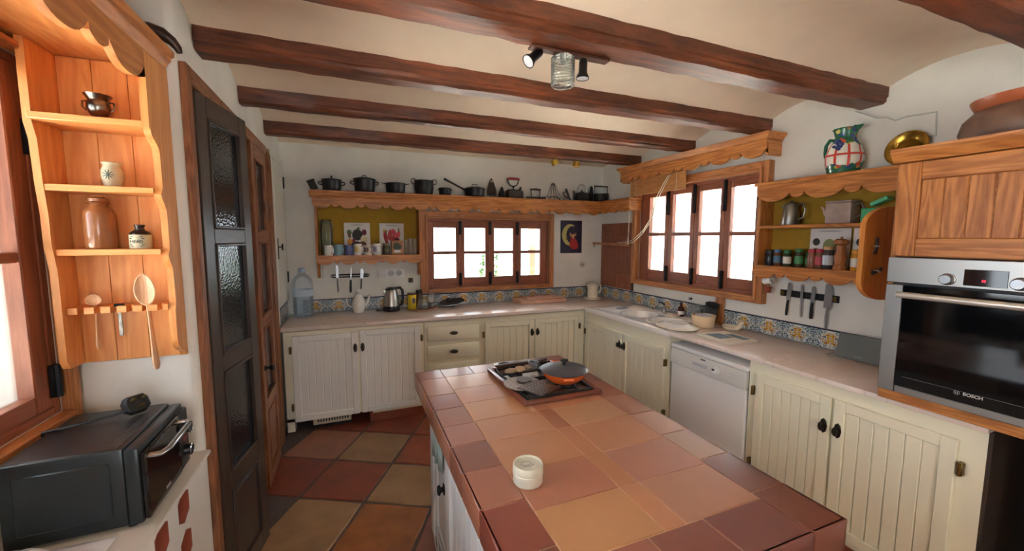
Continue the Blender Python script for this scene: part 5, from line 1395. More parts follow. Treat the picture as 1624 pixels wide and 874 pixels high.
mb = MB(); mb.tube([(-0.0, -0.044, 0.11), (0, -0.068, 0.10), (0, -0.070, 0.05), (0, -0.044, 0.03)], 0.005, 8); mb.build('handle', GPAT, o)
o = thing('tilted_jug', 'black and grey metal jug tilted behind the cream tub', 'jug', (2.79, 2.47, ZT))
M = T(0, 0, 0.008) @ RY(math.radians(-4)) @ RX(math.radians(14))
mb = MB(); mb.lathe([(0.02, 0), (0.050, 0), (0.052, 0.008), (0.050, 0.16), (0.046, 0.16), (0.046, 0.012), (0.02, 0.01)], n=24, M=M); mb.build('body', plain('smoke_pattern', srgb(90, 90, 96), 0.35, 0.4, var=0.5, bscale=30), o)
mb = MB(); mb.lathe([(0.053, 0.145), (0.054, 0.165), (0.044, 0.165)], n=24, M=M, cap=False); mb.build('rim', BLACKP, o)
o = thing('cream_tub', 'round cream plastic tub with grey scourer beside the sink', 'tub', (2.635, 2.385, ZT))
mb = MB(); mb.lathe([(0.02, 0), (0.078, 0), (0.082, 0.006), (0.088, 0.085), (0.092, 0.087), (0.092, 0.094), (0.084, 0.094), (0.076, 0.012), (0.02, 0.008)], n=28); mb.build('body', plain('tub_cream', srgb(228, 204, 170), 0.4), o)
mb = MB(); mb.lathe([(0.03, 0.05), (0.070, 0.065), (0.062, 0.095), (0.02, 0.105), (0.001, 0.105)], n=16); mb.build('scourer', plain('scourer', srgb(170, 176, 184), 0.8, bump=0.5, bscale=120), o)
o = thing('spoon_rest', 'cream pottery spoon rest shaped like a bird on the worktop', 'dish', (2.77, 2.235, ZT), -0.3)
mb = MB(); mb.lathe([(0.02, 0), (0.05, 0), (0.066, 0.022), (0.060, 0.024), (0.045, 0.008), (0.02, 0.006)], n=24, sy=1.15); mb.build('bowl', CRC, o); mb = MB(); mb.tube([(0.0, -0.06, 0.015), (0.01, -0.085, 0.035), (0.012, -0.10, 0.065)], [0.018, 0.016, 0.012], 10); mb.lathe([(0.001, -0.016), (0.014, -0.008), (0.016, 0.004), (0.008, 0.014), (0.001, 0.016)], n=12, c=(0.012, -0.104, 0.070)); mb.build('neck', CRC, o)
o = thing('serving_plate', 'white oval serving plate upturned over the edge of the right sink bowl', 'plate', (2.40, 2.43, ZT+0.0065))
mb = MB(); mb.lathe([(0.13, 0.0), (0.135, 0.004), (0.12, 0.018), (0.085, 0.030), (0.078, 0.036), (0.06, 0.034), (0.001, 0.034)], n=36, sx=1.05, sy=1.30); mb.build('plate', WHITEC, o)
mb = MB(); mb.lathe([(0.137, 0.004), (0.138, 0.008), (0.128, 0.016)], n=36, sx=1.05, sy=1.30, cap=False); mb.build('rim', CRC, o)
o = thing('leaning_board', 'pale wooden board leaning on the tiles below the right window', 'board', (2.845, 2.42, ZT))
MB().box(-0.006, 0.006, -0.045, 0.045, 0, 0.225, 0.004, 1, M=RY(math.radians(2))).build('blade', CASING('z'), o)
o = thing('wall_hook', 'small dark hook on the wall under the right window', 'hook', (XR, 2.745, 1.075))
mb = MB(); mb.lathe([(0.012, 0), (0.010, 0.006), (0.001, 0.006)], n=10, M=RY(-PI/2)); mb.build('plate', BLACKIRON, o); mb = MB(); mb.tube([(-0.005, 0, 0), (-0.025, 0, -0.006), (-0.028, 0, 0.012)], 0.004, 6); mb.build('hook', BLACKIRON, o)
nw = thing('newspaper', 'folded newspaper with a blue picture on the worktop above the dishwasher', 'newspaper', (2.48, 2.04, ZT), -0.09)
PAPER = plain('newsprint', srgb(224, 218, 206), 0.8)
for k, (a, b, c, d, r) in enumerate(((-0.135, 0.125, -0.155, 0.150, 0), (-0.130, 0.128, -0.150, 0.145, 0.03), (-0.128, 0.120, -0.152, 0.140, -0.02))):
    MB().box(a, b, c, d, k*0.0045, k*0.0045+0.004, 0.0015, 1, M=RZ(r)).build('sheet', PAPER, nw)
mb = MB(); mb.box(-0.10, 0.02, -0.05, 0.09, 0.0129, 0.0133, M=RZ(-0.02)); mb.box(0.03, 0.10, -0.12, 0.05, 0.0129, 0.0133, M=RZ(-0.02)); mb.build('picture', plain('news_blue', srgb(128, 156, 170), 0.7, var=0.5, bscale=25), nw)
tb = thing('grey_speaker', 'flat grey panel speaker propped against the tiles beside the oven', 'speaker', (2.72, 1.355, ZT), -PI/2 + 0.05)
M = RX(math.radians(-14))
mb = MB(); mb.box(-0.115, 0.115, -0.012, 0.012, 0.004, 0.150, 0.006, 2); mb.xf(M); mb.build('body', plain('speaker_grey', srgb(112, 116, 112), 0.5), tb)
mb = MB(); mb.box(-0.108, 0.108, -0.0135, -0.011, 0.012, 0.142, 0.002); mb.xf(M); mb.build('front', plain('speaker_front', srgb(104, 110, 106), 0.6, bump=0.2, bscale=300), tb)
mb = MB(); mb.box(-0.025, 0.025, -0.0145, -0.013, 0.022, 0.026); mb.xf(M); mb.build('badge', plain('speaker_badge', srgb(150, 152, 148), 0.4), tb)
mb = MB(); mb.tube([(-0.10, 0.012, 0.02), (-0.14, 0.01, 0.012), (-0.155, -0.012, 0.004), (-0.135, -0.03, 0.004), (-0.11, -0.02, 0.006)], 0.003, 6); mb.build('cable', plain('cable_grey', srgb(110, 110, 104), 0.5), tb)

# ---- spice shelf contents (right wall, facing -x)
ZA, ZB2, XS = 1.7175, 1.4365, 2.785
R90 = -PI/2
cpot = thing('pewter_jug', 'pewter coffee pot with lid and loop handle on the upper spice shelf', 'jug', (2.79, 1.845, ZA), R90)
PEW = plain('pewter', srgb(150, 146, 138), 0.35, 0.8, var=0.25, bscale=20)
mb = MB(); mb.lathe([(0.02, 0), (0.055, 0), (0.057, 0.006), (0.042, 0.12), (0.036, 0.138), (0.02, 0.138)], n=22); mb.build('body', PEW, cpot)
mb = MB(); mb.lathe([(0.038, 0.138), (0.034, 0.148), (0.01, 0.155), (0.007, 0.165), (0.001, 0.168)], n=18); mb.build('lid', PEW, cpot)
mb = MB(); mb.prism([(-0.034, 0.138), (-0.038, 0.105), (-0.066, 0.132)], 'y', -0.010, 0.010); mb.build('spout', PEW, cpot)
mb = MB(); mb.tube([(0.038, 0, 0.135), (0.080, 0, 0.140), (0.094, 0, 0.10), (0.084, 0, 0.05), (0.052, 0, 0.035)], 0.006, 8); mb.build('handle', PEW, cpot)
stp = thing('square_teapot', 'square grey-pink ceramic teapot on the upper spice shelf', 'teapot', (2.80, 1.535, ZA), R90)
SQC = plain('mauve_glaze', srgb(176, 156, 146), 0.3, var=0.15, bscale=25)
mb = MB(); mb.box(-0.075, 0.065, -0.048, 0.048, 0, 0.128, 0.008, 2); mb.build('body', SQC, stp)
mb = MB(); mb.box(-0.078, 0.068, -0.051, 0.051, 0.128, 0.140, 0.004, 2); mb.build('lid', SQC, stp)
mb = MB(); mb.tube([(-0.072, 0, 0.045), (-0.098, 0, 0.065), (-0.108, 0, 0.095), (-0.122, 0, 0.108)], [0.016, 0.012, 0.009, 0.008], 10); mb.build('spout', SQC, stp)
mb = MB(); mb.tube([(0.06, 0, 0.112), (0.090, 0, 0.122), (0.105, 0, 0.095), (0.095, 0, 0.05), (0.06, 0, 0.035)], 0.007, 8); mb.build('handle', plain('mauve_dark', srgb(110, 90, 84), 0.4), stp)
GR = plain('green_card', srgb(60, 160, 110), 0.5)
o = MB().box(-0.05, 0.04, -0.035, 0.035, 0, 0.085, 0.004).build('green_packet', GR, loc=(2.79, 1.372, ZA), rot=(0, 0, R90)); tag(o, 'green tea packet upright at the right of the upper spice shelf', 'packet', 'green packets on the spice shelf')
o = MB().box(-0.035, 0.05, -0.03, 0.03, 0, 0.022, 0.003, 1, M=T(0, 0, 0.022) @ RY(math.radians(-24))).build('green_packet', plain('green_card2', srgb(90, 184, 140), 0.5), loc=(2.79, 1.345, ZA+0.0856), rot=(0, 0, R90)); tag(o, 'pale green packet lying askew on the upright one', 'packet', 'green packets on the spice shelf')
VB = [('olive',0.0,.55,.13,.16,0),('green',.22,.62,.09,.11,.3),('dark',-.33,.66,.08,.08,.2),('green',-.33,.42,.08,.07,0),('dark',-.26,.30,.12,.07,.2),('lilac',-.2,.22,.11,.06,0),('black',.24,.38,.08,.09,.3),('green',.34,.50,.07,.07,0),('cream',.05,.26,.07,.06,0),('olive',.18,.22,.09,.06,.4),('grey',0,.93,.25,.008,0)]
card('vegetable_card', 'white card printed with green cabbages behind the spice jars', (2.850, 1.628, ZB2), R90, 0.235, 0.255, VB, group='produce cards on the spice shelf')
card('vegetable_card', 'white card with leafy print half hidden behind the rounded board', (2.850, 1.385, ZB2), R90, 0.225, 0.255, VB[1:], group='produce cards on the spice shelf')
def spice(label, y, r, h, lidc, bodc, labc=None, x=XS, lid_h=0.022):
    root = thing('spice_jar', label, 'jar', (x, y, ZB2), R90, 'spice jars')
    mb = MB(); mb.lathe([(0.01, 0), (r*0.95, 0), (r, 0.004), (r, h*0.68), (r*0.82, h-lid_h), (0.01, h-lid_h)], n=18); mb.build('body', plain('spice_'+'_'.join(map(str, bodc)), srgb(*bodc), 0.22), root)
    mb = MB(); mb.lathe([(r*0.9, h-lid_h), (r*0.9, h-0.002), (r*0.85, h), (0.001, h)], n=18); mb.build('lid', plain('spicelid_'+'_'.join(map(str, lidc)), srgb(*lidc), 0.4), root)
    if labc:
        mb = MB(); mb.lathe([(r*1.012, h*0.18), (r*1.012, h*0.60)], n=18, cap=False); mb.build('label_band', plain('splab_'+'_'.join(map(str, labc)), srgb(*labc), 0.5), root)
DG, GRN, RED_, WHT = (44, 46, 50), (44, 120, 70), (176, 40, 62), (222, 218, 208)
spice('dark glass jar with black lid at the left end of the spices', 1.972, 0.027, 0.108, DG, (48, 46, 50))
spice('spice jar with blue lid and brown spice', 1.912, 0.025, 0.114, (70, 110, 150), (110, 70, 44), (70, 110, 140))
spice('spice jar with dull red lid behind the white-labelled jar', 1.858, 0.022, 0.112, (150, 60, 74), (120, 66, 50), None, 2.81)
spice('green-lidded jar with a white square label', 1.828, 0.025, 0.112, GRN, (60, 70, 46), WHT, 2.760)
spice('taller jar with bright green cap and label', 1.768, 0.026, 0.122, GRN, (66, 60, 44), (58, 130, 84))
spice('small green-topped jar behind the tall green one', 1.726, 0.018, 0.098, GRN, (80, 96, 56), (90, 150, 96), 2.815)
spice('red-capped jar of brown seeds, left of the red pair', 1.686, 0.025, 0.122, RED_, (150, 96, 74), None)
spice('red-capped jar with red label, right of the red pair', 1.638, 0.025, 0.124, RED_, (120, 84, 60), (176, 60, 76))
spice('jar with tan stopper and pale blue label', 1.585, 0.028, 0.142, (196, 160, 116), (70, 62, 56), (190, 204, 216), 2.775)
spice('orange mustard jar to the right of the pepper mill', 1.440, 0.026, 0.124, (214, 150, 40), (206, 140, 44), WHT)
spice('red-capped jar with green label by the rounded board', 1.378, 0.024, 0.124, (186, 44, 54), (120, 110, 80), (150, 176, 120))
ml = thing('pepper_mill', 'turned wooden pepper mill on the lower spice shelf', 'mill', (2.765, 1.512, ZB2), R90)
MLW = wood('mill_wood', srgb(176, 112, 62), srgb(140, 82, 40), 'z')
mb = MB(); mb.lathe([(0.01, 0), (0.034, 0), (0.036, 0.008), (0.034, 0.02), (0.026, 0.035), (0.030, 0.055), (0.033, 0.075), (0.026, 0.10), (0.022, 0.125), (0.025, 0.145), (0.024, 0.150), (0.01, 0.150)], n=24); mb.build('body', MLW, ml)
mb = MB(); mb.lathe([(0.024, 0.151), (0.037, 0.158), (0.040, 0.168), (0.036, 0.180), (0.018, 0.188), (0.006, 0.190), (0.008, 0.198), (0.001, 0.203)], n=24); mb.build('head', MLW, ml)

# on top of the spice shelf
jg = thing('painted_jug', 'painted ceramic jug with red plaid, blue grapes and green handle', 'jug', (2.785, 1.545, 2.0185), R90)
def jug_mat():
    m, nt, p = new_mat('jug_paint')
    tc = N(nt, 'ShaderNodeTexCoord'); sp = N(nt, 'ShaderNodeSeparateXYZ'); nt.links.new(tc.outputs['Object'], sp.inputs[0])
    at = N(nt, 'ShaderNodeMath', operation='ARCTAN2'); nt.links.new(sp.outputs['Y'], at.inputs[0]); nt.links.new(sp.outputs['X'], at.inputs[1])
    def lines(src, freq, width, off=0.0):
        a = N(nt, 'ShaderNodeMath', operation='MULTIPLY_ADD'); a.inputs[1].default_value = freq; a.inputs[2].default_value = off; nt.links.new(src, a.inputs[0])
        f = N(nt, 'ShaderNodeMath', operation='FRACT'); nt.links.new(a.outputs[0], f.inputs[0])
        l = N(nt, 'ShaderNodeMath', operation='LESS_THAN'); l.inputs[1].default_value = width; nt.links.new(f.outputs[0], l.inputs[0]); return l
    h = lines(sp.outputs['Z'], 1/0.16, 0.075, -0.62); v = lines(at.outputs[0], 9/(2*PI), 0.20, 0.3)
    mx = N(nt, 'ShaderNodeMath', operation='MAXIMUM'); nt.links.new(h.outputs[0], mx.inputs[0]); nt.links.new(v.outputs[0], mx.inputs[1])
    c1 = N(nt, 'ShaderNodeMixRGB'); c1.inputs[1].default_value = srgb(226, 222, 210); c1.inputs[2].default_value = srgb(206, 70, 56); nt.links.new(mx.outputs[0], c1.inputs[0])
    nz = N(nt, 'ShaderNodeTexVoronoi'); nz.inputs['Scale'].default_value = 46; nt.links.new(tc.outputs['Object'], nz.inputs['Vector'])
    rp = N(nt, 'ShaderNodeValToRGB'); rp.color_ramp.interpolation = 'CONSTANT'
    e = rp.color_ramp.elements; e[0].color = srgb(46, 110, 84); e[1].position = 0.45; e[1].color = srgb(190, 180, 80)
    for q, c in ((0.6, srgb(60, 80, 140)), (0.72, srgb(70, 130, 90)), (0.88, srgb(200, 90, 60))):
        k = e.new(q); k.color = c
    sx = N(nt, 'ShaderNodeSeparateXYZ'); nt.links.new(nz.outputs['Color'], sx.inputs[0]); nt.links.new(sx.outputs[0], rp.inputs['Fac'])
    # flowers at foot and shoulder
    nz2 = N(nt, 'ShaderNodeTexNoise'); nz2.inputs['Scale'].default_value = 16; nt.links.new(tc.outputs['Object'], nz2.inputs['Vector'])
    w = N(nt, 'ShaderNodeMath', operation='MULTIPLY_ADD'); w.inputs[1].default_value = 0.10; nt.links.new(nz2.outputs['Fac'], w.inputs[0]); nt.links.new(sp.outputs['Z'], w.inputs[2])
    d = N(nt, 'ShaderNodeMath', operation='SUBTRACT'); d.inputs[1].default_value = 0.162; nt.links.new(w.outputs[0], d.inputs[0])
    ab = N(nt, 'ShaderNodeMath', operation='ABSOLUTE'); nt.links.new(d.outputs[0], ab.inputs[0])
    g = N(nt, 'ShaderNodeMath', operation='GREATER_THAN'); g.inputs[1].default_value = 0.060; nt.links.new(ab.outputs[0], g.inputs[0])
    c2 = N(nt, 'ShaderNodeMixRGB'); nt.links.new(g.outputs[0], c2.inputs[0]); nt.links.new(c1.outputs[0], c2.inputs[1]); nt.links.new(rp.outputs[0], c2.inputs[2])
    nt.links.new(c2.outputs[0], p.inputs['Base Color']); p.inputs['Roughness'].default_value = 0.2
    return m
JM = jug_mat(); JGREEN = plain('jug_green', srgb(34, 104, 76), 0.2)
mb = MB(); mb.lathe([(0.02, 0), (0.074, 0), (0.078, 0.006), (0.094, 0.06), (0.096, 0.10), (0.080, 0.155), (0.054, 0.195), (0.050, 0.215), (0.058, 0.245), (0.062, 0.262), (0.057, 0.262), (0.046, 0.215), (0.05, 0.19), (0.02, 0.18)], n=36); mb.build('body', JM, jg)
mb = MB(); mb.lathe([(0.079, 0.002), (0.084, 0.022)], n=36, cap=False); mb.tube([(0.0625*math.cos(a*PI/12), 0.0625*math.sin(a*PI/12), 0.262) for a in range(25)], 0.004, 6); mb.build('trim_band', JGREEN, jg)
mb = MB(); mb.tube([(0.048, 0, 0.258), (0.066, 0, 0.262), (0.086, 0, 0.270)], [0.022, 0.014, 0.005], 10); mb.build('spout', JGREEN, jg)
mb = MB(); mb.tube([(-0.05, 0, 0.205), (-0.085, 0, 0.215), (-0.105, 0, 0.185), (-0.108, 0, 0.14), (-0.098, 0, 0.09)], 0.010, 10); mb.build('handle', JGREEN, jg)
mb = MB()
for (a, z) in ((-100,.155),(-92,.172),(-84,.158),(-78,.175),(-88,.145),(-96,.185),(-75,.150),(-86,.190),(-70,.165),(-80,.135)):
    rr = 0.070 if z > 0.165 else 0.083
    t = math.radians(a); mb.lathe([(0.001,-0.009),(0.008,-0.005),(0.010,0),(0.008,0.005),(0.001,0.009)], n=8, c=(rr*math.cos(t), rr*math.sin(t), z))
mb.build('grape_relief', plain('grape_blue', srgb(50, 66, 130), 0.3), jg)
bp = thing('brass_plate', 'round brass plate leaning on the right wall beside the oven housing', 'plate', (2.835, 1.270, 2.0185), R90)
M = T(0, 0, 0.098) @ RX(PI/2 + math.radians(-12))
BRASS = plain('brass', srgb(178, 140, 60), 0.25, 1.0, var=0.3, bscale=12)
mb = MB(); mb.lathe([(0.001, -0.006), (0.055, -0.006), (0.068, 0.006), (0.094, 0.012), (0.096, 0.014), (0.092, 0.016), (0.066, 0.010), (0.052, -0.002), (0.001, -0.002)], n=36, M=M); mb.build('plate', BRASS, bp)
mb = MB(); mb.lathe([(0.001, 0.004), (0.014, 0.003), (0.018, -0.001)], n=16, M=M); mb.build('boss', BRASS, bp)
# clay pot on the oven housing
cy = thing('clay_pot', 'big glazed clay cooking pot on top of the oven housing', 'pot', (2.56, 0.745, 2.0055))
CLAY = plain('clay', srgb(128, 98, 82), 0.45, var=0.55, bscale=7)
mb = MB(); mb.lathe([(0.05, 0), (0.17, 0), (0.20, 0.02), (0.215, 0.07), (0.205, 0.115), (0.175, 0.15), (0.165, 0.155), (0.16, 0.15), (0.19, 0.10), (0.19, 0.03), (0.05, 0.01)], n=40); mb.build('body', CLAY, cy)
mb = MB(); mb.lathe([(0.165, 0.152), (0.172, 0.160), (0.185, 0.185), (0.188, 0.195), (0.180, 0.197), (0.160, 0.165)], n=40, cap=False); mb.build('rim', plain('clay_rim', srgb(170, 92, 58), 0.3), cy)
# wire on the wall
mb = MB(); mb.tube([(XR-0.006, 1.55, 2.395), (XR-0.006, 1.50, 2.365), (XR-0.006, 1.44, 2.327), (XR-0.006, 1.39, 2.318), (XR-0.006, 1.351, 2.290), (XR-0.006, 1.30, 2.298), (XR-0.006, 1.178, 2.290), (XR-0.006, 1.175, 2.23), (XR-0.006, 1.172, 2.168), (XR-0.006, 1.22, 2.175)], 0.004, 6)
tag(mb.build('wall_cable', plain('cable_white', srgb(196, 198, 194), 0.6)), 'thin pale cable clipped to the right wall above the brass plate', 'cable')

# ---- knife rack on the right wall
kr = thing('knife_rack', 'black magnetic knife bar with brass ends on the right wall', 'rail', (XR, 1.74, 1.240), R90)
MB().box(-0.185, 0.185, -0.018, 0, -0.022, 0.022, 0.002).build('bar', BLACKIRON, kr)
for x in (-0.17, 0.165): MB().box(x-0.012, x+0.012, -0.020, -0.016, -0.016, 0.016, 0.001).build('end_plate', BRASSH, kr)
KX = XR-0.024
knife('kitchen_knife', 'broad knife with black riveted handle, first on the magnetic bar', (KX, 1.862, 1.190), R90, 0.13, 0.030, 0.105, BLACKP, 0.011, 0.08, 'knives on the magnetic bar')
knife('kitchen_knife', 'slim all-steel knife, second on the magnetic bar', (KX, 1.772, 1.195), R90, 0.12, 0.018, 0.105, STEEL, 0.009, 0.0, 'knives on the magnetic bar')
knife('kitchen_knife', 'knife with thick plain black handle, third on the magnetic bar', (KX, 1.702, 1.195), R90, 0.115, 0.026, 0.105, BLACKP, 0.013, 0.05, 'knives on the magnetic bar')
knife('kitchen_knife', 'largest chef knife with steel handle, last on the magnetic bar', (KX, 1.610, 1.175), R90, 0.165, 0.046, 0.130, STEEL, 0.012, 0.03, 'knives on the magnetic bar')
hc = thing('hanging_cup', 'white enamel cup hung under the left end of the spice shelf', 'cup', (2.775, 1.965, 1.325), R90)
M = RY(math.radians(72))
mb = MB(); mb.lathe([(0.01, -0.03), (0.022, -0.03), (0.026, 0.03), (0.022, 0.03), (0.018, -0.024), (0.01, -0.024)], n=18, M=M); mb.build('body', WHITEP, hc)
mb = MB(); mb.tube([(0, 0, 0.02), (0.0, 0, 0.045), (0.0, 0.0, 0.062)], 0.003, 6); mb.build('hook', STEEL, hc)
hp = thing('hanging_pot', 'tiny terracotta pot hung below the white cup', 'pot', (2.79, 1.972, 1.235), R90)
mb = MB(); mb.lathe([(0.005, 0), (0.018, 0), (0.024, 0.045), (0.02, 0.045), (0.015, 0.005), (0.005, 0.004)], n=16); mb.build('body', TERR, hp)
mb = MB(); mb.tube([(0, 0, 0.04), (0, 0, 0.10)], 0.002, 6); mb.build('string', plain('string', srgb(196, 180, 150), 0.8), hp)
# bow hooks on the rounded board
for k, (x, z, r) in enumerate(((2.365, 1.592, 0.2), (2.392, 1.468, 1.4))):
    o = thing('tied_bundle', ['small upright bundle of dark twigs tied to the rounded board, upper one', 'knotted dark cord bow tied to the rounded board, lower one'][k], 'ornament', (x, 1.1535, z), 0, 'ornaments on the rounded board')
    mb = MB(); rnd = random.Random(k)
    for i in range(7):
        a = r + rnd.uniform(-0.25, 0.25); L = rnd.uniform(0.03, 0.042)
        off = rnd.uniform(-0.010, 0.010)
        mb.tube([(-math.sin(a)*L+off, -0.008, -math.cos(a)*L), (off*0.5, -0.014, 0), (math.sin(a)*L+off, -0.008, math.cos(a)*L)], 0.0035, 5)
    mb.build('twigs', plain('dark_twig', srgb(70, 62, 58), 0.7), o)
    mb = MB(); mb.tube([(0.014*math.cos(2*PI*i/10), -0.012+0.008*math.sin(2*PI*i/10), (0.2-k)*0.004*math.cos(2*PI*i/10)) for i in range(11)], 0.004, 6); mb.build('tie', plain('tie_pale', srgb(186, 178, 168), 0.7), o)

# ---- bamboo blind, cords, shutter and rod at the right window
bl = thing('bamboo_blind', 'half rolled wooden slat blind hanging under the right pelmet', 'blind', (2.762, 3.13, 2.06))
BMB = wood('bamboo', srgb(206, 150, 92), srgb(172, 112, 62), 'y', 1.4)
for k in range(14):
    z = 2.062 + k*0.0115
    MB().box(2.755+0.003*(k % 2), 2.766+0.003*(k % 2), 2.76, 3.52, z, z+0.0105, 0.001).build('slat', BMB, bl, world=True)
MB().box(2.750, 2.775, 2.755, 3.525, 2.225, 2.245, 0.002).build('head_rail', BMB, bl, world=True)
CORD = plain('cord_white', srgb(226, 218, 200), 0.8)
mb = MB()
for y in (3.42, 2.86): mb.tube([(2.752, y, 2.24), (2.750, y, 2.06)], 0.002, 5)
mb.build('ladder_cord', CORD, bl, world=True)
mb = MB()
a = Vector((2.745, 2.93, 2.235)); b = Vector((2.735, 3.12, 1.98)); c = Vector((2.745, 3.50, 1.585)); 
mb.tube([a, Vector((2.738, 3.02, 2.12)), b, Vector((2.735, 3.15, 1.83)), Vector((2.735, 3.27, 1.70)), Vector((2.74, 3.42, 1.61)), c, Vector((2.745, 3.70, 1.572))], 0.0035, 6)
mb.tube([a + Vector((0, -0.02, 0)), Vector((2.736, 3.0, 2.10)), b + Vector((0, -0.015, -0.02)), Vector((2.732, 3.14, 1.80)), Vector((2.733, 3.28, 1.665)), Vector((2.738, 3.42, 1.58)), Vector((2.742, 3.55, 1.565))], 0.0035, 6)
mb.tube([(2.748, 3.50, 2.24), (2.745, 3.505, 1.75), (2.742, 3.51, 1.56)], 0.003, 6)
mb.build('pull_cord', CORD, bl, world=True)
st_ = thing('wooden_shutter', 'red-brown planked wooden shutter in the corner left of the right window', 'shutter', (XR, 3.86, 1.05))
nsl = 8
for k in range(nsl):
    a = 3.565 + (4.155-3.565)*k/nsl
    MB().box(XR-0.022, XR-0.002, a+0.001, a+(4.155-3.565)/nsl-0.001, 1.048, 1.795, 0.003).build('plank', REDWOOD('z'), st_, world=True)
for z in (1.20, 1.62): MB().box(XR-0.026, XR-0.021, 3.57, 4.15, z, z+0.03, 0.002).build('batten', REDWOOD('y'), st_, world=True)
MB().box(XR-0.030, XR-0.002, 3.553, 3.565, 1.045, 1.80, 0.002).build('edge_post', DARKW('z'), st_, world=True)
rd = thing('corner_rod', 'wooden rod spanning the corner in front of the shutter', 'rod', (2.76, 3.86, 1.556))
mb = MB(); mb.tube([(2.752, YB-0.002, 1.562), (2.765, 3.85, 1.556), (2.79, 3.545, 1.552)], 0.013, 8); mb.build('rod', wood('rod_wood', srgb(190, 136, 96), srgb(150, 96, 62), 'y'), rd, world=True)
mb = MB(); mb.tube([(2.752, YB-0.004, 1.555), (2.752, YB-0.03, 1.53), (2.752, YB-0.035, 1.515)], 0.004, 6); mb.build('hook', BLACKIRON, rd, world=True)

# ---- ceiling spotlights
cb = thing('spotlight_bar', 'ceiling spotlight bar with two black spots and a ribbed glass shade on the beam', 'lamp', (0.87, 1.53, 2.392))
MB().box(-0.185, 0.185, -0.03, 0.012, -0.012, 0.0, 0.003).build('bar', plain('bar_brown', srgb(86, 54, 42), 0.4), cb)
LENS = plain('lens_white', srgb(226, 230, 236), 0.25)
def spot(x, tilt, rz):
    M = T(x, 0.0, -0.012) @ RZ(rz) @ RX(0) @ RY(tilt)
    mb = MB(); mb.lathe([(0.005, 0), (0.016, 0), (0.018, -0.01), (0.019, -0.055), (0.026, -0.068), (0.028, -0.078), (0.025, -0.078), (0.02, -0.07)], n=20, M=M); s = mb.build('spot', BLACKP, cb)
    mb = MB(); mb.lathe([(0.0255, -0.0765), (0.012, -0.080), (0.001, -0.081)], n=20, M=M); mb.build('lens', LENS, s)
    mb = MB(); mb.tube([(x, 0.0, -0.008), (x, 0.0, -0.022)], 0.008, 8); mb.build('joint', STEEL, s)
spot(-0.135, math.radians(48), 0.15)
spot(0.068, math.radians(2), 0)
mb = MB(); pr = []
for k in range(10): pr += [(0.046+0.002*math.sin(k), -0.018-0.0115*k), (0.050, -0.0235-0.0115*k)]
RIB = glass('ribbed_glass', (0.80, 0.84, 0.80, 1), 0.08, 2.0, 0.12)
mb.lathe([(0.01, -0.012), (0.03, -0.014)] + pr + [(0.044, -0.135)], n=28, c=(-0.03, 0, 0), cap=False); mb.build('glass_shade', RIB, cb)
mb = MB(); mb.lathe([(0.012, -0.012), (0.014, -0.04), (0.001, -0.042)], n=12, c=(-0.03, 0, 0)); mb.build('lamp_holder', STEEL, cb)
for k, x in enumerate((1.865, 2.125)):
    o = thing('brass_spot', ['small brass spotlight under the rear beam, left of the pair', 'small brass spotlight under the rear beam, right of the pair'][k], 'lamp', (x, 3.56, 2.394), group='brass spotlights')
    M = RY(math.radians(-28 if k == 0 else 4)) 
    mb = MB(); mb.lathe([(0.01, 0), (0.030, -0.004), (0.034, -0.02), (0.038, -0.055), (0.036, -0.058), (0.03, -0.05), (0.01, -0.02)], n=20, M=M); mb.build('shade', plain('spot_brass', srgb(196, 158, 62), 0.3, 0.8), o)
    mb = MB(); mb.lathe([(0.028, -0.050), (0.012, -0.056), (0.001, -0.057)], n=16, M=M); mb.build('bulb', LENS, o)

# ---- left niche contents
tu = thing('silver_tureen', 'small tarnished silver bowl with scroll handles on the top niche shelf', 'bowl', (-0.764, 1.785, 2.0075))
SIL = plain('tarnished_silver', srgb(140, 136, 130), 0.25, 1.0, var=0.5, bscale=40)
mb = MB(); mb.lathe([(0.004, 0), (0.017, 0), (0.019, 0.006), (0.010, 0.014), (0.022, 0.022), (0.031, 0.042), (0.030, 0.062), (0.026, 0.070), (0.034, 0.084), (0.036, 0.088), (0.032, 0.088), (0.022, 0.07), (0.026, 0.045), (0.01, 0.026)], n=24); mb.build('body', SIL, tu)
for s in (-1, 1):
    mb = MB(); mb.tube([(s*0.028, 0, 0.068), (s*0.040, 0, 0.066), (s*0.041, 0, 0.05), (s*0.031, 0, 0.038)], 0.003, 6); mb.build('handle', SIL, tu)
cj = thing('ceramic_jar', 'small cream jar with blue-green crest on the second niche shelf', 'jar', (-0.751, 1.80, 1.7975))
JC = plain('stoneware_cream', srgb(196, 190, 160), 0.35, var=0.15, bscale=30)
mb = MB(); mb.lathe([(0.005, 0), (0.020, 0), (0.024, 0.010), (0.029, 0.035), (0.029, 0.055), (0.023, 0.068), (0.023, 0.076), (0.027, 0.082), (0.023, 0.084), (0.018, 0.07), (0.005, 0.066)], n=24); mb.build('body', JC, cj)
mb = MB()
for i in range(9):
    a = i*2*PI/9
    mb.tube([(0.0, -0.0295, 0.040)] + [(0.014*math.cos(a)*t, -0.0296+0.0035*t*t*abs(math.cos(a)), 0.040+0.016*math.sin(a)*t) for t in (0.5, 1.0)], 0.0014, 5)
mb.build('crest', plain('crest_green', srgb(92, 110, 100), 0.4), cj)
sb = thing('stoneware_bottle', 'brown stoneware bottle on the third niche shelf', 'bottle', (-0.800, 1.806, 1.5885))
mb = MB(); mb.lathe([(0.005, 0), (0.038, 0), (0.041, 0.005), (0.041, 0.115), (0.036, 0.132), (0.024, 0.143), (0.022, 0.150), (0.026, 0.156), (0.026, 0.170), (0.020, 0.176), (0.001, 0.176)], n=28); mb.build('body', plain('salt_glaze', srgb(164, 104, 62), 0.25, var=0.25, bscale=18, coat=0.4), sb)
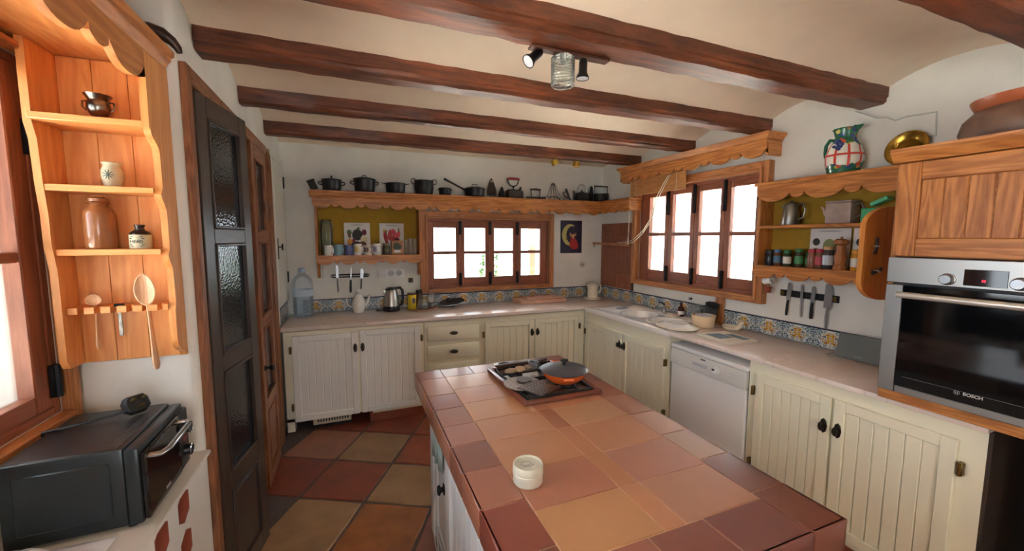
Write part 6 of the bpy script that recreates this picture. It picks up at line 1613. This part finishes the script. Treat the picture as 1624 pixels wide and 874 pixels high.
mb = MB(); mb.tube([(0.026*math.cos(a*PI/12), 0.026*math.sin(a*PI/12), 0.156) for a in range(25)], 0.004, 6); mb.build('lip', plain('salt_glaze_dark', srgb(140, 82, 48), 0.25), sb)
md = thing('mead_jar', 'small cream stoneware jar lettered MEAD with dark neck', 'jar', (-0.690, 1.80, 1.5885))
mb = MB(); mb.lathe([(0.005, 0), (0.029, 0), (0.031, 0.004), (0.031, 0.048), (0.028, 0.052), (0.005, 0.052)], n=26); mb.build('body', JC, md)
mb = MB(); mb.lathe([(0.031, 0.048), (0.027, 0.056), (0.014, 0.066), (0.012, 0.074), (0.015, 0.078), (0.015, 0.083), (0.001, 0.084)], n=24); mb.build('neck', plain('dark_glaze', srgb(50, 38, 34), 0.25), md)
text_mesh('jar_lettering', 'MEAD', 0.0135, PRC['black'], md, T(0, -0.0316, 0.024) @ STAND, 0.0004)
mb = MB()
for z, w in ((0.040, 0.016), (0.034, 0.019), (0.013, 0.019), (0.008, 0.014)): mb.box(-w, w, -0.0318+(0.0040 if w > 0.017 else 0.0025), -0.022, z, z+0.0022)
mb.build('lettering_line', PRC['black'], md)
SPW = wood('spoon_wood', srgb(222, 176, 138), srgb(196, 146, 106), 'z', 1.2)
def wspoon(name, label, loc, br, bh, hl, deep=True, mat=None, hw=0.007, tilt=0.0):
    root = thing(name, label, 'spoon', loc, 0.0, 'utensils in the niche spoon rack')
    mat = mat or SPW
    M = RX(0) @ RY(tilt)
    mb = MB()
    # shallow bowl facing the room
    n, rg = 18, []
    for (s, d) in ((0.05, 0.006), (0.4, 0.005), (0.75, 0.001), (0.92, -0.004), (1.0, -0.003), (0.95, 0.003), (0.8, 0.009), (0.45, 0.013), (0.05, 0.014)):
        rg.append(mb.ring([(br*s*math.cos(2*PI*i/n)*(1-0.18*max(0, math.sin(2*PI*i/n))), d-0.004, 0.028+bh+bh*s*math.sin(2*PI*i/n)) for i in range(n)]))
    mb.skin(rg, True, True)
    for r_ in rg: pass
    mb.xf(M); mb.build('bowl', mat, root)
    mb = MB(); mb.tube([(0, 0.003, 0.034), (0, 0.003, 0.0), (0, 0.001, -hl*0.5), (0, 0, -hl*0.9), (0, 0, -hl)], [hw*0.8, hw*0.7, hw*0.85, hw*1.35, hw*0.8], 10, flat=0.6); mb.xf(M); mb.build('handle', mat, root)
wspoon('wooden_spoon', 'small round wooden ladle in the left of the spoon rack', (-0.829, 1.800, 1.366), 0.023, 0.020, 0.125, hw=0.008)
wspoon('wooden_spoon', 'big pale wooden spoon with pointed bowl in the spoon rack', (-0.680, 1.788, 1.358), 0.031, 0.058, 0.205, hw=0.013, tilt=-0.05)
o = thing('butter_knife', 'short patterned metal spreader hanging in the spoon rack', 'utensil', (-0.765, 1.800, 1.366), group='utensils in the niche spoon rack')
mb = MB(); mb.box(-0.006, 0.006, -0.002, 0.002, -0.085, 0.02, 0.0015); mb.build('handle', SIL, o); mb = MB(); mb.box(-0.014, 0.014, -0.004, 0.004, 0.02, 0.030, 0.002); mb.build('cap', BLACKIRON, o)

mw = thing('toaster_oven', 'black countertop oven with silver handle on the niche bench', 'oven', (-0.735, 1.585, 0.7855), math.radians(1.5))
MWB = plain('oven_black', srgb(48, 56, 60), 0.28, 0.3)
MWT = plain('oven_black_top', srgb(40, 40, 42), 0.34, 0.3)
X0, X1, Y0, Y1, H0, H1 = -0.150, 0.108, -0.178, 0.172, 0.012, 0.246
mb = MB(); mb.box(X0, X1, Y0, Y1, H0, H1, 0.008, 2); body = mb.build('body', MWB, mw)
MB().box(X0+0.03, X1-0.03, Y0-0.004, Y0+0.002, H0+0.035, H1-0.035, 0.0035, 1).build('side_pressing', MWB, body)
MB().box(X0+0.010, X1-0.012, Y0+0.008, Y1-0.008, H1-0.003, H1+0.0012, 0.001).build('top_plate', MWT, body)
mb = MB()
for k in range(30):
    for q in range(4):
        y = Y0+0.03+k*0.0098; x = 0.070+q*0.0075
        mb.box(x, x+0.0035, y, y+0.005, H1+0.0008, H1+0.0018)
o = mb.build('vent_holes', plain('vent_grey', srgb(96, 98, 100), 0.4, 0.5), body)
MB().box(X1, X1+0.034, Y0, Y1, H0, H1-0.006, 0.006, 2).build('front_frame', MWB, mw)
dr = MB().box(X1+0.034, X1+0.050, Y0+0.004, Y0+0.262, H0+0.008, H1-0.022, 0.004).build('door', plain('door_glass_black', srgb(18, 17, 18), 0.08), mw)
mb = MB(); zc_ = H1-0.040
mb.tube([(X1+0.048, Y0+0.020, zc_), (X1+0.078, Y0+0.020, zc_), (X1+0.088, Y0+0.045, zc_), (X1+0.088, Y0+0.222, zc_), (X1+0.078, Y0+0.246, zc_), (X1+0.048, Y0+0.246, zc_)], 0.0095, 10, flat=0.8); mb.build('handle', plain('handle_silver', srgb(176, 176, 176), 0.25, 0.9), dr)
MB().box(X1+0.049, X1+0.0508, Y0+0.12, Y0+0.155, H0+0.028, H0+0.036).build('badge', LOGO, dr)
cpn = MB().box(X1+0.030, X1+0.048, Y0+0.266, Y1-0.002, H0+0.008, H1-0.022, 0.004).build('control_panel', BLACKP, mw)
for z in (H0+0.065, H0+0.150):
    mb = MB(); M = T(X1+0.047, Y0+0.308, z) @ RY(PI/2); mb.lathe([(0.021, 0), (0.020, 0.018), (0.017, 0.022), (0.001, 0.022)], n=18, M=M); o = mb.build('knob', BLACKP, cpn)
    mb = MB(); mb.tube([M @ Vector((0.019*math.cos(a*PI/12), 0.019*math.sin(a*PI/12), 0.020)) for a in range(25)], 0.002, 5); mb.build('knob_ring', CHROME, o)
MB().box(X1+0.0475, X1+0.049, Y0+0.296, Y0+0.318, H0+0.104, H0+0.114).build('indicator', plain('ind_red', srgb(150, 30, 30), 0.4), cpn)
for (x, y) in ((X0+0.03, Y0+0.03), (X0+0.03, Y1-0.03), (X1, Y0+0.03), (X1, Y1-0.03)):
    mb = MB(); mb.lathe([(0.014, 0), (0.016, 0.013)], n=10, c=(x, y, 0)); mb.build('foot', BLACKP, mw)
mb = MB(); mb.tube([(-0.148, 0.06, 0.10), (-0.165, 0.04, 0.20), (-0.150, 0.02, 0.252), (-0.11, 0.02, 0.258), (-0.05, 0.055, 0.258), (0.0, 0.075, 0.262), (0.022, 0.082, 0.268)], 0.0045, 8); pc = mb.build('power_cord', BLACKP, mw)
M = T(0.045, 0.088, 0.283) @ RZ(-0.75) @ RY(math.radians(62)) @ Matrix.Scale(1.3, 4)
mb = MB(); mb.prism([(-0.022, -0.018), (-0.010, -0.026), (0.012, -0.026), (0.024, -0.012), (0.024, 0.012), (0.012, 0.026), (-0.010, 0.026), (-0.022, 0.018)], 'z', -0.013, 0.013, 0.004); mb.xf(M); pg = mb.build('plug', BLACKP, mw)
mb = MB()
for (x, y, w, d) in ((0.010, 0, 0.004, 0.002), (-0.010, 0.011, 0.003, 0.002), (-0.010, -0.011, 0.003, 0.002)): mb.box(x-d, x+d, y-w, y+w, 0.012, 0.030, M=M)
mb.build('plug_pin', BRASSH, pg)

# white cloth on the bench
cl = MB(); n = 16; rg = []
rnd = random.Random(5)
def ch(u, v):
    return 0.012 + 0.062*math.exp(-((u+0.25)**2*3 + (v-0.2)**2*4)) + 0.012*math.sin(7*u+2*v)*math.exp(-(u*u+v*v)) + 0.006*math.sin(13*v+3*u)
V = [[cl.bm.verts.new((u*0.15, v*0.13, max(0.003, ch(u, v)*(1-0.9*max(0, max(abs(u), abs(v))-0.72)/0.28)))) for v in [j/n*2-1 for j in range(n+1)]] for u in [i/n*2-1 for i in range(n+1)]]
for i in range(n):
    for j in range(n): cl.bm.faces.new((V[i][j], V[i+1][j], V[i+1][j+1], V[i][j+1]))
o = cl.build('white_cloth', plain('cloth_white', srgb(226, 228, 236), 0.9, bump=0.2, bscale=150), loc=(-0.79, 1.255, 0.7855), ang=80)
md_ = o.modifiers.new('thick', 'SOLIDIFY'); md_.thickness = 0.003; md_.offset = 1
tag(o, 'crumpled white cloth on the bench in front of the black oven', 'cloth')

# ---- island: hob, pan, jar
ZI = ISZ+0.001
hb = thing('gas_hob', 'brown enamel gas hob with black grates set in the island top', 'hob', (0.88, 1.795, ZI), math.radians(0.5))
BRE = plain('brown_enamel', srgb(112, 64, 50), 0.22)
hw_, hd = 0.205, 0.252
mb = MB(); 
mb.box(-hw_, -hw_+0.026, -hd, hd, 0, 0.020, 0.006, 2); mb.box(hw_-0.026, hw_, -hd, hd, 0, 0.020, 0.006, 2); mb.box(-hw_+0.02, hw_-0.02, -hd, -hd+0.026, 0, 0.020, 0.006, 2); mb.box(-hw_+0.02, hw_-0.02, hd-0.026, hd, 0, 0.020, 0.006, 2)
mb.build('rim', BRE, hb)
MB().box(-hw_+0.02, hw_-0.02, -hd+0.02, hd-0.02, 0.0, 0.006).build('pan', plain('hob_steel', srgb(176, 164, 154), 0.32, 0.6, var=0.3, bscale=30), hb)
for s in (-1, 1):
    mb = MB()
    y0, y1 = (-hd+0.035, -0.01) if s < 0 else (0.01, hd-0.035)
    z = 0.020
    mb.tube([(-hw_+0.04, y0, z), (hw_-0.04, y0, z), (hw_-0.03, (y0+y1)/2, z), (hw_-0.04, y1, z), (-hw_+0.04, y1, z), (-hw_+0.03, (y0+y1)/2, z), (-hw_+0.04, y0, z)], 0.006, 8)
    for x in (-0.09, 0.09): mb.tube([(x, y0, z), (x, y1, z)], 0.005, 8)
    mb.tube([(-hw_+0.03, (y0+y1)/2, z), (hw_-0.03, (y0+y1)/2, z)], 0.005, 8)
    for x in (-hw_+0.04, hw_-0.04):
        for y in (y0, y1): mb.tube([(x, y, 0.006), (x, y, z)], 0.005, 6)
    mb.build('grate', BLACKIRON, hb)
for (x, y, r) in ((-0.09, -0.12, 0.045), (0.09, -0.12, 0.035), (-0.09, 0.12, 0.035), (0.095, 0.115, 0.045)):
    mb = MB(); mb.lathe([(r*1.1, 0.006), (r*1.1, 0.014), (r, 0.016), (r, 0.024), (r*0.8, 0.027), (0.001, 0.027)], n=22, c=(x, y, 0)); mb.build('burner', plain('burner_dark', srgb(60, 58, 58), 0.45, 0.5), hb)
for y in (-0.05, 0.05, 0.12):
    mb = MB(); mb.lathe([(0.014, 0.006), (0.013, 0.022), (0.001, 0.024)], n=14, c=(hw_-0.018, y, 0.012)); mb.build('knob', STEEL, hb)
df = thing('flame_diffuser', 'round perforated metal flame diffuser with dark plate on the hob front', 'diffuser', (0.755, 1.735, ZI+0.0272))
PERF = plain('perforated_steel', srgb(168, 152, 140), 0.45, 0.6, bump=0.9, bscale=130, var=0.55)
mb = MB(); mb.lathe([(0.02, 0), (0.092, 0), (0.094, 0.004), (0.092, 0.006), (0.02, 0.006)], n=32); mb.build('disc', PERF, df)
mb = MB(); mb.prism([(0.04*math.cos(a)+0.02, 0.04*math.sin(a)+0.03) for a in [2*PI*i/8 for i in range(8)]], 'z', 0.007, 0.011); mb.build('centre_plate', plain('diffuser_dark', srgb(86, 72, 64), 0.45, 0.5, var=0.3, bscale=60), df)
sq = thing('perforated_sheet', 'square perforated metal sheet lying on the hob grate', 'sheet', (0.800, 1.645, ZI+0.0340), 0.45)
MB().box(-0.075, 0.075, -0.075, 0.075, 0, 0.003, 0.001).build('sheet', plain('diffuser_dark', srgb(86, 72, 64), 0.45, 0.5, var=0.3, bscale=60), sq)
for i in range(6):
    for j_ in range(6):
        mb = MB() if i == 0 and j_ == 0 else mb
        mb.lathe([(0.0045, 0.0031), (0.001, 0.0033)], n=6, c=(-0.055+i*0.022, -0.055+j_*0.022, 0))
mb.build('holes', plain('hole_pale', srgb(150, 130, 112), 0.6), sq)
STONE = [plain('pebble_a', srgb(150, 124, 96), 0.7), plain('pebble_b', srgb(172, 140, 104), 0.7)]
for k, (x, y, a, b) in enumerate(((0.760, 1.905, 0.036, 0.026), (0.815, 1.915, 0.040, 0.030), (0.868, 1.930, 0.024, 0.018))):
    mb = MB(); mb.lathe([(0.2, 0), (0.85, 0.004), (1.0, 0.010), (0.9, 0.017), (0.4, 0.022), (0.01, 0.023)], n=18, M=Matrix.Diagonal((a, b, 1, 1)))
    tag(mb.build('cork_pad', STONE[k % 2], loc=(x, y, ZI+0.0272), rot=(0, 0, k)), ['tan oval cork pad on the hob, left of three', 'largest tan cork pad in the middle on the hob', 'small tan cork pad beside the steel cup on the hob'][k], 'pad', 'pads on the hob')
o = thing('steel_cup', 'small grey steel cup on the hob between pads and pan', 'cup', (0.905, 1.935, ZI+0.0272))
mb = MB(); mb.lathe([(0.005, 0), (0.026, 0), (0.028, 0.004), (0.030, 0.035), (0.027, 0.035), (0.025, 0.006), (0.005, 0.005)], n=20); mb.build('body', STEEL, o); mb = MB(); mb.tube([(0, -0.029, 0.028), (0, -0.042, 0.026), (0, -0.042, 0.012), (0, -0.027, 0.008)], 0.003, 6); mb.build('handle', STEEL, o)
ws = thing('wooden_spatula', 'long dark wooden spatula lying along the back of the hob', 'spatula', (0.88, 2.045, ZI+0.0215), math.radians(4))
mb = MB(); mb.prism([(-0.16, -0.008), (0.03, -0.012), (0.13, -0.022), (0.165, -0.010), (0.165, 0.010), (0.13, 0.018), (0.03, 0.010), (-0.16, 0.008)], 'z', 0, 0.012, 0.003); mb.build('blade', wood('old_spatula', srgb(92, 64, 48), srgb(60, 38, 28), 'x'), ws)
gl_ = thing('serving_spoon', 'dark metal spoon lying on the tiles behind the hob', 'spoon', (0.80, 2.115, ZI), 0.06)
mb = MB(); mb.lathe([(0.2, 0.001), (0.8, 0.003), (1.0, 0.010), (0.95, 0.011), (0.7, 0.006), (0.05, 0.004)], n=18, M=Matrix.Diagonal((0.040, 0.022, 1, 1))); mb.build('bowl', plain('spoon_dark', srgb(70, 60, 56), 0.35, 0.6), gl_)
mb = MB(); mb.tube([(0.035, 0, 0.008), (0.07, 0, 0.011), (0.14, 0, 0.008), (0.17, 0, 0.006)], [0.005, 0.004, 0.005, 0.008], 8, flat=0.6); mb.build('handle', plain('spoon_dark', srgb(70, 60, 56), 0.35, 0.6), gl_)
pn_ = thing('orange_casserole', 'orange enamelled shallow casserole with grey lid on the hob', 'casserole', (0.968, 1.708, ZI+0.0275))
ORG = plain('orange_enamel', srgb(214, 92, 32), 0.2, coat=0.5)
mb = MB(); mb.lathe([(0.02, 0), (0.070, 0), (0.078, 0.004), (0.104, 0.030), (0.114, 0.048), (0.116, 0.052), (0.108, 0.052), (0.075, 0.012), (0.02, 0.008)], n=36); mb.build('body', ORG, pn_)
mb = MB(); mb.lathe([(0.118, 0.053), (0.119, 0.058), (0.108, 0.064), (0.06, 0.076), (0.001, 0.080)], n=36); l = mb.build('lid', plain('lid_grey', srgb(74, 74, 80), 0.38, 0.2), pn_)
mb = MB(); mb.lathe([(0.012, 0.079), (0.008, 0.086), (0.010, 0.094), (0.020, 0.099), (0.020, 0.105), (0.001, 0.108)], n=18); mb.build('knob', BLACKP, l)
for (a) in (80, 250):
    t = math.radians(a); c, s = math.cos(t), math.sin(t)
    mb = MB(); mb.tube([(0.108*c-0.028*s, 0.108*s+0.028*c, 0.044), (0.138*c-0.022*s, 0.138*s+0.022*c, 0.050), (0.142*c+0.022*s, 0.142*s-0.022*c, 0.050), (0.108*c+0.028*s, 0.108*s-0.028*c, 0.044)], 0.007, 8); mb.build('handle', ORG, pn_)
jr = thing('round_tin', 'small round white tin on the island top', 'tin', (0.475, 1.050, ISZ+0.001))
TINW = plain('tin_white', srgb(206, 204, 188), 0.4, var=0.12, bscale=40)
mb = MB(); mb.lathe([(0.01, 0), (0.042, 0), (0.045, 0.004), (0.045, 0.030), (0.01, 0.030)], n=36); mb.build('base', TINW, jr)
mb = MB(); mb.lathe([(0.0465, 0.030), (0.0468, 0.034), (0.0455, 0.036), (0.0465, 0.040), (0.0460, 0.056), (0.0440, 0.060), (0.0415, 0.060), (0.0405, 0.055), (0.001, 0.054)], n=36); l = mb.build('lid', TINW, jr)
mb = MB(); mb.tube([(0.016*math.cos(a*PI/12)-0.005, 0.010*math.sin(a*PI/12)+0.006, 0.0548) for a in range(25)], 0.0012, 5); mb.tube([(-0.02, -0.008, 0.0548), (0.0, -0.012, 0.0548), (0.018, -0.006, 0.0548)], 0.0012, 5); mb.build('embossing', plain('emboss_grey', srgb(150, 148, 136), 0.5), l)
# towel and cord on the island side
o = thing('tea_towel', 'grey-green tea towel hanging on the island side', 'towel', (0.369, 1.90, 0.50))
mb = MB(); ra, rb2 = [], []
n = 14
for i in range(n+1):
    y = -0.09 + 0.18*i/n; x = -0.004 + 0.006*math.sin(i*1.3)
    ra.append(mb.bm.verts.new((x, y, 0.14))); rb2.append(mb.bm.verts.new((x-0.006+0.004*math.sin(i*2.1), y*1.05, 0.0)))
for i in range(n): mb.bm.faces.new((ra[i], ra[i+1], rb2[i+1], rb2[i]))
t_ = mb.build('cloth', plain('towel_green', srgb(170, 186, 180), 0.9, var=0.2, bscale=60), o, ang=80); q = t_.modifiers.new('thick', 'SOLIDIFY'); q.thickness = 0.004
mb = MB(); mb.tube([(-0.002, -0.10, 0.142), (-0.002, 0.10, 0.142)], 0.004, 8); mb.build('rail', STEEL, o)
o = thing('cord_loop', 'loop of pale cord hanging from the black knob on the island side', 'cord', (0.332, 1.80, 0.10))
mb = MB(); mb.tube([(0.0, 0, 0.335), (0, 0.045, 0.25), (0.004, 0.105, 0.12), (0.006, 0.09, 0.03), (0.006, 0.03, 0.0), (0.004, -0.02, 0.03), (0.002, -0.02, 0.15), (0, -0.006, 0.335)], 0.003, 6); mb.build('cord', plain('cord_grey', srgb(190, 186, 182), 0.8), o)
